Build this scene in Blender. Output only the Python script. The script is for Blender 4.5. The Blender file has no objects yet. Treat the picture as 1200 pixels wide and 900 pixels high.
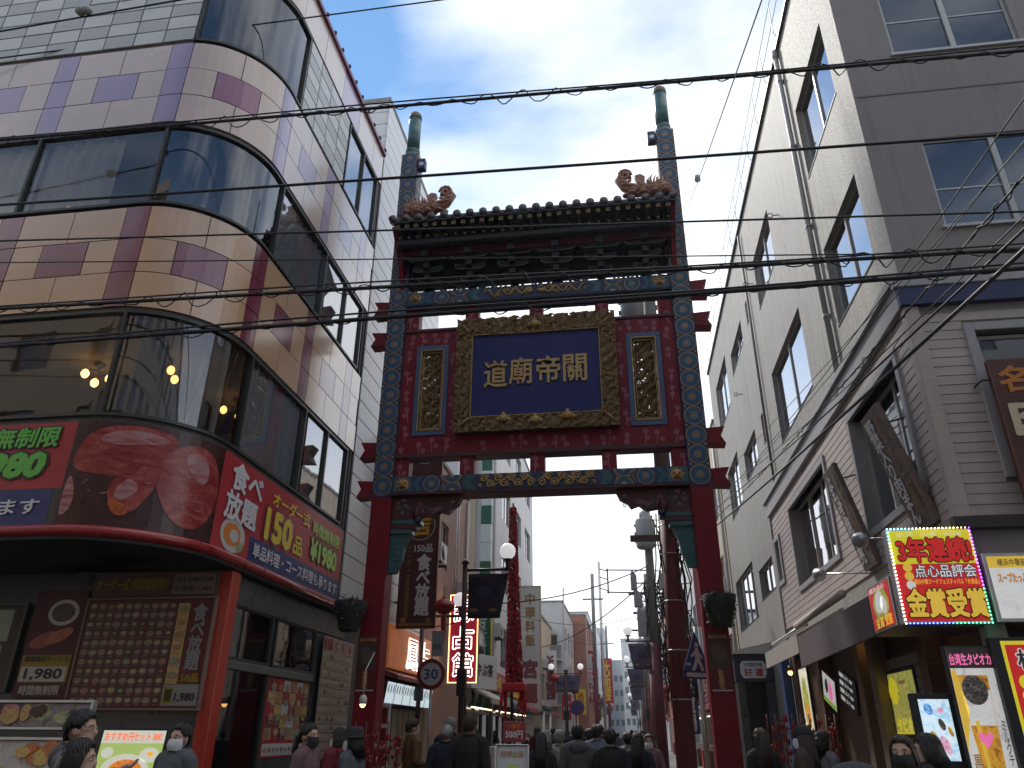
import bpy, bmesh, math, random
from mathutils import Vector, Matrix
R = math.radians
rnd = random.Random(7)
scene = bpy.context.scene

# ------------------------------------------------------------------ camera
cam_data = bpy.data.cameras.new('camera')
cam = bpy.data.objects.new('camera', cam_data)
scene.collection.objects.link(cam)
cam_data.sensor_width = 36.0
cam_data.lens = 26.25
cam_data.clip_start = 0.05
cam_data.clip_end = 3000
CAM_RIGHT = Vector((0.98964329, 0.1433888, 0.00676898))
CAM_DOWN = Vector((-0.05459503, 0.41957819, -0.9060759))
CAM_FWD = Vector((-0.13276125, 0.89632237, 0.42306105))
m = Matrix.Identity(4)
for i in range(3):
    m[i][0] = CAM_RIGHT[i]; m[i][1] = -CAM_DOWN[i]; m[i][2] = -CAM_FWD[i]
m.translation = (0, 0, 1.6)
cam.matrix_world = m
scene.camera = cam
scene.render.resolution_x, scene.render.resolution_y = 1024, 768

# ------------------------------------------------------------------ sky and sun
SUN_EL, SUN_AZ = 46.0, -30.0          # degrees; azimuth from +Y, positive to the right
world = bpy.data.worlds.new('World'); scene.world = world
world.use_nodes = True
nt = world.node_tree; nt.nodes.clear()
N = nt.nodes.new; Lk = nt.links.new
out = N('ShaderNodeOutputWorld'); bg = N('ShaderNodeBackground'); bg.inputs['Strength'].default_value = 0.15
sky = N('ShaderNodeTexSky'); sky.sky_type = 'NISHITA'; sky.sun_disc = False
sky.sun_elevation = R(SUN_EL); sky.sun_rotation = R(SUN_AZ)
sky.air_density = 1.0; sky.dust_density = 0.0; sky.ozone_density = 2.5
tc = N('ShaderNodeTexCoord')
sep = N('ShaderNodeSeparateXYZ'); Lk(tc.outputs['Generated'], sep.inputs[0])
# clouds lie on a flat layer high above: divide the direction by its height
zc = N('ShaderNodeMath'); zc.operation = 'MAXIMUM'; zc.inputs[1].default_value = 0.06; Lk(sep.outputs['Z'], zc.inputs[0])
dx = N('ShaderNodeMath'); dx.operation = 'DIVIDE'; Lk(sep.outputs['X'], dx.inputs[0]); Lk(zc.outputs[0], dx.inputs[1])
dy = N('ShaderNodeMath'); dy.operation = 'DIVIDE'; Lk(sep.outputs['Y'], dy.inputs[0]); Lk(zc.outputs[0], dy.inputs[1])
cmb = N('ShaderNodeCombineXYZ'); Lk(dx.outputs[0], cmb.inputs[0]); Lk(dy.outputs[0], cmb.inputs[1]); cmb.inputs[2].default_value = 0.0
mpg = N('ShaderNodeMapping'); mpg.inputs['Location'].default_value = (-2.2, 3.9, 0); mpg.inputs['Rotation'].default_value = (0, 0, 0.5); Lk(cmb.outputs[0], mpg.inputs[0])
cn = N('ShaderNodeTexNoise'); cn.inputs['Scale'].default_value = 0.62; cn.inputs['Detail'].default_value = 7; cn.inputs['Roughness'].default_value = 0.52
cn.inputs['Distortion'].default_value = 0.25; Lk(mpg.outputs[0], cn.inputs['Vector'])
cr = N('ShaderNodeValToRGB'); cr.color_ramp.elements[0].position = 0.455; cr.color_ramp.elements[1].position = 0.60; Lk(cn.outputs['Fac'], cr.inputs[0])
# thin cloud gets deeper where the line of sight is longer, towards the horizon
hz = N('ShaderNodeMapRange'); hz.inputs['From Min'].default_value = 0.26; hz.inputs['From Max'].default_value = 0.60
hz.inputs['To Min'].default_value = 1.0; hz.inputs['To Max'].default_value = 0.0; Lk(sep.outputs['Z'], hz.inputs[0])
mx = N('ShaderNodeMath'); mx.operation = 'MAXIMUM'; Lk(cr.outputs['Color'], mx.inputs[0]); Lk(hz.outputs[0], mx.inputs[1])
mix = N('ShaderNodeMixRGB'); Lk(mx.outputs[0], mix.inputs['Fac']); tint = N('ShaderNodeMixRGB'); tint.blend_type = 'MULTIPLY'; tint.inputs['Fac'].default_value = 1.0; tint.inputs['Color2'].default_value = (1.08, 1.26, 1.24, 1); Lk(sky.outputs['Color'], tint.inputs['Color1']); Lk(tint.outputs[0], mix.inputs['Color1'])
mix.inputs['Color2'].default_value = (8.9, 9.0, 9.15, 1)
Lk(mix.outputs[0], bg.inputs['Color']); Lk(bg.outputs[0], out.inputs['Surface'])

sun_data = bpy.data.lights.new('sun', 'SUN'); sun_data.energy = 2.8; sun_data.angle = R(8); sun_data.color = (1.0, 0.95, 0.87)
sun = bpy.data.objects.new('sun', sun_data); scene.collection.objects.link(sun)
sd = Vector((math.sin(R(SUN_AZ)) * math.cos(R(SUN_EL)), math.cos(R(SUN_AZ)) * math.cos(R(SUN_EL)), math.sin(R(SUN_EL))))
sun.rotation_euler = (-sd).to_track_quat('-Z', 'Y').to_euler()
sun.location = sd * 300

scene.view_settings.view_transform = 'Standard'; scene.view_settings.look = 'None'
scene.view_settings.gamma = 1.0; scene.view_settings.exposure = 0.12
scene.cycles.max_bounces = 6; scene.cycles.diffuse_bounces = 3; scene.cycles.glossy_bounces = 3
scene.cycles.transmission_bounces = 4; scene.cycles.transparent_max_bounces = 8
scene.cycles.use_denoising = True; scene.cycles.sample_clamp_indirect = 6.0
scene.cycles.caustics_reflective = False; scene.cycles.caustics_refractive = False

# ------------------------------------------------------------------ materials
MATS = {}
def mat(name, col, rough=0.6, metal=0.0, var=0.0, vscale=6.0, bump=0.0, bscale=60.0, coat=0.0, emit=0.0, spec=0.5, stretch=None, ecol=None, coat_ior=1.5, coat_rough=0.08):
    """procedural principled material: base colour with noise variation, optional relief"""
    if name in MATS: return MATS[name]
    M_ = bpy.data.materials.new(name); M_.use_nodes = True
    t = M_.node_tree; b = t.nodes['Principled BSDF']
    b.inputs['Base Color'].default_value = (*col, 1); b.inputs['Roughness'].default_value = rough
    b.inputs['Metallic'].default_value = metal; b.inputs['Specular IOR Level'].default_value = spec
    if coat: b.inputs['Coat Weight'].default_value = coat; b.inputs['Coat Roughness'].default_value = coat_rough; b.inputs['Coat IOR'].default_value = coat_ior
    if emit:
        b.inputs['Emission Color'].default_value = (*(ecol or col), 1); b.inputs['Emission Strength'].default_value = emit
    if var or bump:
        c = t.nodes.new('ShaderNodeTexCoord'); mp = t.nodes.new('ShaderNodeMapping'); t.links.new(c.outputs['Object'], mp.inputs[0])
        if stretch: mp.inputs['Scale'].default_value = stretch
    if var:
        n = t.nodes.new('ShaderNodeTexNoise'); n.inputs['Scale'].default_value = vscale; n.inputs['Detail'].default_value = 6; n.inputs['Roughness'].default_value = 0.62
        t.links.new(mp.outputs[0], n.inputs['Vector'])
        r = t.nodes.new('ShaderNodeValToRGB'); r.color_ramp.elements[0].position = 0.3; r.color_ramp.elements[1].position = 0.72
        lo = tuple(max(0, x * (1 - var)) for x in col); hi = tuple(min(1, x * (1 + var)) for x in col)
        r.color_ramp.elements[0].color = (*lo, 1); r.color_ramp.elements[1].color = (*hi, 1)
        t.links.new(n.outputs['Fac'], r.inputs[0]); t.links.new(r.outputs[0], b.inputs['Base Color'])
        if emit and not ecol: t.links.new(r.outputs[0], b.inputs['Emission Color'])
        rm = t.nodes.new('ShaderNodeMapRange'); rm.inputs['To Min'].default_value = max(0.02, rough - 0.12); rm.inputs['To Max'].default_value = min(1, rough + 0.12)
        t.links.new(n.outputs['Fac'], rm.inputs[0]); t.links.new(rm.outputs[0], b.inputs['Roughness'])
    if bump:
        n2 = t.nodes.new('ShaderNodeTexNoise'); n2.inputs['Scale'].default_value = bscale; n2.inputs['Detail'].default_value = 4
        t.links.new(mp.outputs[0], n2.inputs['Vector'])
        bp = t.nodes.new('ShaderNodeBump'); bp.inputs['Strength'].default_value = bump; bp.inputs['Distance'].default_value = 0.02
        t.links.new(n2.outputs['Fac'], bp.inputs['Height']); t.links.new(bp.outputs[0], b.inputs['Normal'])
    MATS[name] = M_
    return M_

def food(name, cols, scale=14.0, emit=0.0, rough=0.45, dist=1.2, detail=7, stretch=None):
    """printed food photograph: patches of several colours mixed by a distorted noise"""
    if name in MATS: return MATS[name]
    M_ = bpy.data.materials.new(name); M_.use_nodes = True; t = M_.node_tree; b = t.nodes['Principled BSDF']; b.inputs['Roughness'].default_value = rough
    c = t.nodes.new('ShaderNodeTexCoord'); n = t.nodes.new('ShaderNodeTexNoise'); n.inputs['Scale'].default_value = scale; n.inputs['Detail'].default_value = detail; n.inputs['Roughness'].default_value = 0.68; n.inputs['Distortion'].default_value = dist
    mp = t.nodes.new('ShaderNodeMapping'); mp.inputs['Scale'].default_value = stretch or (1, 1, 1); t.links.new(c.outputs['Object'], mp.inputs[0]); t.links.new(mp.outputs[0], n.inputs['Vector']); r = t.nodes.new('ShaderNodeValToRGB'); e = r.color_ramp.elements
    while len(e) < len(cols): e.new(0.5)
    for i, q_ in enumerate(cols): e[i].position = 0.30 + 0.42 * i / (len(cols) - 1); e[i].color = (*q_, 1)
    t.links.new(n.outputs['Fac'], r.inputs[0]); t.links.new(r.outputs[0], b.inputs['Base Color'])
    if emit: t.links.new(r.outputs[0], b.inputs['Emission Color']); b.inputs['Emission Strength'].default_value = emit
    MATS[name] = M_
    return M_

def weathered(M_, col_dirt=(0.08, 0.07, 0.06), amount=0.35, scale=(0.9, 0.9, 0.12)):
    """rain streaks and grime with a shape of their own, laid over the base colour"""
    t = M_.node_tree; b = t.nodes['Principled BSDF']
    c = t.nodes.new('ShaderNodeTexCoord'); mp = t.nodes.new('ShaderNodeMapping'); mp.inputs['Scale'].default_value = scale
    t.links.new(c.outputs['Object'], mp.inputs[0])
    n = t.nodes.new('ShaderNodeTexNoise'); n.inputs['Scale'].default_value = 3.2; n.inputs['Detail'].default_value = 8; n.inputs['Roughness'].default_value = 0.7
    t.links.new(mp.outputs[0], n.inputs['Vector'])
    r = t.nodes.new('ShaderNodeMapRange'); r.inputs['From Min'].default_value = 0.48; r.inputs['From Max'].default_value = 0.78; r.inputs['To Max'].default_value = amount
    t.links.new(n.outputs['Fac'], r.inputs[0])
    mx_ = t.nodes.new('ShaderNodeMixRGB'); t.links.new(r.outputs[0], mx_.inputs['Fac'])
    src = b.inputs['Base Color']
    if src.is_linked: t.links.new(src.links[0].from_socket, mx_.inputs['Color1'])
    else: mx_.inputs['Color1'].default_value = src.default_value
    mx_.inputs['Color2'].default_value = (*col_dirt, 1)
    t.links.new(mx_.outputs[0], b.inputs['Base Color'])
    return M_

def glass(name, tint=(0.55, 0.6, 0.62), refl=0.12, rough=0.02, wave=0.0):
    """window pane: see-through with a Fresnel reflection, never refracting"""
    if name in MATS: return MATS[name]
    M_ = bpy.data.materials.new(name); M_.use_nodes = True
    t = M_.node_tree; t.nodes.clear()
    o = t.nodes.new('ShaderNodeOutputMaterial'); mixs = t.nodes.new('ShaderNodeMixShader')
    tr = t.nodes.new('ShaderNodeBsdfTransparent'); tr.inputs[0].default_value = (*tint, 1)
    g = t.nodes.new('ShaderNodeBsdfGlossy'); g.inputs['Roughness'].default_value = rough; g.inputs['Color'].default_value = (0.93, 0.95, 1, 1)
    fr = t.nodes.new('ShaderNodeFresnel'); fr.inputs['IOR'].default_value = 1.55
    ad = t.nodes.new('ShaderNodeMath'); ad.operation = 'ADD'; ad.inputs[1].default_value = refl; ad.use_clamp = True
    t.links.new(fr.outputs[0], ad.inputs[0]); t.links.new(ad.outputs[0], mixs.inputs[0])
    t.links.new(tr.outputs[0], mixs.inputs[1]); t.links.new(g.outputs[0], mixs.inputs[2]); t.links.new(mixs.outputs[0], o.inputs[0])
    if wave:
        c = t.nodes.new('ShaderNodeTexCoord'); n = t.nodes.new('ShaderNodeTexNoise'); n.inputs['Scale'].default_value = 1.3
        t.links.new(c.outputs['Object'], n.inputs['Vector']); bp = t.nodes.new('ShaderNodeBump'); bp.inputs['Strength'].default_value = wave; bp.inputs['Distance'].default_value = 0.05
        t.links.new(n.outputs['Fac'], bp.inputs['Height']); t.links.new(bp.outputs[0], g.inputs['Normal']); t.links.new(bp.outputs[0], fr.inputs['Normal'])
    MATS[name] = M_
    return M_

# ------------------------------------------------------------------ mesh building
COL = scene.collection
class MB:
    """collects shapes; build() links them as ONE mesh object"""
    def __init__(s): s.v = []; s.f = []; s.mi = []; s.mats = []; s.smooth = []
    def slot(s, m_):
        if m_ not in s.mats: s.mats.append(m_)
        return s.mats.index(m_)
    def add(s, verts, faces, m_, smooth=False):
        o = len(s.v); s.v.extend([tuple(p) for p in verts]); k = s.slot(m_)
        for f in faces: s.f.append(tuple(i + o for i in f)); s.mi.append(k); s.smooth.append(smooth)
        return s
    def box(s, a, b, m_, bev=0.0):
        (x0, y0, z0), (x1, y1, z1) = a, b
        x0, x1 = min(x0, x1), max(x0, x1); y0, y1 = min(y0, y1), max(y0, y1); z0, z1 = min(z0, z1), max(z0, z1)
        e = min(bev, 0.45 * min(x1 - x0, y1 - y0, z1 - z0))
        if e <= 0:
            vs = [(x, y, z) for z in (z0, z1) for y in (y0, y1) for x in (x0, x1)]
            return s.add(vs, [(0, 2, 3, 1), (4, 5, 7, 6), (0, 1, 5, 4), (2, 6, 7, 3), (0, 4, 6, 2), (1, 3, 7, 5)], m_)
        vs = []; idx = {}
        for k, (X, Y, Z) in enumerate([(x, y, z) for z in (0, 1) for y in (0, 1) for x in (0, 1)]):
            cx, cy, cz = (x0, x1)[X], (y0, y1)[Y], (z0, z1)[Z]
            sx, sy, sz = (1, -1)[X], (1, -1)[Y], (1, -1)[Z]
            for ax in range(3):
                p = [cx + sx * e, cy + sy * e, cz + sz * e]; p[ax] = (cx, cy, cz)[ax]
                idx[(X, Y, Z, ax)] = len(vs); vs.append(tuple(p))
        F_ = []
        for ax in range(3):
            for d in (0, 1):
                o1, o2 = [i for i in range(3) if i != ax]
                q = []
                for (u, w) in ((0, 0), (1, 0), (1, 1), (0, 1)):
                    c = [0, 0, 0]; c[ax] = d; c[o1] = u; c[o2] = w; q.append(idx[(*c, ax)])
                flip = (d == 0) ^ (ax == 1)
                F_.append(tuple(reversed(q)) if flip else tuple(q))
        for ax in range(3):
            o1, o2 = [i for i in range(3) if i != ax]
            for u in (0, 1):
                for w in (0, 1):
                    c0 = [0, 0, 0]; c0[o1] = u; c0[o2] = w; c1 = list(c0); c1[ax] = 1
                    F_.append((idx[(*c0, o1)], idx[(*c1, o1)], idx[(*c1, o2)], idx[(*c0, o2)]))
        for X in (0, 1):
            for Y in (0, 1):
                for Z in (0, 1): F_.append((idx[(X, Y, Z, 0)], idx[(X, Y, Z, 1)], idx[(X, Y, Z, 2)]))
        return s.add(vs, F_, m_)
    def tube(s, pts, r, m_, n=8, cap=True, smooth=True):
        """tube along points; r a number or one per point"""
        pts = [Vector(p) for p in pts]; k = len(pts)
        rs = r if isinstance(r, (list, tuple)) else [r] * k
        vs = []; F_ = []; up = None
        for i, p in enumerate(pts):
            d = (pts[min(i + 1, k - 1)] - pts[max(i - 1, 0)]).normalized()
            if up is None: up = Vector((0, 0, 1)) if abs(d.z) < 0.9 else Vector((1, 0, 0))
            a = d.cross(up).normalized(); b = a.cross(d).normalized(); up = b
            for j in range(n):
                t = 2 * math.pi * j / n; vs.append(p + a * (math.cos(t) * rs[i]) + b * (math.sin(t) * rs[i]))
        for i in range(k - 1):
            for j in range(n): F_.append((i * n + j, i * n + (j + 1) % n, (i + 1) * n + (j + 1) % n, (i + 1) * n + j))
        if cap: F_.append(tuple(range(n - 1, -1, -1))); F_.append(tuple((k - 1) * n + j for j in range(n)))
        return s.add(vs, F_, m_, smooth)
    def lathe(s, prof, c, m_, n=16, axis='z', smooth=True):
        """profile of (radius, height) about an axis through c"""
        vs = []; F_ = []; c = Vector(c)
        for (r, h) in prof:
            for j in range(n):
                t = 2 * math.pi * j / n; q = (math.cos(t) * r, math.sin(t) * r, h)
                if axis == 'y': q = (q[0], h, q[1])
                if axis == 'x': q = (h, q[0], q[1])
                vs.append(c + Vector(q))
        k = len(prof)
        for i in range(k - 1):
            for j in range(n): F_.append((i * n + j, i * n + (j + 1) % n, (i + 1) * n + (j + 1) % n, (i + 1) * n + j))
        F_.append(tuple(range(n - 1, -1, -1))); F_.append(tuple((k - 1) * n + j for j in range(n)))
        return s.add(vs, F_, m_, smooth)
    def ball(s, c, r, m_, n=14, sc=(1, 1, 1)):
        prof = [(max(1e-3, math.sin(math.pi * i / 8)) * r, -math.cos(math.pi * i / 8) * r) for i in range(9)]
        o = len(s.v); s.lathe(prof, (0, 0, 0), m_, n)
        for i in range(o, len(s.v)):
            p = s.v[i]; s.v[i] = (c[0] + p[0] * sc[0], c[1] + p[1] * sc[1], c[2] + p[2] * sc[2])
        return s
    def prism(s, poly, a, b, m_, plane='xz'):
        """polygon extruded from a to b along the missing axis"""
        def P(u, w, t): return {'xz': (u, t, w), 'xy': (u, w, t), 'yz': (t, u, w)}[plane]
        n = len(poly); vs = [P(u, w, a) for u, w in poly] + [P(u, w, b) for u, w in poly]
        F_ = [tuple(range(n)), tuple(range(2 * n - 1, n - 1, -1))] + [(i, i + n, (i + 1) % n + n, (i + 1) % n) for i in range(n)]
        return s.add(vs, F_, m_)
    def build(s, name, parent=None, loc=None, rot=None, mw=None, fix=False):
        me = bpy.data.meshes.new(name); me.from_pydata(s.v, [], s.f)
        for m_ in s.mats: me.materials.append(m_)
        me.polygons.foreach_set('material_index', s.mi); me.polygons.foreach_set('use_smooth', s.smooth)
        if fix:
            bm = bmesh.new(); bm.from_mesh(me); bmesh.ops.recalc_face_normals(bm, faces=bm.faces); bm.to_mesh(me); bm.free()
        me.update()
        o = bpy.data.objects.new(name, me); COL.objects.link(o)
        if parent is not None: o.parent = parent
        if loc is not None: o.location = loc
        if rot is not None: o.rotation_euler = rot
        if mw is not None: o.matrix_basis = mw
        return o

def tag(o, label, cat, group=None):
    o['label'] = label; o['category'] = cat
    if group: o['group'] = group
    return o
def thing(name, label, cat, loc=(0, 0, 0), rz=0.0, group=None):
    o = bpy.data.objects.new(name, None); COL.objects.link(o); o.empty_display_size = 0.2
    o.location = loc; o.rotation_euler = (0, 0, rz)
    return tag(o, label, cat, group)
def holder(name, parent, loc=(0, 0, 0), rz=0.0):
    o = bpy.data.objects.new(name, None); COL.objects.link(o); o.parent = parent; o.location = loc; o.rotation_euler = (0, 0, rz); o.empty_display_size = 0.1
    return o
def setting(o): o['kind'] = 'structure'; return o
def copy_tree(o, parent=None):
    c = o.copy(); COL.objects.link(c)
    if parent is not None: c.parent = parent
    for ch in list(o.children): copy_tree(ch, c)
    return c
def frame(p, u, v=(0, 0, 1)):
    """matrix whose X is u, Y is v and Z their normal, at p"""
    u = Vector(u).normalized(); v = Vector(v).normalized(); w = u.cross(v).normalized(); v = w.cross(u)
    M_ = Matrix.Identity(4)
    for i in range(3): M_[i][0] = u[i]; M_[i][1] = v[i]; M_[i][2] = w[i]
    M_.translation = p
    return M_

# text: every distinct string is meshed once, centred and 1 x 1 in size
TXT = {}
def text_shape(body, bold=0.0, vertical=False):
    key = (body, vertical)
    if key in TXT: return TXT[key]
    cu = bpy.data.curves.new('lettering', 'FONT')
    cu.body = '\n'.join(body) if vertical else body
    cu.align_x = 'CENTER'; cu.resolution_u = 2; cu.space_line = 0.86
    ob = bpy.data.objects.new('lettering', cu); COL.objects.link(ob)
    dg = bpy.context.evaluated_depsgraph_get(); me = bpy.data.meshes.new_from_object(ob.evaluated_get(dg))
    vs = [tuple(v.co) for v in me.vertices]; fs = [tuple(p.vertices) for p in me.polygons]
    bpy.data.objects.remove(ob); bpy.data.curves.remove(cu); bpy.data.meshes.remove(me)
    x0 = min(v[0] for v in vs); x1 = max(v[0] for v in vs); y0 = min(v[1] for v in vs); y1 = max(v[1] for v in vs)
    vs = [((v[0] - x0) / (x1 - x0) - 0.5, (v[1] - y0) / (y1 - y0) - 0.5) for v in vs]
    TXT[key] = (vs, fs, (x1 - x0), (y1 - y0))
    return TXT[key]

class Board:
    """a flat sign in its own frame: u to the right, v up, w towards the viewer; layers 3 mm apart"""
    def __init__(s, mw): s.mw = mw; s.back = MB(); s.pr = MB(); s.lt = MB(); s.lts = []
    def slab(s, u0, v0, u1, v1, m_, d=0.06, bev=0.006): s.back.box((u0, v0, -d), (u1, v1, 0), m_, bev); return s
    def rim(s, u0, v0, u1, v1, m_, t=0.03, h=0.02):
        for a, b in (((u0 - t, v0 - t), (u1 + t, v0)), ((u0 - t, v1), (u1 + t, v1 + t)), ((u0 - t, v0), (u0, v1)), ((u1, v0), (u1 + t, v1))):
            s.back.box((a[0], a[1], -0.06), (b[0], b[1], h), m_, 0.004)
        return s
    def rect(s, u0, v0, u1, v1, m_, k=1):
        w = 0.003 * k; s.pr.add([(u0, v0, w), (u1, v0, w), (u1, v1, w), (u0, v1, w)], [(0, 1, 2, 3)], m_); return s
    def poly(s, pts, m_, k=1): s.pr.add([(u, v, 0.003 * k) for u, v in pts], [tuple(range(len(pts)))], m_); return s
    def ell(s, u, v, a, b, m_, k=2, n=18, rot=0.0):
        c_, s_ = math.cos(rot), math.sin(rot)
        return s.poly([(u + a * math.cos(2 * math.pi * i / n) * c_ - b * math.sin(2 * math.pi * i / n) * s_, v + a * math.cos(2 * math.pi * i / n) * s_ + b * math.sin(2 * math.pi * i / n) * c_) for i in range(n)], m_, k)
    def text(s, body, u, v, w, h, m_, k=4, bold=0.02, vertical=False, slant=0.0, ring=8, same=False):
        if s.lt.v and not same: s.lts.append(s.lt); s.lt = MB()          # one mesh for each line of writing
        """strokes are thickened by laying the same shape several times around its place, each a hair further out"""
        vs, fs, W, H = text_shape(body, 0, vertical)
        eu, ev = w / W, h / H                                   # one em in board units
        n = 0 if bold <= 0 else (4 if bold < 0.03 else ring)
        offs = [(0, 0)] + [(bold * math.cos(2 * math.pi * i / n + 0.4), bold * math.sin(2 * math.pi * i / n + 0.4)) for i in range(n)]
        for q, (a, b) in enumerate(offs):
            s.lt.add([(u + p[0] * w + slant * p[1] * h + a * eu, v + p[1] * h + b * ev, 0.003 * k + 0.0003 * q) for p in vs], fs, m_)
        return s
    def outlined(s, body, u, v, w, h, m_in, m_out, k=4, bold=0.02, edge=0.05, **kw):
        s.text(body, u, v, w, h, m_out, k, bold + edge, **kw); return s.text(body, u, v, w, h, m_in, k + 1.2, bold, same=True, **kw)
    def done(s, root):
        """root: the sign's own Empty (placed with the board's frame); builds its parts"""
        root.matrix_basis = s.mw
        if s.back.v: s.back.build('backing', root)
        if s.pr.v: s.pr.build('print', root)
        for l_ in s.lts + [s.lt]:
            if l_.v: l_.build('lettering', root)
        return root

def wall_grid(mb, u0, u1, v0, v1, holes, P, m_, depth=0.2, rev=None):
    """flat wall with rectangular openings; P(u, v, d) maps to space, d into the wall; reveals are built"""
    us = sorted({u0, u1, *[h[0] for h in holes], *[h[2] for h in holes]}); vs = sorted({v0, v1, *[h[1] for h in holes], *[h[3] for h in holes]})
    us = [u for u in us if u0 <= u <= u1]; vs = [v for v in vs if v0 <= v <= v1]
    for i in range(len(us) - 1):
        for j in range(len(vs) - 1):
            cu, cv = (us[i] + us[i + 1]) / 2, (vs[j] + vs[j + 1]) / 2
            if any(h[0] < cu < h[2] and h[1] < cv < h[3] for h in holes): continue
            mb.add([P(us[i], vs[j], 0), P(us[i + 1], vs[j], 0), P(us[i + 1], vs[j + 1], 0), P(us[i], vs[j + 1], 0)], [(0, 1, 2, 3)], m_)
    for (a, b, c, d) in holes:
        q = [(a, b), (c, b), (c, d), (a, d)]
        for i in range(4):
            p, r = q[i], q[(i + 1) % 4]
            mb.add([P(*p, 0), P(*p, depth), P(*r, depth), P(*r, 0)], [(0, 1, 2, 3)], rev or m_)
# ================================================================== palette
asphalt = mat('asphalt', (0.05, 0.05, 0.052), 0.85, var=0.3, vscale=3, bump=0.3, bscale=120)
paving = mat('paving', (0.16, 0.15, 0.14), 0.8, var=0.25, vscale=2.5, bump=0.2, bscale=80)
kerbstone = mat('kerbstone', (0.26, 0.25, 0.24), 0.8, var=0.2, vscale=5)
peach = mat('peach_panel', (0.58, 0.355, 0.20), 0.24, var=0.10, vscale=0.9, coat=1.0, coat_ior=1.75, coat_rough=0.22)
pinkbeige = mat('pink_beige_panel', (0.60, 0.45, 0.37), 0.24, var=0.08, vscale=0.9, coat=1.0, coat_ior=1.75, coat_rough=0.22)
lilac = mat('lilac_panel', (0.33, 0.22, 0.36), 0.24, var=0.10, vscale=1.2, coat=1.0, coat_ior=1.75, coat_rough=0.22)
maroon = mat('maroon_panel', (0.20, 0.028, 0.055), 0.22, var=0.15, vscale=1.2, coat=1.0, coat_ior=1.75, coat_rough=0.22)
magenta = mat('magenta_panel', (0.22, 0.018, 0.10), 0.2, var=0.1, vscale=1.2, coat=1.0, coat_ior=1.75, coat_rough=0.22)
purple_edge = mat('purple_edge', (0.16, 0.02, 0.09), 0.35)
joint = mat('joint_grey', (0.10, 0.09, 0.09), 0.8)
alu_dark = mat('dark_aluminium', (0.055, 0.056, 0.05), 0.4, metal=0.4)
alu = mat('aluminium', (0.5, 0.5, 0.5), 0.35, metal=0.7, var=0.1)
white_tile = mat('white_tile', (0.62, 0.63, 0.62), 0.3, var=0.06, vscale=1)
grey_tile = mat('grey_tile', (0.47, 0.48, 0.47), 0.3, var=0.06, vscale=1)
room_white = mat('room_plaster', (0.35, 0.34, 0.31), 0.8, var=0.08)
room_dark = mat('room_brown', (0.10, 0.075, 0.06), 0.7, var=0.2)
black = mat('black_paint', (0.015, 0.015, 0.016), 0.5)
white = mat('white_paint', (0.72, 0.72, 0.70), 0.5, var=0.05)
red_tube = mat('red_enamel', (0.30, 0.015, 0.015), 0.3, var=0.12, coat=0.3)
red_print = mat('red_print', (0.42, 0.022, 0.03), 0.4, var=0.12, vscale=2)
navy_print = mat('navy_print', (0.025, 0.03, 0.15), 0.4, var=0.1)
green_print = mat('green_print', (0.13, 0.50, 0.06), 0.4)
yellow_print = mat('yellow_print', (0.75, 0.55, 0.03), 0.4)
lime_print = mat('lime_print', (0.45, 0.62, 0.10), 0.4)
white_print = mat('white_print', (0.68, 0.68, 0.70), 0.4)
orange_print = mat('orange_print', (0.70, 0.20, 0.02), 0.4)
fish_red = food('fish_red', [(.12, .008, .012), (.24, .02, .022), (.32, .04, .035), (.40, .10, .085), (.22, .018, .02)], 2.6, dist=1.0, detail=7, rough=.25, stretch=(1, 1, 2.6))
fish_pale = food('fish_pale', [(.26, .045, .045), (.36, .10, .10), (.42, .19, .19), (.40, .26, .29), (.28, .06, .06)], 3.4, dist=.8, detail=8, rough=.25, stretch=(1, 1, 5))
fish_orange = mat('fish_orange', (0.45, 0.10, 0.03), 0.3, var=0.3, vscale=8)
fish_dark = mat('fish_dark', (0.05, 0.012, 0.014), 0.3, var=0.4, vscale=5)
dish_white = mat('dish_white', (0.55, 0.53, 0.50), 0.4)
dish_brown = food('dish_brown', [(.05, .02, .01), (.30, .13, .04), (.50, .30, .10), (.20, .22, .06), (.55, .45, .3)], 22)
dish_green = food('dish_green', [(.03, .06, .01), (.12, .24, .04), (.45, .42, .25), (.10, .15, .03), (.5, .2, .05)], 22)
dish_red = food('dish_red', [(.10, .01, .01), (.42, .06, .02), (.60, .22, .06), (.30, .04, .02), (.6, .5, .3)], 22)
dish_gold = food('dish_gold', [(.15, .07, .01), (.50, .28, .06), (.65, .48, .16), (.35, .14, .03), (.65, .55, .4)], 22)
DISH = [dish_brown, dish_green, dish_red, dish_gold, dish_brown]
glass_front = glass('window_glass_front', (0.86, 0.88, 0.88), 0.03, wave=0.05)
glass_side = glass('window_glass_side', (0.86, 0.88, 0.90), 0.26, wave=0.03)
glass_dark = glass('window_glass_dark', (0.42, 0.44, 0.46), 0.08, wave=0.05)
bulb_warm = mat('bulb_warm', (1.0, 0.52, 0.16), 0.3, emit=4.5)
bulb_white = mat('bulb_white', (1.0, 0.95, 0.85), 0.3, emit=6.0)

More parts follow.
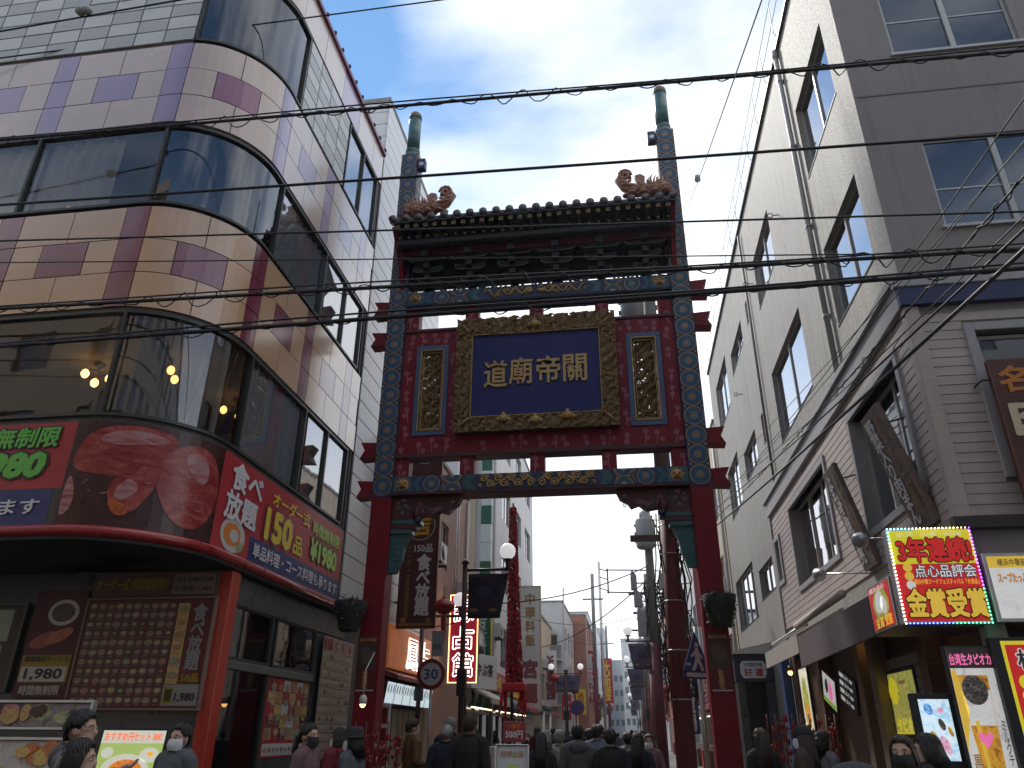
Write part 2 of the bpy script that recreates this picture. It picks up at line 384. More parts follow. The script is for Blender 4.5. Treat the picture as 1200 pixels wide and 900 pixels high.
def curtain_mat():
    M_ = bpy.data.materials.new('sheer_curtain'); M_.use_nodes = True; t = M_.node_tree; t.nodes.clear()
    o = t.nodes.new('ShaderNodeOutputMaterial'); mixs = t.nodes.new('ShaderNodeMixShader'); mixs.inputs[0].default_value = 0.90
    tr = t.nodes.new('ShaderNodeBsdfTransparent'); d = t.nodes.new('ShaderNodeBsdfDiffuse'); d.inputs[0].default_value = (0.78, 0.79, 0.80, 1)
    t.links.new(tr.outputs[0], mixs.inputs[1]); t.links.new(d.outputs[0], mixs.inputs[2]); t.links.new(mixs.outputs[0], o.inputs[0])
    return M_
sheer = curtain_mat()
drape = mat('drape', (0.30, 0.30, 0.34), 0.9, var=0.2, vscale=4, stretch=(3, 3, 0.3))

# ================================================================== ground
g = MB(); g.add([(-300, -200, 0), (300, -200, 0), (300, 500, 0), (-300, 500, 0)], [(0, 1, 2, 3)], asphalt)
setting(g.build('ground'))
g = MB(); g.add([(-3.9, 9.5, 0.004), (0.9, 9.5, 0.004), (0.9, 170, 0.004), (-3.9, 170, 0.004)], [(0, 1, 2, 3)], paving)
setting(g.build('road'))
for nm, x0, x1, y0 in (('pavement', -5.5, -3.95, 14.4), ('pavement', 0.95, 3.9, 14.4)):
    g = MB(); g.box((x0, y0, 0), (x1, 170, 0.12), paving, 0.02); p_ = setting(g.build(nm))
    xk = x1 if x0 < 0 else x0 - 0.16
    for i in range(24):
        k_ = MB(); k_.box((xk, y0 + i * 1.0, 0), (xk + 0.16, y0 + i * 1.0 + 0.985, 0.135), kerbstone, 0.02); k_.build('kerb_stone', p_)

# ================================================================== corner restaurant on the left
FY, SX, RA = 8.1, -5.5, 1.35                  # front plane, side plane, corner radius
ARC = RA * math.pi / 2
S_END = ARC + (14.28 - (FY + RA))             # side wall ends at Y = 14.28
def fp(s, out_=0.0):
    """point on the facade line: s = 0 where the front starts to curve"""
    if s <= 0: return (SX - RA + s, FY - out_)
    if s < ARC:
        a = s / RA; return (SX - RA + (RA + out_) * math.sin(a), FY + RA - (RA + out_) * math.cos(a))
    return (SX + out_, FY + RA + (s - ARC))
def cuts(s0, s1):
    q = [s0]; a, b = max(s0, 0), min(s1, ARC)
    if b > a + 1e-4:
        n = max(1, int(math.ceil((b - a) / 0.16)))
        q += [a + (b - a) * i / n for i in range(n + 1) if a + (b - a) * i / n > s0 + 1e-4]
    if s1 > q[-1] + 1e-4: q.append(s1)
    return q
def fslab(s0, s1, z0, z1, o0, o1, m_, mb=None):
    """a slab following the facade, from o0 to o1 out of the facade line"""
    mb = mb or MB(); q = cuts(s0, s1); n = len(q); vs = []
    for s in q:
        a, b = fp(s, o0), fp(s, o1)
        vs += [(a[0], a[1], z0), (b[0], b[1], z0), (b[0], b[1], z1), (a[0], a[1], z1)]
    F_ = [(0, 3, 2, 1)]
    for i in range(n - 1):
        for j in range(4): F_.append((4 * i + j, 4 * i + (j + 1) % 4, 4 * i + 4 + (j + 1) % 4, 4 * i + 4 + j))
    k = 4 * (n - 1); F_.append((k, k + 1, k + 2, k + 3))
    return mb.add(vs, F_, m_)
S0 = -13.0
rest = thing('corner_restaurant_building', 'rounded corner building with peach and lilac panels and wide window bands on the left', 'building')
# core wall behind the panels
core = MB()
for z0, z1 in ((5.24, 5.34), (6.92, 8.72), (10.32, 12.14), (14.02, 14.95)): fslab(S0, S_END, z0, z1, -0.22, -0.035, joint, core)
core.box((SX - 0.03, 14.19, 5.3), (SX - 0.3, 14.28, 14.95), joint)
core.build('wall', rest)
fl = MB()
for z in (3.70, 6.95, 10.36, 14.1):
    fl.add([(-18.5, 8.35, z), (-6.75, 8.35, z), (-5.75, 9.5, z), (-5.75, 14.1, z), (-18.5, 14.1, z)], [(0, 1, 2, 3, 4)], room_white)
    fl.add([(-18.5, 8.35, z + .2), (-6.75, 8.35, z + .2), (-5.75, 9.5, z + .2), (-5.75, 14.1, z + .2), (-18.5, 14.1, z + .2)], [(0, 1, 2, 3, 4)], room_dark)
fl.build('floor_slab', rest)
iw = MB()
iw.box((-18.5, 12.9, 3.9), (-6.9, 13.0, 14.1), room_white); iw.box((-18.5, 14.05, 3.9), (-5.75, 14.15, 14.1), room_dark)
iw.box((-9.2, 11.4, 5.2), (-8.9, 12.9, 6.9), room_dark); iw.box((-13, 12.0, 5.2), (-9.2, 12.88, 6.2), room_dark)
iw.build('inner_wall', rest)
rf = MB(); rf.add([(-18.5, 8.2, 14.9), (-6.8, 8.2, 14.9), (-5.6, 9.5, 14.9), (-5.6, 14.2, 14.9), (-18.5, 14.2, 14.9)], [(0, 1, 2, 3, 4)], grey_tile); rf.build('roof', rest)
def panel(s0, s1, z0, z1, m_, nm='panel'):
    g_ = 0.007 if nm == 'panel' else 0.014
    return fslab(s0 + g_, s1 - g_, z0 + g_, z1 - g_, -0.03, rnd.uniform(-0.002, 0.003), m_).build(nm, rest)
STR = [0.0 + 2.08 * k for k in range(-6, 4)]
def band(z0, z1, base, strip, square, corner_sq):
    h = (z1 - z0) / 3
    for k, c in enumerate(STR):
        a, b = c - 0.19, c + 0.19
        if a > S_END: break
        for r in range(3):
            if b < S_END: panel(a, b, z0 + r * h, z0 + (r + 1) * h, strip)
            n0, n1 = b, min(c + 2.08 - 0.19, S_END)
            if n1 - n0 < 0.2: continue
            mid = (n0 + c + 2.08 - 0.19) / 2
            if r == 1:
                q0, q1 = mid - 0.37, mid + 0.37
                on_arc = 0.2 < mid < ARC
                panel(n0, min(q0, n1), z0 + h, z0 + 2 * h, base)
                if q1 < n1: panel(q0, q1, z0 + h, z0 + 2 * h, corner_sq if on_arc else square); panel(q1, n1, z0 + h, z0 + 2 * h, base)
            else:
                if mid < n1: panel(n0, mid, z0 + r * h, z0 + (r + 1) * h, base); panel(mid, n1, z0 + r * h, z0 + (r + 1) * h, base)
                else: panel(n0, n1, z0 + r * h, z0 + (r + 1) * h, base)
band(6.96, 8.70, peach, maroon, maroon, maroon)
band(10.37, 12.12, pinkbeige, lilac, lilac, magenta)
for k, c in enumerate(STR):                                        # parapet course
    b = min(c + 1.04, S_END); panel(c - 0.0, b, 14.08, 15.0, pinkbeige if k % 2 else lilac)
    if b < S_END: panel(b, min(c + 2.08, S_END), 14.08, 15.0, pinkbeige)
fslab(S0, S_END + 0.03, 15.0, 15.1, -0.3, 0.06, purple_edge).build('coping', rest)
s = -12.0
while s < S_END:
    x, y = fp(s, 0.05); b_ = MB(); b_.lathe([(0.02, 0), (0.038, 0.02), (0.038, 0.07), (0.02, 0.10)], (x, y, 15.1), black, 8); b_.build('roof_lamp', rest); s += 0.45
# window bands: frame, mullions and panes
def window_band(z0, z1, marks, kinds):
    """marks: mullion places along the facade"""
    for i in range(len(marks) - 1):
        a, b = marks[i], marks[i + 1]; w_ = MB()
        fslab(a, b, z0 - 0.045, z0, -0.07, 0.012, alu_dark, w_); fslab(a, b, z1, z1 + 0.045, -0.07, 0.012, alu_dark, w_)
        fslab(a - 0.022, a + 0.022, z0, z1, -0.12, 0.012, alu_dark, w_)
        if i == len(marks) - 2: fslab(b - 0.022, b + 0.022, z0, z1, -0.12, 0.012, alu_dark, w_)
        win = w_.build('window', rest)
        pm = MB(); vs = []; qs = cuts(a + 0.02, b - 0.02)
        for s_ in qs:
            x, y = fp(s_, -0.04); vs += [(x, y, z0), (x, y, z1)]
        pm.add(vs, [(2 * j, 2 * j + 2, 2 * j + 3, 2 * j + 1) for j in range(len(qs) - 1)], {'f': glass_front, 'c': glass_dark, 's': glass_side}[kinds[i]], True)
        pm.build('pane', win)
window_band(5.36, 6.86, [-12.6, -9.6, -6.6, -3.3, 0.22, ARC + 0.22, ARC + 2.34, ARC + 3.42, ARC + 4.52], 'ffffcsss')
window_band(8.80, 10.26, [-12.6, -9.6, -6.6, -4.3, -2.1, 0.12, ARC + 0.28, ARC + 2.34, ARC + 3.5, ARC + 4.52], 'fffffcsss')
window_band(12.22, 13.98, [0.2, ARC + 0.34], 'c')
window_band(12.22, 13.98, [ARC + 2.66, ARC + 3.62, ARC + 4.58], 'ss')
# small square cladding beside the top windows
def tile_field(s0, s1, z0, z1, n, r):
    for i in range(n):
        for j in range(r):
            a, b = s0 + (s1 - s0) * i / n, s0 + (s1 - s0) * (i + 1) / n; c, d = z0 + (z1 - z0) * j / r, z0 + (z1 - z0) * (j + 1) / r
            panel(a, b, c, d, white_tile if (i + j) % 2 else grey_tile, 'square_panel')
tile_field(-6.0, 0.16, 12.2, 14.02, 11, 6); tile_field(ARC + 0.4, ARC + 2.6, 12.2, 14.02, 4, 6)
bk = MB(); fslab(-12.9, 0.14, 12.14, 14.02, -0.2, -0.035, joint, bk); fslab(ARC + .4, ARC + 2.6, 12.14, 14.02, -0.2, -0.035, joint, bk); bk.build('backing_wall', rest)
# curtains behind the front windows of the upper floor and at the corner
def curtain(s0, s1, z0, z1, m_, nm='curtain', dep=-0.42):
    n = int((s1 - s0) / 0.035); vs = []; F_ = []; ph = rnd.random() * 6
    for i in range(n + 1):
        s = s0 + (s1 - s0) * i / n; p_ = fp(s, dep + 0.035 * math.sin(i * 0.9 + ph) + 0.015 * math.sin(i * 0.37 + ph * 2)); vs += [(p_[0], p_[1], z0), (p_[0], p_[1], z1)]
        if i: F_.append((2 * i - 2, 2 * i, 2 * i + 1, 2 * i - 1))
    c_ = MB(); c_.add(vs, F_, m_, True); return c_.build(nm, rest)
curtain(-4.2, -2.15, 8.75, 10.3, sheer, dep=-.22); curtain(-2.05, -0.75, 8.75, 10.3, sheer, dep=-.22); curtain(-6.5, -4.4, 8.75, 10.3, sheer, dep=-.22)
curtain(1.25, 1.9, 8.75, 10.3, drape, dep=-0.3); curtain(0.5, 1.0, 8.75, 10.3, drape, dep=-0.3)
side_curt = mat('pale_curtain', (0.74, 0.78, 0.82), .85, var=.08, vscale=5, stretch=(3, 3, .3))  # side curtains; pale blue tint stands in for sky reflected in the panes
curtain(ARC + 0.3, ARC + 4.45, 8.75, 10.3, side_curt, dep=-.14); curtain(ARC + 0.3, ARC + 2.3, 5.3, 6.9, side_curt, dep=-.14); curtain(ARC + 2.9, ARC + 4.4, 5.3, 6.9, sheer, dep=-.2)
curtain(0.4, 0.9, 5.3, 6.9, drape, dep=-0.3); curtain(1.1, 1.5, 12.2, 14.0, drape, dep=-0.3); curtain(1.7, 2.3, 12.2, 14.0, sheer, dep=-0.3)
curtain(ARC + 2.6, ARC + 4.5, 12.2, 14.0, side_curt, dep=-.14)
def ceiling_lamp(x, y, z, label):
    t_ = thing('ceiling_lamp', label, 'lamp', (x, y, z), 0, 'lit lamps inside the corner restaurant')
    b_ = MB(); b_.lathe([(0.08, 0), (0.08, -0.03), (0.02, -0.05), (0.02, -0.16)], (0, 0, 0), room_dark, 10); b_.build('canopy', t_)
    for k in range(3):
        a = k * 2.09 + x; c_ = MB(); c_.tube([(0, 0, -0.15), (0.12 * math.cos(a), 0.12 * math.sin(a), -0.14), (0.2 * math.cos(a), 0.2 * math.sin(a), -0.2)], 0.012, room_dark, 6); c_.build('arm', t_)
        s_ = MB(); s_.ball((0.2 * math.cos(a), 0.2 * math.sin(a), -0.25), 0.06, bulb_warm, 10, (1, 1, 1.25)); s_.build('bulb', t_)
ceiling_lamp(-8.15, 9.7, 6.93, 'lit ceiling lamp behind the flat second floor window of the corner restaurant')
ceiling_lamp(-6.95, 9.7, 6.93, 'lit lamp behind the dark curved second floor corner glass')
ceiling_lamp(-9.6, 9.8, 10.34, 'lit ceiling lamp low behind the curtained third floor window')
ceiling_lamp(-6.6, 11.3, 6.93, 'lit lamp behind the second floor window above the yellow 150 sign')

# ---- ground floor of the restaurant: recessed shop front under a red sweep
sw = MB()
q = [S0 + 0.5, -6.0, -3.0, 0] + [ARC * i / 10 for i in range(1, 11)] + [ARC + 2, S_END + 0.9]
def loop_tube(qs, out_, z, r, m_):
    mb = MB(); pts = []
    for s in qs:
        x, y = fp(s, out_); pts.append((x, y, z))
    return mb.tube(pts, r, m_, 10)
loop_tube(q, 0.10, 3.77, 0.075, red_tube).build('red_sweep', rest)
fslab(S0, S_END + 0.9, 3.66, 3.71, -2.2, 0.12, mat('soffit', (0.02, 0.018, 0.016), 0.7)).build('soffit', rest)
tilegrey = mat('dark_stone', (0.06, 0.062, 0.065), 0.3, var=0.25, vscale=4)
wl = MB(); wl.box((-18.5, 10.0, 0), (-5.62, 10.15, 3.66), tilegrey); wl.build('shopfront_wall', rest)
fa = MB(); fa.box((-5.72, 10.3, 3.24), (-5.52, 14.9, 3.65), tilegrey, 0.01); fa.build('fascia', rest)
pil = MB(); pil.box((-5.62, 9.98, 0), (-5.42, 10.22, 3.65), mat('red_pillar', (0.42, 0.028, 0.012), 0.35, var=0.1, coat=0.2), 0.015); pil.build('corner_pillar', rest)
kb = MB(); kb.box((-5.75, 10.24, 0), (-5.55, 14.3, 0.45), tilegrey, 0.01); kb.build('plinth', rest)
for (a, b, z0, z1) in ((10.25, 11.75, 2.55, 3.22), (11.85, 13.55, 2.55, 3.22), (10.25, 11.8, 0.45, 2.38)):
    w_ = MB(); w_.box((-5.62, a, z0 - .05), (-5.54, b, z0), alu_dark); w_.box((-5.62, a, z1), (-5.54, b, z1 + .02), alu_dark); w_.box((-5.62, a, z0), (-5.54, a + .06, z1), alu_dark); w_.box((-5.62, b - .06, z0), (-5.54, b, z1), alu_dark)
    o_ = w_.build('window', rest); p_ = MB(); p_.box((-5.59, a + .06, z0), (-5.575, b - .06, z1), glass_dark); p_.build('pane', o_)
tr = MB(); tr.box((-5.64, 10.24, 2.38), (-5.53, 13.6, 2.5), mat('green_grey_rail', (0.10, 0.115, 0.10), 0.4, var=0.1), 0.01); tr.build('transom', rest)
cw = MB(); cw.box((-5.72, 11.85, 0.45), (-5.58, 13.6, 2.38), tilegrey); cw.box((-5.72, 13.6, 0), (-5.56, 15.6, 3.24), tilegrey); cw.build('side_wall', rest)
inn = MB(); inn.box((-9, 13.9, 0), (-5.75, 14.0, 3.6), room_dark); inn.box((-7.4, 10.3, 0), (-7.3, 13.9, 3.6), mat('kitchen_wall', (0.3, 0.31, 0.29), 0.6, var=0.2)); inn.build('inner_wall', rest)
lt = MB(); lt.box((-6.6, 12.2, 3.5), (-6.5, 13.4, 3.55), bulb_white); lt.build('light_strip', rest)

# ---- signs on the restaurant
def curved_sign():
    t_ = thing('curved_banner_sign', 'long curved red and navy banner with a giant fish picture above the restaurant awning', 'sign')
    Z0, Z1 = 3.87, 5.22
    def lay(s0, s1, z0, z1, k, m_, mb, top=None):
        fslab(s0, s1, z0, z1, 0.0, 0.02 + 0.004 * k, m_, mb)
    bkm = MB(); fslab(-7.5, ARC + 4.75, Z0 - 0.03, Z1 + 0.03, -0.02, 0.018, alu_dark, bkm); bkm.build('backing', t_)
    pr = MB()
    lay(-7.5, -0.02, 4.33, Z1, 0, red_print, pr); lay(-7.5, -0.12, Z0, 4.322, 0, navy_print, pr)
    lay(-0.012, ARC - 0.12, Z0, Z1, 0, fish_dark, pr)
    lay(ARC - 0.112, ARC + 4.7, Z0, Z1, 0, red_print, pr); lay(ARC + 0.95, ARC + 4.68, Z0 + 0.01, 4.24, 1.2, navy_print, pr)
    pr.build('print', t_)
    # fish slices, drawn along the curved face
    fm = MB()
    def blob(pts, k, m_):
        """fan of a closed outline given as (s, z), laid on the facade k layers out"""
        for _ in range(3): pts = [q_ for i in range(len(pts)) for q_ in ((pts[i][0] * .75 + pts[(i + 1) % len(pts)][0] * .25, pts[i][1] * .75 + pts[(i + 1) % len(pts)][1] * .25), (pts[i][0] * .25 + pts[(i + 1) % len(pts)][0] * .75, pts[i][1] * .25 + pts[(i + 1) % len(pts)][1] * .75))]   # rounded outline
        cx = sum(p[0] for p in pts) / len(pts); cz = sum(p[1] for p in pts) / len(pts); ring = []
        n = len(pts); rings = [0.34, 0.67, 1.0]; vs = []; F_ = []
        for r_ in rings:
            for (a, b) in pts:
                x, y = fp(cx + (a - cx) * r_, 0.022 + 0.003 * k); vs.append((x, y, cz + (b - cz) * r_))
        x, y = fp(cx, 0.022 + 0.003 * k); vs.append((x, y, cz)); c_ = len(vs) - 1
        for i in range(n):
            j = (i + 1) % n; F_.append((c_, i, j)); F_.append((i, n + i, n + j, j)); F_.append((n + i, 2 * n + i, 2 * n + j, n + j))
        fm.add(vs, F_, m_, True)
    def oval(s, z, a, b, k, m_, rot=0.0, n=22):
        blob([(s + a * math.cos(t) * math.cos(rot) - b * math.sin(t) * math.sin(rot), z + a * math.cos(t) * math.sin(rot) + b * math.sin(t) * math.cos(rot)) for t in [2 * math.pi * i / n for i in range(n)]], k, m_)
    blob([(0.03, 4.7), (0.15, 5.05), (0.45, 5.18), (0.95, 5.2), (1.3, 5.1), (1.1, 4.8), (0.8, 4.5), (0.45, 4.5), (0.1, 4.55)], 1, fish_red)
    blob([(0.25, 5.0), (0.6, 5.13), (1.0, 5.12), (1.2, 5.02), (0.85, 4.95), (0.5, 4.9)], 2, fish_pale)
    blob([(1.0, 4.75), (1.3, 5.05), (1.6, 5.12), (1.85, 5.0), (1.98, 4.7), (1.95, 4.3), (1.75, 4.0), (1.4, 3.95), (1.1, 4.3)], 2, fish_red)
    blob([(1.35, 4.95), (1.6, 5.02), (1.78, 4.8), (1.7, 4.55), (1.45, 4.7)], 3, fish_pale)
    blob([(0.55, 4.4), (0.8, 4.75), (0.98, 4.85), (1.12, 4.7), (1.05, 4.35), (0.85, 4.02), (0.72, 4.05), (0.55, 4.2)], 4, fish_red)
    blob([(0.6, 4.3), (0.75, 4.5), (0.9, 4.4), (0.82, 4.25), (0.68, 4.18)], 5, fish_pale)
    blob([(0.55, 4.2), (0.68, 4.2), (0.82, 4.1), (0.8, 4.0), (0.66, 4.0)], 5, fish_orange)
    blob([(0.03, 4.5), (0.12, 4.45), (0.2, 4.1), (0.02, 3.9)], 1, fish_pale)
    for q_ in range(26): a_ = rnd.uniform(.25, 1.9); oval(a_, rnd.uniform(4.25, 5.05) - .1 * abs(a_ - 1.0), rnd.uniform(.015, .05), rnd.uniform(.004, .010), 6, fish_pale, rnd.uniform(-.2, .5), 8)  # glossy highlights painted into the fish picture as pale ovals
    oval(ARC + 0.43, 4.12, 0.36, 0.24, 2, dish_white); oval(ARC + 0.40, 4.13, 0.25, 0.16, 3, orange_print); oval(ARC + 0.46, 4.12, 0.13, 0.09, 4, dish_white); oval(ARC + .66, 4.0, .1, .07, 4, dish_green)
    fm.build('food_picture', t_)
    def wr(body, s, z, w, h, m_, k, bold=0.03, slant=0.0, edge=None, vertical=False):
        lt_ = MB()
        vs, fs, W, H = text_shape(body, 0, vertical); eu, ev = w / W, h / H
        for (mm, bb, kk) in (([(edge, bold + 0.07, k)] if edge else []) + [(m_, bold, k + 1.5)]):
            n = 8
            for q_, (a, b) in enumerate([(0, 0)] + [(bb * math.cos(6.283 * i / n), bb * math.sin(6.283 * i / n)) for i in range(n)]):
                P_ = []
                for p in vs:
                    x, y = fp(s + p[0] * w + slant * p[1] * h + a * eu, 0.030 + 0.004 * kk + 0.0003 * q_); P_.append((x, y, z + p[1] * h + b * ev))
                lt_.add(P_, fs, mm)
        lt_.build('lettering', t_)
    wr('時間無制限', -1.0, 5.02, 1.55, 0.27, green_print, 0, 0.03, 0.12, black)
    wr('¥1,980', -1.1, 4.63, 1.5, 0.36, green_print, 0, 0.06, 0.15, black)
    wr('コース料理も承ります', -1.75, 4.1, 3.0, 0.2, white_print, 0, 0.02)
    wr('食べ', ARC + 0.62, 4.96, 0.95, 0.40, white_print, 0, 0.035); wr('放題', ARC + 0.55, 4.52, 0.95, 0.40, white_print, 0, 0.035)
    wr('オーダー式', ARC + 2.25, 4.98, 1.5, 0.24, yellow_print, 0, 0.03)
    wr('150', ARC + 1.85, 4.55, 0.95, 0.46, yellow_print, 0, 0.05, 0, maroon); wr('品', ARC + 2.62, 4.46, 0.36, 0.30, yellow_print, 0, 0.03)
    wr('時間無制限', ARC + 3.85, 4.93, 1.35, 0.24, lime_print, 0, 0.03); wr('¥1980', ARC + 3.8, 4.55, 1.25, 0.34, lime_print, 0, 0.05, 0, mat('dark_green_edge', (0.02, 0.10, 0.02), 0.5))
    wr('単品料理・コース料理も承ります', ARC + 2.8, 4.06, 3.5, 0.21, white_print, 3, 0.02)
curved_sign()

dish_white2 = mat('shaded_dish_white', (0.24, 0.225, 0.22), 0.5)  # plate white darkened to suggest the shade around the menus
def dishes(b, u0, v0, u1, v1, nx, ny, r, k=3, plate=None, inner=.70):
    for i in range(nx):
        for j in range(ny):
            u = u0 + (u1 - u0) * (i + 0.5) / nx; v = v0 + (v1 - v0) * (j + 0.5) / ny
            a = r * rnd.uniform(0.72, 1.08); u += rnd.uniform(-.06, .06) * r; v += rnd.uniform(-.05, .12) * r
            b.rect(u - r * rnd.uniform(.4, .8), v - r * .98, u + r * rnd.uniform(.3, .8), v - r * .84, plate or dish_white2, k)
            b.ell(u, v, a, a * 0.66, (plate or dish_white2) if rnd.random() < .85 else black, k, 12); b.ell(u, v + a * .03, a * inner, a * inner * .62, rnd.choice(DISH), k + 1, 10)
dim_red = mat('shaded_red_board', (0.12, 0.010, 0.012), 0.5, var=0.2, vscale=2); dim_white = mat('shaded_white', (0.27, 0.265, 0.265), 0.6); dim_yellow = mat('shaded_yellow', (0.36, 0.25, 0.02), 0.6)  # print colours darkened to imitate shade under the overhang
# the big menu board of dishes beside the red pillar
b = Board(frame((-7.50, 9.93, 1.86), (1, 0, 0)))
b.slab(0, 0, 1.9, 1.4, dim_red, 0.05).rim(0, 0, 1.9, 1.4, mat('cream_rim', (0.22, 0.15, 0.12), 0.5))
mrow = mat('menu_maroon', (0.10, 0.018, 0.017), 0.4, var=0.2)
for j in range(11): b.rect(0.03, 0.03 + j * 0.122, 1.36, 0.03 + j * 0.122 + 0.112, mrow, 1)
dishes(b, 0.03, 0.03, 1.36, 1.37, 10, 11, 0.058)
b.rect(1.38, 0.30, 1.55, 1.34, dish_gold, 2); dishes(b, 1.38, 0.32, 1.55, 1.34, 1, 6, 0.08, 3)
b.text('食べ放題', 1.72, 0.90, 0.20, 0.86, dim_white, 4, 0.035, True)
b.text('150品', 1.70, 0.37, 0.30, 0.10, dim_yellow, 4, 0.03); b.rect(1.37, 0.03, 1.88, 0.29, dim_white, 2); b.rect(1.39, 0.05, 1.52, 0.26, dim_yellow, 3)
b.text('時間無制限', 1.46, 0.16, 0.10, 0.16, black, 4, 0.02); b.text('1,980', 1.70, 0.13, 0.28, 0.11, black, 4, 0.03)
b.done(thing('menu_board', 'large menu board with rows of dishes beside the red corner pillar', 'menu board'))
b = Board(frame((-7.50, 9.94, 3.30), (1, 0, 0)))
b.slab(0, 0, 1.9, 0.34, mat('brown_sign', (0.10, 0.045, 0.03), 0.5, var=0.3), 0.05)
b.text('オーダー式 時間無制限!!', 0.60, 0.17, 1.1, 0.16, dim_yellow, 3, 0.02, slant=0.1); b.rect(1.22, 0.03, 1.86, 0.31, mat('beige_print', (0.2,.165,.12), 0.5), 1)
b.text('大人 2,480 1,980', 1.54, 0.23, 0.56, 0.08, dim_red, 3); b.text('小学生 1,480', 1.54, 0.10, 0.56, 0.09, dim_red, 3)
b.done(thing('price_header_sign', 'dark brown price strip mounted above the large menu board', 'sign'))
b = Board(frame((-8.35, 9.94, 1.98), (1, 0, 0)))
b.slab(0, 0, 0.80, 1.42, mat('shaded_maroon', (.10, .016, .02), .6, var=.2), 0.05); b.ell(0.48, 1.12, 0.24, 0.18, dish_white, 1); b.ell(0.48, 1.12, 0.18, 0.13, fish_dark, 2); b.ell(0.3, 0.75, 0.24, 0.1, fish_red, 2, rot=0.3); b.ell(0.5, 0.8, 0.22, 0.08, fish_orange, 3, rot=0.4)  # board maroon also darkened for the shade below the overhang
b.rect(0.03, 0.20, 0.77, 0.55, dim_yellow, 2); b.text('期間限定サービス', 0.40, 0.50, 0.66, 0.07, black, 4); b.rect(0.05, 0.21, 0.74, 0.40, dish_white, 3)
b.text('1,980', 0.40, 0.30, 0.56, 0.15, black, 4, 0.03); b.text('時間無制限', 0.4, 0.10, 0.6, 0.12, dish_white, 4, 0.02)
b.done(thing('fish_poster', 'dark red fish poster with a yellow 1,980 price panel left of the menu board', 'poster'))
b = Board(frame((-9.6, 9.94, 2.1), (1, 0, 0)))
b.slab(0, 0, 1.1, 1.1, room_dark, 0.05).rim(0, 0, 1.1, 1.1, alu_dark, 0.05); b.rect(0.62, 0.62, 0.95, 1.05, mat('pale_green_paper', (0.40, 0.45, 0.34), 0.6), 1); b.rect(0.55, 0.2, 0.9, 0.56, mat('pale_paper', (0.45, 0.47, 0.40), 0.6), 1); b.rect(.05, .1, .5, 1.0, maroon, 1)
b.done(thing('notice_window', 'dim shop notice frame with two pale papers at the far left', 'notice board'))
# posters on the side wall
b = Board(frame((-5.57, 11.9, 1.22), (0, 1, 0)))
b.slab(0, 0, 1.62, 1.15, red_print, 0.03)
for j in range(5):
    for i in range(6): b.rect(0.03 + i * 0.265, 0.25 + j * 0.178, 0.28 + i * 0.265, 0.415 + j * 0.178, rnd.choice([dish_gold, maroon, dish_brown, red_print, dish_white, maroon]), 1)
dishes(b, 0.05, 0.25, 1.58, 1.12, 6, 4, 0.10); b.rect(.03, .03, 1.59, .2, dish_white, 1); dishes(b, .05, .03, 1.58, .2, 10, 1, .06)
b.done(thing('dish_poster', 'red poster crowded with plates and lobsters on the restaurant side wall', 'poster'))
b = Board(frame((-5.47, 13.75, 1.15), (0, 1, 0)))
b.slab(0, 0, 1.6, 2.05, mat('cream_menu', (0.40, 0.33, 0.23), 0.5, var=0.15), 0.03)
for j in range(11):
    b.rect(0.04, 0.12 + j * 0.15, 1.56, 0.135 + j * 0.15, maroon, 1)
    dishes(b, 0.04, 0.14 + j * 0.15, 1.56, 0.26 + j * 0.15, 12, 1, 0.060, plate=dish_white, inner=.55)
b.rect(0.0, 1.80, 1.6, 2.05, maroon, 1); b.text('食べ放題', 0.22, 1.93, 0.36, 0.20, red_print, 4, 0.03); dishes(b, .5, 1.8, 1.6, 2.05, 3, 1, .12)
b.done(thing('small_menu_board', 'tall cream menu panel with many rows of small dishes next to the left gate post', 'menu board'))
# pavement stands in front
def picture_stand(name, label, x0, x1, y, z0, z1, cols, seed, cols_bg, rz=0.0):
    t_ = thing(name, label, 'display')
    b = Board(frame((x0, y, z0), (math.cos(rz), math.sin(rz), 0), (0, 0.12, 1)))
    W = x1 - x0; H = z1 - z0
    b.slab(0, 0, W, H, food('stand_ground_%d' % seed, cols_bg, 3.0), 0.05).rim(0, 0, W, H, alu, 0.03)
    r_ = random.Random(seed)
    for i in range(18):
        b.ell(r_.uniform(.1, W - .1), r_.uniform(.06, H - .06), r_.uniform(.06, .15), r_.uniform(.04, .09), r_.choice(cols), 1 + i * 0.3, 14)
    for x in (0.1, W - 0.1): b.back.box((x - .02, -z0 , -0.06), (x + .02, 0, -0.03), alu)
    return b.done(t_)
picture_stand('picture_counter', 'white framed food picture panel of fried dishes at the bottom left', -6.75, -5.55, 7.55, 0.75, 1.50, [dish_gold, dish_white2, dish_brown, dish_red, dish_gold], 3, [(.30, .27, .24), (.45, .42, .40), (.50, .48, .46), (.35, .25, .18), (.5, .48, .45)])
picture_stand('upper_picture_counter', 'narrow dark flower print panel standing behind the fried dish panel', -7.2, -5.75, 8.0, 1.62, 1.86, [dish_brown, dish_green, fish_pale, fish_dark, dish_green], 5, [(.03, .03, .03), (.12, .08, .10), (.25, .20, .22), (.06, .07, .05), (.4, .3, .36)])
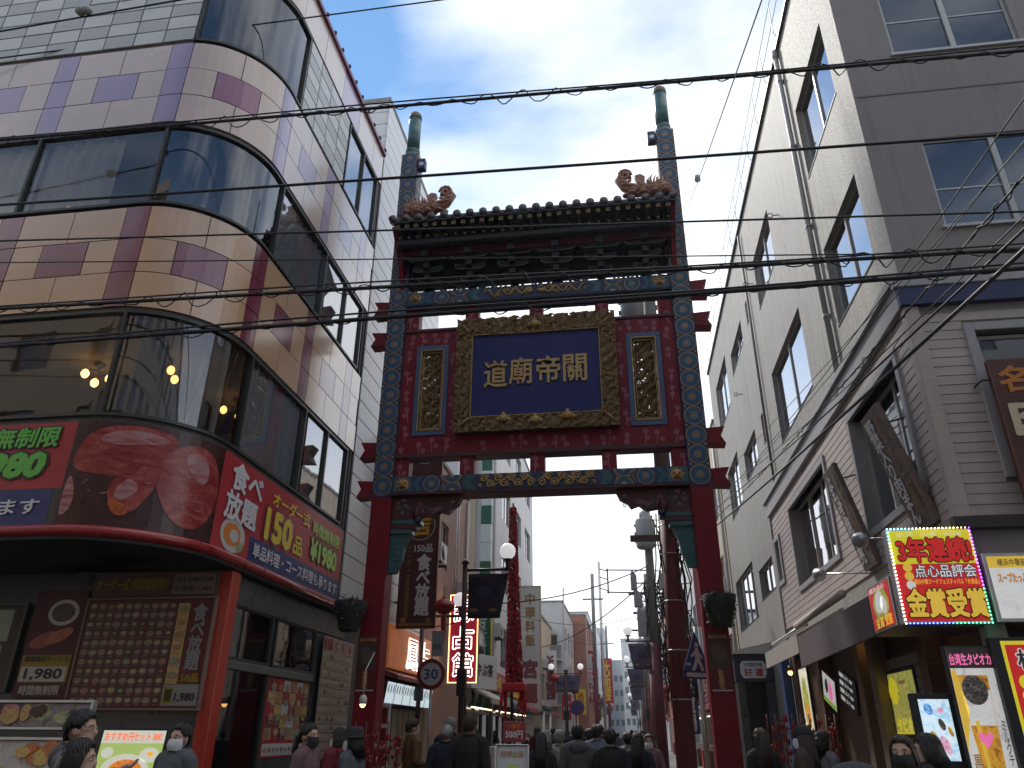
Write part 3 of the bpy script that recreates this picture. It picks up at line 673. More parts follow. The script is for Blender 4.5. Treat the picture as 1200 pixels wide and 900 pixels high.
# lit screen
scr = lambda n_, c, e: mat('screen_' + n_, c, 0.3, emit=e)
b = Board(frame((-5.42, 7.75, 1.03), (0.985, 0.17, 0), (0, 0.16, 1)))
b.slab(0, 0, 0.70, 0.60, black, 0.06).rect(0.03, 0.03, 0.67, 0.57, scr('green', (0.42, 0.55, 0.16), 0.55), 1)
b.ell(0.33, 0.20, 0.24, 0.15, scr('white', (0.7, 0.72, 0.6), 0.5), 2).ell(0.34, 0.20, 0.17, 0.10, food('screen_dish', [(.25, .02, .01), (.7, .10, .02), (.8, .3, .05), (.5, .05, .01), (.8, .6, .3)], 18, .6), 3).ell(0.55, 0.34, 0.10, 0.07, scr('white', (0.7, .72, .6), .5), 2).ell(0.56, 0.35, 0.03, 0.02, scr('orange', (0.8, 0.3, 0.02), 0.9), 3)
b.ell(0.12, 0.36, 0.06, 0.05, scr('white', (0.7, .72, .6), .5), 2); b.rect(0.03, 0.45, 0.67, 0.57, scr('white', (0.7, .72, .6), .5), 1.5)
b.text('おすすめ円セット 880', 0.35, 0.51, 0.58, 0.08, scr('red', (0.7, 0.08, 0.02), 0.9), 3, 0.01)
b.back.box((0.3, -1.0, -0.08), (0.4, 0.0, -0.03), black)
b.done(thing('menu_screen', 'bright green lit menu screen showing a red dish for 880', 'screen'))
# ================================================================== stucco building on the right
stucco = weathered(mat('stucco', (0.375, 0.348, 0.305), 0.6, var=0.20, vscale=11.0, bump=0.8, bscale=40, spec=0.5), (0.11, 0.10, 0.085), 0.75, (2.2, 2.2, 0.16))
taupe = mat('taupe_render', (0.272, 0.245, 0.238), 0.8, var=0.10, vscale=0.7, bump=0.15, bscale=90)
weathered(taupe, (0.11, 0.10, 0.095), 0.45, (1.6, 1.6, 0.14))
siding_m = mat('siding_board', (0.47, 0.385, 0.35), 0.55, var=0.10, vscale=2.0, stretch=(0.5, 0.5, 8), bump=0.15, bscale=40)
weathered(siding_m, (0.15, 0.12, 0.10), 0.25)
trim_m = mat('painted_trim', (0.36, 0.345, 0.345), 0.5, var=0.08)
brown_trim = mat('mauve_trim', (0.22, 0.175, 0.165), 0.6, var=0.1)
blue_band = mat('blue_band', (0.012, 0.022, 0.085), 0.45, var=0.15)
sash = mat('window_sash', (0.42, 0.42, 0.40), 0.4, metal=0.3)
dark_room = mat('dark_room', (0.035, 0.032, 0.03), 0.8, var=0.3)
pale_blind = mat('pale_blind', (0.50, 0.48, 0.42), 0.7, var=0.1)
glass_right = glass('window_glass_right', (0.6, 0.62, 0.64), 0.34, wave=0.04)
CX, CY = 4.0, 9.4
bl = thing('stucco_building', 'tall stucco building with recessed windows and grey siding below on the right corner', 'building')
TOP = 15.2
# side wall openings (Y0, z0, Y1, z1)
SIDE_W = [(10.02, 11.42, 12.15, 13.12), (10.05, 8.12, 12.15, 9.72), (15.6, 11.85, 17.9, 13.35), (14.4, 8.0, 17.75, 9.85), (20.75, 12.4, 23.2, 13.15), (19.4, 12.42, 19.75, 13.1), (24.4, 11.95, 27.4, 13.8), (20.9, 8.7, 23.15, 9.62), (19.5, 8.75, 19.8, 9.55), (24.4, 8.5, 27.0, 10.2), (24.2, 4.85, 28.2, 6.5), (21.0, 5.15, 23.25, 5.98)]
FRONT_W = [(4.75, 11.5, 6.65, 13.3), (4.78, 8.13, 6.75, 9.73), (8.2, 11.5, 10.2, 13.3), (8.2, 8.13, 10.2, 9.73)]
YE = 29.0
wm = MB()
wall_grid(wm, CY, YE, 0, TOP, SIDE_W + [(9.6, 0.0, 20.3, 3.3), (10.1, 4.56, 12.55, 6.44), (14.5, 4.65, 18.0, 6.4), (19.55, 5.1, 20.2, 6.15)], lambda u, v, d: (CX + d, u, v), stucco, 0.15)
wm.build('side_wall', bl, fix=False)
wm = MB(); wall_grid(wm, CX, 17.0, 0, TOP, FRONT_W + [(4.2, 0.0, 16, 3.4), (4.72, 4.5, 6.5, 6.42)], lambda u, v, d: (u, CY + d, v), taupe, 0.10); wm.build('front_wall', bl)
rb = MB(); rb.box((4.1, 9.6, 14.9), (17, YE, 15.05), taupe); rb.box((4.3, YE - 0.1, 0), (17, YE, 15), taupe); rb.build('roof', bl)
cp = MB(); cp.box((3.93, CY - 0.06, TOP), (4.2, YE, TOP + 0.07), alu_dark); cp.box((3.93, CY - 0.06, TOP), (17, CY + 0.15, TOP + 0.07), alu_dark); cp.build('coping', bl)
gr = MB(); gr.box((4.05, CY - 0.012, 10.66), (17, CY + 0.01, 10.70), brown_trim); gr.build('string_course', bl)
inr = MB()
for z in (7.0, 10.5, 14.7): inr.box((4.35, 9.75, z), (16, YE - .3, z + .15), dark_room)
inr.box((7.6, 9.8, 3.6), (7.75, YE - .3, 14.7), dark_room); inr.box((4.3, 13.2, 3.6), (7.6, 13.3, 14.7), dark_room); inr.box((4.3, 20.2, 3.6), (7.6, 20.3, 14.7), dark_room); inr.build('inner_wall', bl)
def side_window(y0, z0, y1, z1, blind=None, mull=1, dep=0.10):
    w_ = MB(); X = CX + dep; t_ = 0.045
    w_.box((X, y0, z0), (X + .06, y1, z0 + t_), sash); w_.box((X, y0, z1 - t_), (X + .06, y1, z1), sash); w_.box((X, y0, z0 + t_), (X + .06, y0 + t_, z1 - t_), sash); w_.box((X, y1 - t_, z0 + t_), (X + .06, y1, z1 - t_), sash)
    for k in range(mull):
        ym = y0 + (y1 - y0) * (k + 1) / (mull + 1); w_.box((X - .01, ym - .03, z0 + t_), (X + .05, ym + .03, z1 - t_), sash)
    o_ = w_.build('window', bl); ys = [y0 + (y1 - y0) * k / (mull + 1) for k in range(mull + 2)]
    for k in range(mull + 1):
        p_ = MB(); p_.box((X + 0.02, ys[k] + .03, z0 + t_), (X + 0.028, ys[k + 1] - .03, z1 - t_), glass_right); p_.build('pane', o_)
    s_ = MB(); s_.box((CX - 0.012, y0 - 0.02, z0 - 0.03), (X, y1 + 0.02, z0), black); s_.build('sill', o_)
    if blind is not None:
        c_ = MB(); c_.box((X + .1, y0 + (y1 - y0) * blind, z0), (X + .12, y1, z1), pale_blind); c_.build('blind', o_)
for k, (a, b_, c, d) in enumerate(SIDE_W): side_window(a, b_, c, d, [0.45, None, 0.3, 0.05, None, None, None, None, None, 0.2, 0.4, None][k], 0 if (c - a) < 1 else (3 if k == 10 else 1))
def front_window(x0, z0, x1, z1, Y, m_=sash, trans=True):
    w_ = MB(); t_ = 0.05
    w_.box((x0, Y, z0), (x1, Y + .06, z0 + t_), m_); w_.box((x0, Y, z1 - t_), (x1, Y + .06, z1), m_); w_.box((x0, Y, z0 + t_), (x0 + t_, Y + .06, z1 - t_), m_); w_.box((x1 - t_, Y, z0 + t_), (x1, Y + .06, z1 - t_), m_)
    xm = (x0 + x1) / 2; w_.box((xm - .04, Y - .015, z0 + t_), (xm + .04, Y + .05, z1 - t_), m_)
    if trans: w_.box((x0 + t_, Y + .01, z0 + (z1 - z0) * .42), (x1 - t_, Y + .04, z0 + (z1 - z0) * .42 + .03), m_)
    o_ = w_.build('window', bl)
    for a, c in ((x0 + t_, xm - .04), (xm + .04, x1 - t_)):
        p_ = MB(); p_.box((a, Y + .02, z0 + t_), (c, Y + .028, z1 - t_), glass_dark); p_.build('pane', o_)
    s_ = MB(); s_.box((x0 - .05, CY - .05, z0 - .05), (x1 + .05, Y, z0), m_); s_.build('sill', o_)
    if trans: c_ = MB(); c_.box((xm + .1, Y + .16, z0), (x1, Y + .18, z0 + .5), pale_blind); c_.box((x0 + .1, Y + .2, z0 + .9), (x0 + .5, Y + .22, z1), drape); c_.box((x0 + .15, Y + .12, z0 + .05), (x0 + .45, Y + .14, z0 + .4), white_print); c_.build('blind', o_)
for (a, b_, c, d) in FRONT_W: front_window(a, b_, c, d, CY + 0.05)
front_window(4.76, 4.54, 6.46, 6.38, CY + 0.06, trim_m, False)
cu = MB(); cu.box((4.8, 9.75, 4.5), (6.4, 9.77, 6.4), mat('yellow_curtain', (0.35, 0.27, 0.12), 0.8, var=0.4, vscale=9, stretch=(4, 1, 0.4))); cu.build('curtain', bl)
wt = MB()
for a, b_ in (((4.62, 4.42), (4.74, 6.54)), ((6.48, 4.42), (6.6, 6.54)), ((4.74, 6.42), (6.48, 6.54)), ((4.74, 4.42), (6.48, 4.5))): wt.box((a[0], CY - 0.06, a[1]), (b_[0], CY + 0.02, b_[1]), trim_m, 0.008)
wt.build('window_trim', bl)
# siding on the lower storey, board by board
BH = 0.131
def boards_front():
    z = 3.97; k = 0
    while z + BH < 6.80:
        for (a, b_) in (((4.13, 4.62), (6.6, 17)) if 4.42 < z + BH / 2 < 6.54 else ((4.13, 17),)):
            m_ = MB(); m_.prism([(CY - 0.002, z), (CY - 0.024, z + 0.004), (CY - 0.018, z + BH - 0.003), (CY - 0.002, z + BH - 0.003)], a, b_, siding_m, 'yz'); m_.build('siding_board', bl, fix=True)
        z += BH
SW = [(10.0, 4.44, 12.65, 6.56), (14.4, 4.52, 18.1, 6.52), (19.5, 5.0, 20.25, 6.22)]
def boards_side():
    z = 3.97
    while z + BH < 6.85:
        segs = [(9.52, 20.3)]
        for (y0, z0, y1, z1) in SW:
            if z0 < z + BH / 2 < z1: segs = [s_ for (a, b_) in segs for s_ in (((a, min(b_, y0)), (max(a, y1), b_)) if a < y1 and b_ > y0 else ((a, b_),)) if s_[1] - s_[0] > 0.01]
        for a, b_ in segs:
            m_ = MB(); m_.prism([(CX - 0.002, z), (CX - 0.024, z + 0.004), (CX - 0.018, z + BH - 0.003), (CX - 0.002, z + BH - 0.003)], a, b_, siding_m, 'xz'); m_.build('siding_board', bl, fix=True)
        z += BH
boards_front(); boards_side()
tr_ = MB(); tr_.box((CX - 0.05, CY - 0.05, 3.8), (4.13, 9.52, 6.84), siding_m, 0.01); tr_.build('corner_board', bl)
tr_ = MB(); tr_.box((CX - 0.06, 20.3, 3.3), (CX + 0.02, 20.45, 7.0), trim_m, 0.01); tr_.build('corner_board', bl)
tr_ = MB(); tr_.box((CX - 0.10, CY - 0.10, 6.84), (17, CY - 0.003, 7.12), blue_band, 0.008); tr_.build('blue_band', bl)
tr_ = MB(); tr_.box((CX - 0.08, CY + 0.0, 6.86), (CX - 0.003, 20.5, 7.22), trim_m, 0.01); tr_.box((CX - 0.14, CY, 7.22), (CX - 0.003, 20.6, 7.34), trim_m, 0.01); tr_.box((CX - .14, CY - .12, 7.12), (17, CY - .003, 7.24), trim_m, 0.01); tr_.build('cornice', bl)
tr_ = MB(); tr_.box((CX - 0.12, CY - 0.12, 3.80), (17, CY - 0.003, 3.95), mat('dark_ledge', (0.03, 0.022, 0.02), 0.5), 0.01); tr_.box((CX - 0.12, CY, 3.80), (CX - 0.003, 10.5, 3.96), brown_trim, 0.01); tr_.build('ledge', bl)
def deep_window(y0, z0, y1, z1):
    """siding window with a broad pale casing and three sashes"""
    w_ = MB(); t_ = 0.12
    for a, c in (((y0, z0), (y1, z0 + t_)), ((y0, z1 - t_), (y1, z1)), ((y0, z0 + t_), (y0 + t_, z1 - t_)), ((y1 - t_, z0 + t_), (y1, z1 - t_))): w_.box((CX - 0.06, a[0], a[1]), (CX + 0.24, c[0], c[1]), trim_m, 0.008)
    o_ = w_.build('window', bl); n = 3 if y1 - y0 > 1 else 1
    for k in range(n):
        a = y0 + t_ + (y1 - y0 - 2 * t_) * k / n; c = y0 + t_ + (y1 - y0 - 2 * t_) * (k + 1) / n
        f_ = MB(); X = CX + 0.16 + 0.02 * (k % 2)
        for p, r in (((a, z0 + t_), (c, z0 + t_ + .05)), ((a, z1 - t_ - .05), (c, z1 - t_)), ((a, z0 + t_ + .05), (a + .05, z1 - t_ - .05)), ((c - .05, z0 + t_ + .05), (c, z1 - t_ - .05))): f_.box((X, p[0], p[1]), (X + .05, r[0], r[1]), sash)
        f_.build('sash', o_); p_ = MB(); p_.box((X + .02, a + .05, z0 + t_ + .05), (X + .026, c - .05, z1 - t_ - .05), glass_right); p_.build('pane', o_)
    c_ = MB(); c_.box((CX + .32, y0 + .1, z0), (CX + .34, y1 - .1, z0 + (z1 - z0) * 0.75), mat('green_blind', (0.20, 0.26, 0.24), 0.8, var=0.15)); c_.build('blind', o_)
for s_ in SW: deep_window(*s_)
# downpipe, hooks, roof railing, cables fixed to the wall
dp = MB(); dp.tube([(CX - 0.07, 12.5, 7.34), (CX - 0.07, 12.5, 15.1)], 0.05, trim_m, 10); dp.tube([(CX - 0.07, 12.5, 15.0), (CX - 0.07, 12.5, 15.2), (CX + .05, 12.5, 15.3)], 0.065, trim_m, 10)
for z in (8.5, 10.5, 12.5, 14.3): dp.box((CX - .13, 12.44, z), (CX, 12.56, z + .04), alu)
dp.build('downpipe', bl)
dp = MB(); dp.tube([(CX - 0.06, 19.0, 7.3), (CX - 0.06, 19.0, 15.0)], 0.035, brown_trim, 8); dp.build('downpipe', bl)
for (y, z) in ((14.6, 12.4), (12.4, 9.6), (18.3, 12.9), (22, 11.2)):
    h_ = MB(); h_.tube([(CX + .02, y, z), (CX - .14, y, z), *[(CX - .20 + .06 * math.cos(t), y, z + .06 * math.sin(t)) for t in [0.0, 0.8, 1.6, 2.4, 3.2, 4.0, 4.8, 5.6, 6.2]]], 0.012, alu_dark, 6); h_.build('wall_hook', bl)
rl = MB()
for k in range(15):
    y = 9.6 + k * 1.3; rl.tube([(CX + .02, y, TOP), (CX - .1, y, TOP + .25), (CX - .1, y, TOP + 1.1)], 0.011, alu, 6)
for z in (0.55, 1.1): rl.tube([(CX - .1, 9.6, TOP + z), (CX - .1, 27.8, TOP + z)], 0.008, alu, 6)
rl.build('roof_railing', bl)

# ---- ground floor shop
wood = mat('dark_wood', (0.13, 0.07, 0.04), 0.5, var=0.3, vscale=4, stretch=(1, 1, 6))
mauve = mat('mauve_canvas', (0.13, 0.095, 0.098), 0.75, var=0.12, bump=0.1)
sh = MB(); sh.box((4.25, 9.9, 0), (4.4, 20.2, 3.3), wood); sh.box((4.0, 9.55, 3.3), (16, 20.2, 3.4), wood); sh.box((4.3, 11.6, 0), (16, 11.75, 3.4), wood); sh.build('shop_wall', bl)
for y in (11.55, 13.9, 14.7, 17.7, 20.1):
    p_ = MB(); p_.box((3.98, y - 0.14, 0), (4.24, y + 0.14, 3.3), wood if y < 12 or y > 17 else mat('tan_column', (0.24, 0.17, 0.11), 0.6, var=0.1), 0.01); p_.build('column', bl)
btile = mat('pale_brick', (0.33, 0.30, 0.27), 0.6, var=0.1)
bw = MB()
for j in range(16):
    for i in range(5):
        y = 12.1 + i * 0.34 + (0.17 if j % 2 else 0); bw.box((4.19, y, j * 0.17 + .01), (4.235, min(y + 0.33, 13.75), j * 0.17 + 0.165), btile)
bo_ = bw.build('tile_panel', bl); bo_['kind'] = 'stuff'
can = MB(); can.prism([(10.42, 2.74), (14.95, 2.70), (14.95, 3.22), (10.42, 3.22)], 3.10, 3.14, mauve, 'yz'); can.prism([(3.14, 3.18), (3.14, 3.22), (4.0, 3.62), (4.0, 3.56)], 10.42, 14.95, mauve, 'xz'); can.prism([(3.10, 2.74), (3.9, 2.9), (3.9, 3.2), (3.1, 3.2)], 10.40, 10.43, mauve, 'xz')
tag(can.build('shop_awning', fix=True), 'mauve canvas awning along the side of the corner bun shop', 'awning')
wa = MB(); wa.prism([(3.1, 3.20), (3.1, 3.27), (4.0, 3.75), (4.0, 3.68)], 15.0, 18.6, mat('cream_canvas', (0.45, 0.40, 0.36), 0.7, var=0.1), 'xz'); wa.prism([(3.1, 2.95), (3.1, 3.2), (3.13, 3.2), (3.13, 2.95)], 15.0, 18.6, mat('cream_canvas', (0, 0, 0)), 'xz')
wa.tube([(3.3, 15.0, 3.45), (3.3, 18.6, 3.45)], 0.04, alu, 8); wa.tube([(3.12, 11.6, 3.45), (3.12, 15.0, 3.42)], 0.06, mat('cream_canvas', (0, 0, 0)), 8)
tag(wa.build('cream_awning', fix=True), 'pale cream awning beyond the mauve one on the right shopfront', 'awning')
# corner canopy that carries the sign boxes
cb = MB(); cb.box((3.12, 9.45, 2.72), (4.05, 10.42, 2.80), wood); cb.box((3.16, 9.5, 2.80), (17, 10.3, 3.3), brown_trim, 0.01); cb.build('canopy', bl)

def emi(n_, c, e=0.55): return mat('lit_' + n_, c, 0.35, emit=e, var=0.06, vscale=3)
L_red, L_yel, L_white, L_gold, L_grn, L_blue = emi('red', (0.55, 0.02, 0.02), 0.5), emi('yellow', (0.70, 0.62, 0.03), 0.5), emi('white', (0.75, 0.75, 0.74), 0.4), emi('gold', (0.75, 0.5, 0.06), 0.5), emi('green', (0.25, 0.42, 0.08), 0.5), emi('cyan', (0.35, 0.68, 0.85), 0.8)
L_mixg, L_mixo, L_mixw = food('lit_tea', [(.10, .12, .02), (.30, .34, .06), (.55, .5, .12), (.2, .22, .05), (.6, .6, .4)], 6, .45), food('lit_syrup', [(.10, .03, .0), (.45, .18, .02), (.7, .38, .04), (.4, .14, .02), (.75, .55, .2)], 5, .5), food('lit_paper', [(.35, .36, .38), (.62, .63, .62), (.72, .72, .70), (.50, .50, .50), (.75, .74, .7)], 3, .5)
L_pearl = food('lit_pearls', [(.01, .01, .01), (.04, .03, .03), (.10, .08, .07), (.3, .28, .26), (.03, .025, .02)], 30, .2)
L_brown, L_pink, L_dark, L_cream, L_orange = emi('brown', (0.30, 0.16, 0.04), 0.4), emi('pink', (0.75, 0.16, 0.38), 0.7), emi('dark', (0.04, 0.03, 0.03), 0.2), emi('cream', (0.62, 0.62, 0.52), 0.5), emi('orange', (0.7, 0.26, 0.02), 0.6)
# the award sign with running lights
t_ = thing('award_sign_box', 'bright yellow and red award sign edged with coloured running lights at the right corner', 'sign')
b = Board(frame((3.12, 9.28, 2.74), (1, 0.02, 0)))
b.slab(-0.02, 0, 0.93, 1.07, alu, 0.14)
b.rect(0.0, 0.02, 0.91, 0.66, L_red, 1); b.rect(0.0, 0.66, 0.91, 1.05, L_yel, 1)
b.text('2013年・2014年・2015年', 0.45, 1.0, 0.72, 0.055, L_cream, 3, 0.01)
b.outlined('3年連続!', 0.47, 0.82, 0.80, 0.27, L_red, mat('dark_maroon', (0.12, 0.01, 0.01), 0.5), 3, 0.04, 0.05)
b.outlined('点心品評会', 0.54, 0.575, 0.66, 0.14, L_white, navy_print, 3, 0.02, 0.05)
b.text('横浜中華フードフェスティバル「大食品」', 0.53, 0.455, 0.70, 0.06, L_gold, 3, 0.015)
b.outlined('金賞受賞', 0.48, 0.22, 0.84, 0.30, L_gold, mat('dark_brown_edge', (0.10, 0.03, 0.0), 0.5), 3, 0.04, 0.05)
for z in (0.62, 0.52, 0.42): b.ell(0.14, z, 0.05, 0.05, L_gold if z > .5 else L_white, 3)
b.done(t_)
led = [mat('led_' + n_, c, 0.3, emit=7.0) for n_, c in (('white', (1, 1, 0.9)), ('violet', (0.55, 0.1, 1.0)), ('green', (0.05, 0.9, 0.3)), ('blue', (0.1, 0.2, 1.0)), ('cyan', (0.2, 0.7, 1.0)), ('gold', (1, 0.85, 0.3)))]
for q_, (a, c, n) in enumerate((((0, 0), (0, 1.07), 26), ((0, 1.07), (0.91, 1.07), 22), ((0.91, 1.07), (0.91, 0), 26), ((0.91, 0), (0, 0), 22))):
    for i in range(n):
        f_ = i / n; u, v = a[0] + (c[0] - a[0]) * f_, a[1] + (c[1] - a[1]) * f_
        k = [0 if f_ < .85 else 4, 5 if f_ > .35 else 4, 1 if f_ < .65 else 2, 2 if f_ < .45 else 3][q_]
        l_ = MB(); l_.ball((u, v, 0.010), 0.009, led[k], 6); l_.build('led', t_)
b = Board(frame((3.10, 10.38, 2.75), (0, -1, 0)))
b.slab(0, 0, 0.86, 0.56, alu, 0.1).rect(0.03, 0.03, 0.83, 0.53, L_red, 1); b.ell(0.45, 0.30, 0.30, 0.19, L_mixg, 2); b.ell(0.40, 0.33, 0.16, 0.12, L_mixw, 3, rot=.4); b.ell(0.55, 0.28, 0.12, 0.1, L_mixw, 3, rot=-.5); b.outlined('金賞', 0.33, 0.10, 0.3, 0.13, L_gold, L_dark, 4, 0.03, 0.05); b.text('受賞', .65, .1, .25, .12, L_gold, 4, .03); b.text('横浜点心', 0.4, 0.49, 0.6, 0.06, L_white, 4)
b.done(thing('small_sign_box', 'small red sign box with a dumpling picture left of the award sign', 'sign'))
b = Board(frame((4.12, 9.26, 2.78), (1, 0, 0)))
b.slab(-0.04, -0.04, 1.9, 0.72, alu, 0.1).rect(0, 0, 1.86, 0.68, L_cream, 1); b.rect(0, 0.55, 1.86, 0.68, L_gold, 2); b.text('横浜中華街フードフェスティバル 2013年・2014年・2015年', 0.9, 0.61, 1.6, 0.08, L_dark, 3, 0.01); b.outlined('スープたっぷり', 0.24, 0.44, 0.34, 0.10, L_orange, L_dark, 3, .02, .03); b.rect(0, 0, 1.86, .55, L_mixw, 1.5); b.ell(0.75, 0.32, 0.30, 0.2, L_mixg, 2); b.ell(0.75, 0.36, 0.22, 0.15, L_mixw, 3); b.outlined('大金賞', 0.62, 0.12, 0.5, 0.18, L_gold, L_red, 4, .03, .05); b.ell(1.3, .3, .3, .2, L_brown, 2)
b.done(thing('wide_sign_box', 'wide pale food sign box to the right of the award sign at the picture edge', 'sign'))
b = Board(frame((4.02, 9.22, 0.5), (1, 0, 0)))
b.slab(-0.10, -0.05, 1.5, 2.08, black, 0.12).rect(0, 0, 1.46, 2.04, L_yel, 1); b.rect(0.035, 1.25, 1.42, 2.0, L_red, 2); b.rect(0.035, 0.03, 1.42, 1.235, L_cream, 2)
b.outlined('横浜点心', 0.60, 1.85, 0.95, 0.2, L_dark, L_white, 4, .02, .05); b.text('2013年 3年連続', .62, 1.66, .6, .07, L_white, 4); b.outlined('金賞受賞', .85, 1.36, .9, .24, L_gold, L_dark, 4, .03, .04)
for z in (1.62, 1.48, 1.34): b.ell(0.16, z, 0.075, 0.075, L_yel if z > 1.4 else L_white, 4)
b.rect(.035, .03, 1.42, 1.235, L_mixw, 2.5); b.ell(0.33, 1.0, 0.2, 0.2, L_yel, 3); b.poly([(.24, .78), (.42, .80), (.36, .72)], L_red, 4); b.ell(0.7, 0.5, 0.45, 0.3, L_mixw, 3); b.ell(.7, .5, .3, .2, L_mixo, 4)
b.done(thing('lit_menu_box', 'yellow edged lit menu box at the right edge with red top', 'sign'))
b = Board(frame((3.48, 9.30, 0.55), (1, 0, 0)))
b.slab(-0.02, -0.02, 0.46, 1.95, black, 0.1).rect(0, 0, 0.44, 1.93, L_mixw, 1); b.poly([(0.05, 1.65), (0.36, 1.65), (0.31, 0.3), (0.13, 0.3)], L_mixo, 2); b.poly([(0.06, 1.5), (0.35, 1.5), (0.335, 1.15), (0.085, 1.15)], L_mixw, 3); b.ell(0.20, 1.50, 0.13, 0.15, L_pearl, 4); b.poly([(.16, .3), (.20, .3), (.17, 1.2), (.13, 1.2)], L_gold, 4); b.poly([(.20, .93), (.27, 1.03), (.265, 1.08), (.235, 1.09), (.20, 1.05), (.165, 1.09), (.135, 1.08), (.13, 1.03)], L_pink, 5)
b.rect(0.0, 1.72, 0.44, 1.93, L_dark, 2); b.text('台湾生タピオカ', 0.22, 1.81, 0.42, 0.12, L_pink, 4, 0.03); b.text('ミルクティー', .40, .9, .05, .6, L_dark, 5, .01, True); b.poly([(0.0, 1.7), (0.05, 1.7), (0.1, 1.3), (0, .9)], L_gold, 3); b.text('黒糖', .07, .75, .08, .25, L_brown, 5, .02, True)
b.done(thing('drink_poster', 'tall bubble tea drink poster left of the lit menu box', 'poster'))
b = Board(frame((3.10, 9.36, 1.36), (1, 0.05, 0)))
b.slab(-0.06, -0.09, 0.40, 0.66, black, 0.1).rect(0, 0, 0.32, 0.60, food('lit_ice', [(.10, .35, .62), (.35, .66, .85), (.75, .85, .9), (.30, .6, .8), (.8, .6, .7)], 7, .75), 1)
for (u, v, a, c, m_) in ((.09, .50, .045, .06, food('lit_blue_ice', [(.02, .12, .45), (.08, .3, .75), (.4, .6, .85), (.05, .2, .6)], 30, .6)), (.21, .49, .035, .03, food('lit_pink_ice', [(.5, .08, .2), (.75, .25, .45), (.85, .6, .7), (.6, .1, .3)], 30, .6)), (.10, .2, .04, .09, L_mixo), (.2, .15, .04, .10, food('lit_pink_ice', [])), (.2, .35, .03, .06, L_pearl), (.275, .28, .02, .05, L_mixo)): b.ell(u, v, a, c, m_, 2, rot=.3)
b.done(thing('drink_screen', 'blue lit screen with ice drinks beneath the award sign', 'screen'))
b = Board(frame((4.16, 13.72, 1.62), (0, -1, 0)))
b.slab(-.05, -.05, 1.22, 0.92, black, 0.06).rect(0, 0, 1.17, 0.87, L_cream, 1); b.rect(0, 0, 1.17, .87, L_mixg, 1.5); b.ell(0.18, 0.62, 0.22, 0.20, L_yel, 2); b.poly([(0.45, 0.82), (0.85, 0.82), (0.78, 0.25), (0.52, 0.25)], L_mixg, 2.5); b.poly([(.48, .75), (.82, .75), (.8, .7), (.5, .7)], L_brown, 3); b.rect(0, 0, 1.17, .26, L_mixg, 3); b.text('タピオカ', 0.55, 0.13, 0.9, 0.18, L_yel, 4, .04); b.rect(0, 0, 1.17, .03, L_yel, 5)
b.done(thing('green_drink_poster', 'lit green and yellow drink poster on the bun shop side wall', 'poster'))
b = Board(frame((4.16, 13.72, 0.75), (0, -1, 0)))
b.slab(-.05, -.05, 1.22, 0.78, black, 0.06).rect(0, 0, 1.17, 0.73, L_yel, 1); b.ell(.7, .5, .3, .16, L_white, 2); b.ell(.4, .2, .2, .14, L_orange, 2)
b.done(thing('yellow_drink_poster', 'yellow lit poster just below the green drink poster', 'poster'))
b = Board(frame((3.96, 17.4, 2.26), (0.0, -0.95, -0.30), (0.0, -0.3, 0.95)))
b.slab(0, 0, 0.95, 0.6, black, 0.04).rect(0.02, 0.02, 0.93, 0.58, L_white, 1); b.ell(.3, .35, .12, .14, L_dark, 2); b.ell(.6, .3, .14, .18, L_pink, 2); b.rect(.02, .02, .93, .12, L_grn, 2)
b.done(thing('tilted_menu_sign', 'tilted white lit menu with pink drinks hung under the mauve awning', 'sign'))
b = Board(frame((3.98, 16.2, 2.2), (0.0, -0.95, -0.28), (0, -.28, .95)))
b.slab(0, 0, 1.1, 0.6, black, 0.04)
for j in range(4): b.text('黒糖ミルク 450', .5, .10 + .14 * j, .8, .08, L_white, 2, .015)
b.done(thing('black_menu_sign', 'black menu board with white writing next to the tilted lit menu', 'sign'))
b = Board(frame((3.95, 19.5, 1.0), (0, -1, 0)))
b.slab(0, 0, 0.9, 2.0, black, 0.05).rect(.03, .03, .87, 1.97, L_cream, 1); b.ell(.45, 1.3, .3, .5, L_mixg, 2); b.ell(.5, 1.0, .25, .3, L_mixo, 3); b.rect(.03, .03, .87, .5, L_yel, 2)
b.done(thing('tall_drink_poster', 'tall narrow yellow green poster beside the blue post on the right', 'poster'))
bp = MB(); bp.box((3.75, 20.35, 0), (3.95, 20.65, 3.4), mat('blue_post', (0.03, 0.06, 0.18), 0.5, var=.1), .01); bp.build('blue_post', bl)
def shop_lamp(x, y, z, label):
    t_ = thing('shop_lamp', label, 'lamp', (x, y, z)); a = MB(); a.lathe([(.02, .12), (.05, .06), (.06, 0)], (0, 0, 0), alu_dark, 10); a.build('lamp_holder', t_); a = MB(); a.ball((0, 0, -.04), .055, bulb_warm, 10); a.build('bulb', t_)
for (x_, y_, lb_) in ((4.12, 14.3, 'bulb glowing in the bun shop behind the black menu board'), (4.1, 10.9, 'bulb glowing behind the drink posters under the canopy')): shop_lamp(x_, y_, 3.05, lb_)
shop_lamp(3.75, 19.4, 2.95, 'glowing bulb hung under the cream awning beside the blue post')
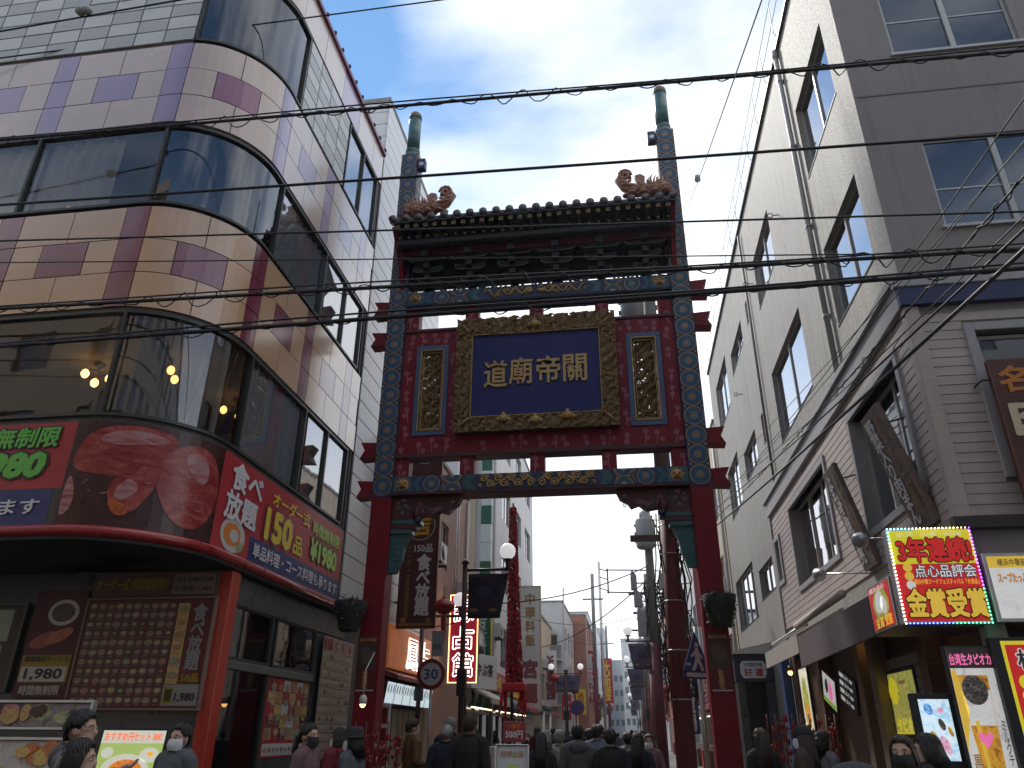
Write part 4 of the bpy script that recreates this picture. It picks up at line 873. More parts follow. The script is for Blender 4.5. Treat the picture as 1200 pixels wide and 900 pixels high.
# hanging plank signs, tilted along the wall
plank_m = mat('brown_plank', (0.15, 0.105, 0.085), 0.5, var=0.4, vscale=5)
bronze = mat('bronze_letters', (0.25, 0.15, 0.05), 0.4, metal=0.3, var=.2)
def plank(p0, tilt, body, sub, label):
    t_ = thing('plank_sign', label, 'sign', group='tilted plank signs on the siding')
    v = Vector((-math.sin(tilt), 0, math.cos(tilt))); u = Vector((0, -1, 0))
    b = Board(frame(p0, u, v)); b.slab(0, 0, 0.68, 1.70, plank_m, 0.08, 0.01)
    b.text(body, 0.22, .85, 0.27, 1.5, white_print, 3, 0.03, True); b.text(sub, 0.50, .9, 0.16, 1.3, bronze, 3, 0.03, True)
    b.done(t_); w_ = MB(); w_.tube([(0.3, 1.5, -0.08), (0.3, 1.5, -0.46)], .014, alu_dark, 6); w_.tube([(0.3, 0.2, -0.08), (0.3, 0.2, -0.14)], .014, alu_dark, 6); w_.build('bracket', t_)
plank((3.92, 10.53, 4.02), 0.26, '野菜入り肉まん', 'ジューシーな味', 'brown plank sign with white characters nearest the street corner')
plank((3.90, 12.98, 4.0), 0.24, 'よもぎ焼き売', '手作りの味', 'second brown plank sign, beside the far siding window')
def flood(y, z, label):
    t_ = thing('flood_light', label, 'lamp', group='flood lights on the siding'); a = MB(); a.tube([(CX, y - .5, z - .1), (3.35, y, z)], .014, alu, 6); a.build('arm', t_)
    a = MB(); a.lathe([(.04, -.12), (.06, -.1), (.11, .06), (.115, .08)], (3.28, y, z), alu, 12, 'y'); a.build('lamp_head', t_)
flood(10.8, 4.05, 'small flood light on a rod in front of the nearest plank sign'); flood(13.3, 4.05, 'small flood light on a rod below the far siding window')
# brown vertical sign on the front
t_ = thing('meat_bun_sign', 'dark red brown vertical sign with orange and cream characters at the right edge', 'sign')
b = Board(frame((4.66, 9.12, 4.02), (1, 0, 0)))
b.slab(0, 0, 0.78, 1.86, mat('lacquer_brown', (0.085, 0.016, 0.010), 0.3, var=.3, vscale=3, coat=.2), 0.09, 0.01)
b.text('名', .25, 1.58, .34, .34, mat('orange_letters', (0.55, 0.18, 0.02), .4), 3, .03); b.text('物', .58, 1.55, .2, .3, mat('orange_letters', (0, 0, 0)), 3, .03)
b.text('肉', .37, 1.08, .52, .46, mat('cream_letters', (.62, .52, .34), .5), 3, .04); b.text('まん', .42, .5, .5, .5, mat('cream_letters', (0, 0, 0)), 3, .04, True)
b.done(t_); w_ = MB(); w_.tube([(0.0, 1.6, -.05), (-.1, 1.6, -.05), (-.1, 1.6, -.26)], .014, alu_dark, 6); w_.tube([(0.1, .3, -.09), (.1, .3, -.26)], .014, alu_dark, 6); w_.build('bracket', t_)
# dark blue shop porch further along
t_ = thing('blue_shop_porch', 'dark blue shop porch with a white oval name plate beyond the bun shop', 'porch')
a = MB(); a.box((2.95, 22.9, 2.92), (4.0, 24.5, 3.62), mat('porch_blue', (0.02, 0.024, 0.05), .6, var=.2), .01); a.build('fascia', t_)
a = MB(); a.prism([(2.85, 3.64), (4.0, 3.64), (4.0, 3.95), (3.0, 3.74)], 22.8, 24.5, alu, 'xz'); a.build('canopy_roof', t_, fix=True)
a = MB(); a.box((3.0, 23.0, 0), (3.2, 24.4, 2.92), tilegrey); a.box((3.75, 23.0, 0), (3.99, 24.4, 2.92), tilegrey); a.box((3.2, 23.9, 0), (3.75, 24.0, 2.92), black); a.build('door_frame', t_)
bb = Board(frame((3.1, 22.89, 2.96), (1, 0, 0))); bb.poly([(.07, 0.05), (.63, .05), (.7, .15), (.7, .4), (.63, .5), (.07, .5), (0, .4), (0, .15)], white_print, 1); bb.text('中国料理', .35, .4, .5, .1, navy_print, 2); bb.text('好 運', .35, .2, .5, .2, red_print, 2, .03); bb.pr.build('name_plate', t_, mw=bb.mw); [l_.build('lettering', t_, mw=bb.mw) for l_ in bb.lts + [bb.lt]]
# ================================================================== the paifang gate
lacq = mat('red_lacquer', (0.19, 0.005, 0.014), 0.5, var=0.18, vscale=3, spec=0.3)
lacq_dark = mat('dark_red_lacquer', (0.07, 0.008, 0.012), 0.5, var=0.2)
g_blue = mat('gate_blue', (0.024, 0.088, 0.165), 0.5, var=0.15)
g_navy = mat('gate_navy', (0.018, 0.032, 0.085), 0.5, var=0.12)
g_teal = mat('gate_teal', (0.015, 0.10, 0.105), 0.5, var=0.12)
g_green = mat('gate_green', (0.014, 0.085, 0.085), 0.4, var=0.12, coat=.2)
g_gold = mat('gate_gold', (0.42, 0.27, 0.10), 0.45, metal=0.35, var=0.25, vscale=12)
g_gold_dim = mat('carved_gold', (0.24, 0.155, 0.065), 0.5, metal=0.3, var=0.45, vscale=18)
g_pale = mat('pale_outline', (0.16, 0.19, 0.165), 0.6)
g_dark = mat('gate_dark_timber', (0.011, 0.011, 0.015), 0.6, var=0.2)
plaque_blue = mat('plaque_blue', (0.006, 0.008, 0.11), 0.6, var=0.12)
blossom = mat('blossom_pink', (0.50, 0.20, 0.26), 0.6)
terracotta = mat('terracotta', (0.32, 0.15, 0.09), 0.5, var=0.35, vscale=9, coat=.1)
tile_m = mat('roof_tile', (0.05, 0.04, 0.04), 0.4, var=0.3, vscale=6, coat=.15)
frame_blue = mat('panel_frame_blue', (0.06, 0.10, 0.20), 0.5)
gate = thing('paifang_gate', 'tall red and blue Chinese gate with a gold framed plaque spanning the street', 'gate', (-1.5, 13.4, 0))
# --- roundel shared by posts and beams
def roundel_mesh(R_):
    mb = MB(); n = 28; rings = [(1.0, g_gold), (0.93, g_navy), (0.86, g_blue), (0.66, g_navy), (0.60, g_blue), (0.34, g_gold), (0.27, g_navy), (0.16, g_gold), (0.07, lacq)]
    for k, (r, m_) in enumerate(rings):
        r1 = rings[k + 1][0] if k + 1 < len(rings) else 0
        a = [(R_ * r * math.cos(6.28319 * i / n), -0.006 - 0.0006 * k, R_ * r * math.sin(6.28319 * i / n)) for i in range(n)]
        if r1: a2 = [(R_ * r1 * math.cos(6.28319 * i / n), -0.006 - 0.0006 * (k + 1), R_ * r1 * math.sin(6.28319 * i / n)) for i in range(n)]; mb.add(a + a2, [(i, (i + 1) % n, n + (i + 1) % n, n + i) for i in range(n)], m_)
        else: mb.add(a, [tuple(range(n))], m_)
    return mb
rd_proto = roundel_mesh(0.188).build('roundel', gate)
rd_used = [False]
def roundel(x, y, z, parent=gate, sc=1.0, rz=0.0):
    o = rd_proto if not rd_used[0] else rd_proto.copy()
    if rd_used[0]: COL.objects.link(o)
    rd_used[0] = True; o.parent = parent; o.location = (x, y, z); o.scale = (sc, 1, sc); o.rotation_euler = (0, 0, rz); return o
for sx in (-1, 1):
    c = 3.0 * sx
    a = MB(); a.box((c - .20, 0, 0), (c + .20, .42, 5.68), lacq, .012); a.box((c - .30, -.1, 0), (c + .30, .52, .45), mat('post_stone', (.3, .29, .28), .7, var=.2), .03); a.build('post', gate)
    a = MB(); a.box((c - .20, 0.0, 5.68), (c + .20, .42, 14.18), g_navy, .01); up = a.build('painted_post', gate)
    for k in range(22):
        z = 5.90 + k * 0.387
        if z > 14.1: break
        o_ = roundel(c, 0, z, up)
        o_ = roundel(c - sx * 0.20, .21, z, up, 1.0, -math.pi / 2 if sx > 0 else math.pi / 2)
        for dx_ in (-.165, .165):
            d_ = MB()
    tri = MB()
    for k in range(22):
        z = 5.90 + 0.1935 + k * 0.387
        if z > 14.1: break
        for dx_ in (-.155, .155): tri.lathe([(.022, -.008), (.022, -.004)], (c + dx_, 0, z), g_gold, 8, 'y')
    tri.build('gold_stud', up)['kind'] = 'stuff'
    a = MB(); a.lathe([(.20, 14.18), (.20, 14.25), (.165, 14.28), (.16, 14.34), (.175, 14.37), (.175, 14.42)], (c, .21, 0), g_green, 20); a.lathe([(.155, 14.42), (.15, 15.45)], (c, .21, 0), g_green, 20); a.lathe([(.158, 15.45), (.16, 15.50), (.15, 15.58), (.10, 15.65), (.03, 15.68)], (c, .21, 0), mat('cap_bronze', (.14, .11, .06), .5), 20); a.build('post_finial', gate)
    lx = c - sx * .30; lz = 13.85 if sx < 0 else 14.0
    a = MB(); a.box((lx - .09, -.02, lz - .16), (lx + .09, .16, lz + .14), g_navy, .015); a.box((c - sx * .2, .05, lz - .03), (lx, .1, lz + .03), black); a.lathe([(.05, -.026), (.06, -.022)], (lx, 0, lz - .03), alu, 12, 'y'); a.build('spot_lamp', gate)
    for (z0, z1) in ((9.78, 10.08), (9.04, 9.32), (6.52, 6.82), (5.72, 6.02)):
        xs = [c + sx * .20, c + sx * .54, c + sx * .45, c + sx * .54, c + sx * .20]; zm = (z0 + z1) / 2
        a = MB(); a.prism(list(zip(xs, [z0, z0 - .02, zm, z1 + .02, z1])), .06, .36, lacq, 'xz'); a.build('beam_end', gate, fix=True)
    a = MB(); a.box((2.52 * sx, .08, 6.06), (2.80 * sx, .34, 9.86), lacq, .008); a.build('stile', gate)
for x in (-1.37, 0, 1.37):
    for (z0, z1) in ((6.06, 6.51), (9.31, 9.87)): a = MB(); a.box((x - .14, .09, z0), (x + .14, .33, z1), lacq, .006); a.build('strut', gate)
# --- central red panel with two pierced windows
a = MB(); wall_grid(a, -2.52, 2.52, 6.5, 9.32, [(-2.50, 6.92, -1.82, 8.93), (1.82, 6.92, 2.50, 8.93)], lambda u, v, d: (u, .06 + d, v), lacq, .26)
wall_grid(a, -2.52, 2.52, 6.5, 9.32, [(-2.50, 6.92, -1.82, 8.93), (1.82, 6.92, 2.50, 8.93)], lambda u, v, d: (u, .32 - d, v), lacq, 0.0)
for z in (6.5, 9.32): a.add([(-2.52, .06, z), (2.52, .06, z), (2.52, .32, z), (-2.52, .32, z)], [(0, 1, 2, 3)], lacq)
a.build('red_panel', gate)
for z0, z1 in ((6.46, 6.55), (9.27, 9.34)): a = MB(); a.box((-2.8, .03, z0), (2.8, .36, z1), lacq_dark, .008); a.build('rail', gate)
# plum blossoms painted on the red timbers
bm_ = MB()
def flower(x, z, r, y=.052):
    for k in range(5):
        t = k * 1.2566 + r_.random() * .3; px, pz = x + r * .62 * math.cos(t), z + r * .62 * math.sin(t)
        n = 7; o_ = [(px + r * .40 * math.cos(6.283 * i / n), y, pz + r * .40 * math.sin(6.283 * i / n)) for i in range(n)]; i_ = [(px + r * .24 * math.cos(6.283 * i / n), y, pz + r * .24 * math.sin(6.283 * i / n)) for i in range(n)]
        bm_.add(o_ + i_, [(i, (i + 1) % n, n + (i + 1) % n, n + i) for i in range(n)], blossom)
def sprig(x, z, y=.052):
    flower(x, z, .056, y); flower(x + r_.uniform(-.05, .10), z - .13, .052, y)
    a_ = r_.uniform(-.6, .6); bm_.add([(x, y, z - .05), (x + .012, y, z - .05), (x + .05 * a_ + .012, y, z - .26), (x + .05 * a_, y, z - .26)], [(0, 1, 2, 3)], blossom)
r_ = random.Random(4)
for sx in (-1, 1):
    z = 6.3
    while z < 9.8: sprig(2.66 * sx + r_.uniform(-.08, .08), z, .072); z += r_.uniform(.33, .52)
    for z in (7.2, 7.7, 8.2, 8.7): sprig(1.70 * sx + r_.uniform(-.03, .03), z)
for k in range(17):
    if r_.random() < .85: sprig(-2.3 + k * .29 + r_.uniform(-.09, .09), 6.76 + r_.uniform(-.06, .07))

for k in range(4): sprig(-2.4 + k * .26, 9.17 + r_.uniform(-.03, .03)); sprig(2.4 - k * .26, 9.17 + r_.uniform(-.03, .03))
for x in (-1.37, 0, 1.37): sprig(x - .03, 6.36, .085); sprig(x - .02, 9.68, .085); sprig(x + .04, 9.5, .085)
bm_.build('blossom_print', gate)['kind'] = 'stuff'
# --- carved gilt work: relief sheets with holes
def carved(mb, x0, z0, x1, z1, y, m_, cell=.028, thr=0.0, depth=.05, seed=1.0):
    from mathutils import noise as NZ
    nx, nz = max(2, int((x1 - x0) / cell)), max(2, int((z1 - z0) / cell)); H = []
    for j in range(nz + 1):
        for i in range(nx + 1):
            x, z = x0 + (x1 - x0) * i / nx, z0 + (z1 - z0) * j / nz
            w = NZ.noise((x * 5 + seed, z * 5, seed)); h = 1.1 * math.sin(26 * x + 16 * w + seed) * math.cos(28 * z + 19 * w) + .5 * NZ.noise((x * 30, z * 30, seed * 2)); H.append(h)
    vs = [(x0 + (x1 - x0) * i / nx, y - depth * max(-1, min(1, H[j * (nx + 1) + i])), z0 + (z1 - z0) * j / nz) for j in range(nz + 1) for i in range(nx + 1)]; F_ = []
    for j in range(nz):
        for i in range(nx):
            q_ = [j * (nx + 1) + i, j * (nx + 1) + i + 1, (j + 1) * (nx + 1) + i + 1, (j + 1) * (nx + 1) + i]
            if thr and sum(H[k] for k in q_) / 4 < thr: continue
            F_.append(tuple(q_))
    mb.add(vs, F_, m_, True)
for sx in (-1, 1):
    c = 2.16 * sx; fr = MB()
    for a_, b_ in (((-.34, 6.92), (.34, 7.02)), ((-.34, 8.83), (.34, 8.93)), ((-.34, 7.02), (-.25, 8.83)), ((.25, 7.02), (.34, 8.83))): fr.box((c + a_[0], .03, a_[1]), (c + b_[0], .30, b_[1]), frame_blue, .006)
    o_ = fr.build('pierced_panel_frame', gate); fr = MB()
    for a_, b_ in (((-.25, 7.02), (.25, 7.045)), ((-.25, 8.805), (.25, 8.83)), ((-.25, 7.045), (-.225, 8.805)), ((.225, 7.045), (.25, 8.805))): fr.box((c + a_[0], .015, a_[1]), (c + b_[0], .28, b_[1]), g_gold, .004)
    for a_, b_ in (((-.20, 7.07), (.20, 7.085)), ((-.20, 8.765), (.20, 8.78)), ((-.20, 7.085), (-.187, 8.765)), ((.187, 7.085), (.20, 8.765))): fr.box((c + a_[0], .06, a_[1]), (c + b_[0], .2, b_[1]), g_gold, .003)
    fr.build('gilt_fillet', o_); fr = MB(); carved(fr, c - .22, 7.05, c + .22, 8.80, .16, g_gold_dim, .017, -.55, .05, 3.0 + sx); oo = fr.build('carved_lattice', o_)
    fr = MB(); carved(fr, c - .22, 7.05, c + .22, 8.80, .24, g_gold_dim, .02, -.25, .03, 8.0 + sx); fr.build('carved_lattice', o_)
# --- the plaque
pq = MB(); pq.box((-1.34, -.10, 7.14), (1.34, .05, 9.06), plaque_blue, .01)
for k in range(27): pq.box((-1.29 + k * .0985, -.106, 7.18), (-1.29 + k * .0985 + .094, -.098, 9.02), plaque_blue)
plaque = pq.build('plaque', gate)
fr = MB()
for a_, b_ in (((-1.60, 6.90), (1.60, 7.18)), ((-1.60, 9.02), (1.60, 9.38)), ((-1.60, 7.18), (-1.30, 9.02)), ((1.30, 7.18), (1.60, 9.02))):
    fr.box((a_[0], -.10, a_[1]), (b_[0], .05, b_[1]), mat('frame_ground', (.06, .035, .02), .6), .02)
pf = fr.build('plaque_frame', gate)
fr = MB()
carved(fr, -1.62, 6.88, 1.62, 7.18, -.155, g_gold_dim, .016, -.75, .04, 11); carved(fr, -1.62, 9.02, 1.62, 9.40, -.155, g_gold_dim, .016, -.75, .04, 12); carved(fr, -1.62, 7.18, -1.30, 9.02, -.155, g_gold_dim, .016, -.75, .04, 13); carved(fr, 1.30, 7.18, 1.62, 9.02, -.155, g_gold_dim, .016, -.75, .04, 14)
fr.build('frame_carving', pf)
fr = MB()
for a_, b_ in (((-1.30, 7.18), (1.30, 7.20)), ((-1.30, 9.0), (1.30, 9.02)), ((-1.30, 7.2), (-1.28, 9.0)), ((1.28, 7.2), (1.30, 9.0))): fr.box((a_[0], -.16, a_[1]), (b_[0], -.1, b_[1]), g_gold, .004)
for (x, z) in ((0, 7.06), (0, 9.18), (-.62, 7.12), (.62, 7.12)):
    fr.ball((x, -.2, z), .09, g_gold, 10, (1.1, .6, .9)); fr.ball((x - .1, -.17, z - .02), .05, g_gold, 8); fr.ball((x + .1, -.17, z - .02), .05, g_gold, 8); fr.ball((x, -.19, z + .08), .05, g_gold, 8)
for (x, z, s_) in ((-1.42, 9.14, -1), (1.42, 9.14, 1), (-1.42, 7.06, 1), (1.42, 7.06, -1)): fr.tube([(x - .10, -.19, z - .10 * s_), (x, -.2, z), (x + .10, -.19, z + .10 * s_)], [.012, .022, .012], g_gold, 6)
fr.build('frame_boss', pf)
for ch, x in (('道', -.80), ('廟', -.29), ('帝', .26), ('關', .79)):
    lb = Board(frame((0, 0, 0), (1, 0, 0))); lb.text(ch, x, 8.13 + (.02 if ch != '道' else -.02), .46, .58, g_gold, 0, .016); o_ = lb.lt.build('character', plaque, loc=(0, -.14, 0), rot=(math.pi / 2, 0, 0))
    sm = o_.modifiers.new('thickness', 'SOLIDIFY'); sm.thickness = .035; sm.offset = -1
# --- painted beams
def scroll(mb, cx, cz, r, turns, d, y, m_, w=.014):
    pts = []
    for i in range(16):
        t = i / 15; a = d * turns * 6.283 * t + (0 if d > 0 else math.pi); rr = r * (1 - .85 * t); pts.append((cx + rr * math.cos(a), y, cz + rr * math.sin(a)))
    mb.tube(pts, [w * (.7 + .6 * math.sin(math.pi * i / 15)) for i in range(16)], m_, 5)
def beam(z0, z1, dragon):
    zc = (z0 + z1) / 2; h = z1 - z0
    a = MB(); a.box((-2.80, -.04, z0), (2.80, .42, z1), g_navy, .012); B_ = a.build('painted_beam', gate)
    for sx in (-1, 1):
        def chev(x, w, m_, k): q_ = MB(); q_.prism([(sx * x, z0 + .012), (sx * (x + w), z0 + .012), (sx * (x + w + .10), zc), (sx * (x + w), z1 - .012), (sx * x, z1 - .012), (sx * (x + .10), zc)], -.043 - .001 * k, -.038, m_, 'xz'); q_.build('painted_chevron', B_, fix=True)
        chev(1.16, .10, g_green, 1); chev(1.26, .06, g_teal, 2); chev(2.20, .05, g_blue, 1); chev(2.25, .05, g_teal, 2)
        for p_, q_, m_ in ((2.40, 2.42, g_teal), (2.74, 2.78, g_teal), (2.422, 2.738, g_blue)): a = MB(); a.box((sx * p_, -.045, z0 + .01), (sx * q_, -.038, z1 - .01), m_); a.build('painted_field', B_)
        roundel(sx * 2.02, -.035, zc, B_, .86)
        a = MB(); n = 14
        for (cx, up_) in ((1.62, 1), (1.62, -1)):
            for rr, m_, k in ((.17, g_gold, 0), (.155, g_blue, 1), (.11, g_navy, 2), (.095, g_blue, 3), (.05, g_gold, 4)):
                zz = z1 - .01 if up_ > 0 else z0 + .01
                a.add([(sx * cx + rr * math.cos(math.pi * i / n), -.042 - .001 * k, zz - up_ * rr * .92 * math.sin(math.pi * i / n)) for i in range(n + 1)], [tuple(range(n + 1))], m_)
        for (p, q_) in (((1.44, z0), (1.50, zc)), ((1.50, zc), (1.44, z1)), ((1.84, z0), (1.78, zc)), ((1.78, zc), (1.84, z1)), ((1.5, zc), (1.78, zc))): a.tube([(sx * p[0], -.045, p[1]), (sx * q_[0], -.045, q_[1])], .011, g_gold, 5)
        a.build('half_roundel', B_, fix=True)
        # lion mask
        a = MB(); cx = sx * 2.58; a.ball((cx, -.04, zc), .12, g_gold, 12, (1.0, .3, .9)); a.ball((cx - .05, -.07, zc + .03), .03, g_gold, 8); a.ball((cx + .05, -.07, zc + .03), .03, g_gold, 8); a.ball((cx, -.08, zc - .02), .035, g_gold, 8); a.box((cx - .06, -.085, zc - .08), (cx + .06, -.06, zc - .055), lacq_dark)
        for k in range(9): t = 6.283 * k / 9; scroll(a, cx + .12 * math.cos(t), zc + .11 * math.sin(t), .035, 1.2, 1, -.05, g_gold, .008)
        a.build('lion_mask', B_)
    a = MB(); rr = random.Random(9 if dragon else 5)
    if dragon:
        for sx in (-1, 1):
            pts = [(sx * (.06 + .98 * i / 22), -.055, zc + .075 * math.sin(i * .95)) for i in range(23)]; a.tube(pts, [.035 - .02 * i / 22 for i in range(23)], g_gold, 6); a.ball((sx * .12, -.06, zc), .07, g_gold, 10, (1.2, .5, 1))
            for k in range(14): scroll(a, sx * (.12 + k * .072), zc + rr.uniform(-.10, .10), .045, 1.1, rr.choice((1, -1)), -.052, g_gold, .012)
    else:
        for sx in (-1, 1):
            for k in range(8): scroll(a, sx * (.10 + k * .13), zc + (.055 if k % 2 else -.055), .085, 1.6, sx * (1 if k % 2 else -1), -.052, g_gold, .017); scroll(a, sx * (.16 + k * .13), zc + (-.08 if k % 2 else .08), .04, 1.3, -sx, -.052, g_gold, .012)
            a.tube([(sx * (.05 + i * .05), -.05, zc + .06 * math.sin(i * .75)) for i in range(22)], .016, g_gold, 5)
    a.build('gilt_scroll', B_)
    a = MB(); a.box((-2.79, -.06, z0 - .05), (2.79, .40, z0 - .003), lacq_dark if not dragon else g_dark, .008); a.build('beam_fillet', B_)
beam(5.74, 6.06, False); beam(9.90, 10.22, True)
# --- spandrel brackets under the lower beam
for sx in (-1, 1):
    a = MB(); a.prism([(sx * x, z) for x, z in ((2.80, 5.68), (1.45, 5.68), (1.52, 5.52), (1.66, 5.44), (1.72, 5.35), (1.86, 5.40), (2.0, 5.30), (2.2, 5.33), (2.3, 5.24), (2.80, 5.24))], .10, .28, lacq_dark, 'xz'); sp = a.build('spandrel', gate, fix=True)
    a = MB(); rr = random.Random(3)
    for k in range(26): scroll(a, sx * rr.uniform(1.6, 2.72), rr.uniform(5.36, 5.62), rr.uniform(.03, .06), 1.4, rr.choice((1, -1)), .092, rr.choice((g_pale, blossom, g_teal)), .007)
    a.build('spandrel_carving', sp)['kind'] = 'stuff'
    a = MB()
    for (x0, z0, x1, z1, m_) in ((2.22, 5.15, 2.80, 5.24, g_green), (2.30, 5.06, 2.80, 5.15, lacq_dark), (2.38, 4.97, 2.80, 5.06, g_green)): a.box((sx * x0, .06, z0), (sx * x1, .32, z1), m_, .01)
    a.ball((sx * 2.3, .06, 5.36), .10, lacq_dark, 8, (.9, .8, 1.4)); a.ball((sx * 2.26, .05, 5.22), .07, g_navy, 8); a.build('bracket_block', sp)
    a = MB(); a.prism([(sx * x, z) for x, z in ((2.80, 4.97), (2.42, 4.97), (2.52, 4.75), (2.56, 4.5), (2.66, 4.26), (2.80, 4.26))], .10, .28, g_teal, 'xz'); wv = a.build('wave_bracket', sp, fix=True)
    a = MB()
    for k in range(6):
        for q_ in range(4):
            x = 2.46 + q_ * .09; z = 4.9 - k * .11
            if x > 2.44 + k * .035: a.tube([(sx * (x + .045 * math.cos(t)), .095, z + .045 * math.sin(t)) for t in (0, .5, 1.05, 1.57, 2.1, 2.6, 3.14)], .006, g_pale, 4)
    a.build('wave_carving', wv)
# --- roof: eave overhangs towards the street
EY, EZ, RY, RZ = -1.0, 11.45, .21, 12.15
roof = holder('gate_roof', gate)
def slope(t, side=1): return (RY + (EY - RY) * t * side if side > 0 else RY + (RY - EY) * t, RZ + (EZ - RZ) * (t ** .8))
for side in (1, -1):
    a = MB(); pr = [slope(i / 6, side) for i in range(7)]
    for i in range(6): a.add([(-2.98, *pr[i]), (2.98, *pr[i]), (2.98, *pr[i + 1]), (-2.98, *pr[i + 1]), (-2.98, pr[i][0], pr[i][1] - .09), (2.98, pr[i][0], pr[i][1] - .09), (2.98, pr[i + 1][0], pr[i + 1][1] - .09), (-2.98, pr[i + 1][0], pr[i + 1][1] - .09)], [(0, 1, 2, 3), (7, 6, 5, 4), (0, 3, 7, 4), (1, 5, 6, 2), (3, 2, 6, 7)], tile_m)
    a.build('roof_deck', roof)
    a = MB(); a.tube([(0, p[0], p[1] + .03) for p in pr], .075, tile_m, 8); a.lathe([(.085, -.03), (.085, .02)], (0, pr[6][0], pr[6][1] + .03), tile_m, 10, 'y'); tp = a.build('tile_row', roof)
    b2 = MB(); b2.prism([(-.08, 0), (.08, 0), (.05, -.05), (0, -.09), (-.05, -.05)], pr[6][0] - .035, pr[6][0] - .015, tile_m, 'xz'); dr = b2.build('drip_tile', roof, loc=(.14, 0, pr[6][1] - .01), fix=True)
    for k in range(22):
        x = -2.93 + k * .279
        if k == 0: tp.location = (x, 0, 0); dr.location.x = x + .14; continue
        o_ = tp.copy(); COL.objects.link(o_); o_.location = (x, 0, 0)
        if k < 21: o_ = dr.copy(); COL.objects.link(o_); o_.location.x = x + .14
a = MB(); a.box((-2.9, RY - .12, RZ - .02), (2.9, RY + .12, RZ + .22), tile_m, .03); a.build('ridge', roof)
# rafters with painted ends
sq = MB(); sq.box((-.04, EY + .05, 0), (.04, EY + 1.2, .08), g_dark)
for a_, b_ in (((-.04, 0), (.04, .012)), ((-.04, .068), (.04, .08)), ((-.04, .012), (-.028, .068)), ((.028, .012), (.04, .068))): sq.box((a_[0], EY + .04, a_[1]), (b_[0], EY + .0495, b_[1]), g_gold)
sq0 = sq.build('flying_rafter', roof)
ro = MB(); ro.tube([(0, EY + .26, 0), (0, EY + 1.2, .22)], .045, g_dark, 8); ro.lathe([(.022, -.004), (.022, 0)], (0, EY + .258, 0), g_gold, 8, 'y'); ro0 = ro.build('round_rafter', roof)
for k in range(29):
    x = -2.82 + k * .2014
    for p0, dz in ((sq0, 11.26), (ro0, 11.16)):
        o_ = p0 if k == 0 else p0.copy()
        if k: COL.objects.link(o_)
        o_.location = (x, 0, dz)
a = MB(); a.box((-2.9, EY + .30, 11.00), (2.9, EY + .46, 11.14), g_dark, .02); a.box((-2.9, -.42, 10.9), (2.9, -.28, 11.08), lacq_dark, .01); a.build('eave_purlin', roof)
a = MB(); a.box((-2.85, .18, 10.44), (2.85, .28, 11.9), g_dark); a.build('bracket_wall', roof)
for sx in (-1, 1):
    a = MB(); a.prism([(EY + .12, 11.36), (RY, 12.2), (1.3, 11.36), (.36, 10.28), (.02, 10.28), (-.30, 10.9)], sx * 2.88, sx * 2.97, lacq, 'yz'); a.build('gable_board', roof, fix=True)
# bracket clusters
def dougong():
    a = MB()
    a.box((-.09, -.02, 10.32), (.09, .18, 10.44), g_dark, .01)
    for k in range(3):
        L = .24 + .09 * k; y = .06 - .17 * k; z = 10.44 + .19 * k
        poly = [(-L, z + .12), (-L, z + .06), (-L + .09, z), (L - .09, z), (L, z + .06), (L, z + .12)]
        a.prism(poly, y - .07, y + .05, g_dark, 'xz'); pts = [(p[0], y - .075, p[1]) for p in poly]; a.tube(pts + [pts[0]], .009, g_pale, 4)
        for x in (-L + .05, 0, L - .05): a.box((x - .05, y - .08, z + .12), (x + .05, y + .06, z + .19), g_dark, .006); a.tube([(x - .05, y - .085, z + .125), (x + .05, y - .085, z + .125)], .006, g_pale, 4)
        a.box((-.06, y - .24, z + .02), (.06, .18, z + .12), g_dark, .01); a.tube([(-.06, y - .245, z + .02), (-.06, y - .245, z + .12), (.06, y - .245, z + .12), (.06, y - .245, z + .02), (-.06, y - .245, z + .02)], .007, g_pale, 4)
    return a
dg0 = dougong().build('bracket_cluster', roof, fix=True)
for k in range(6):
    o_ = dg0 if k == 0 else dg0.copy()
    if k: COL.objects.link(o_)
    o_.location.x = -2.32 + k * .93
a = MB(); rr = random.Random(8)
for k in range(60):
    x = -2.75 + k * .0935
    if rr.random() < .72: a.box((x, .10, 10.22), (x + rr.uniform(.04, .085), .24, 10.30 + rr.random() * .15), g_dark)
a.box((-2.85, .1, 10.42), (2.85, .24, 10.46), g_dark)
a.build('frieze', roof)
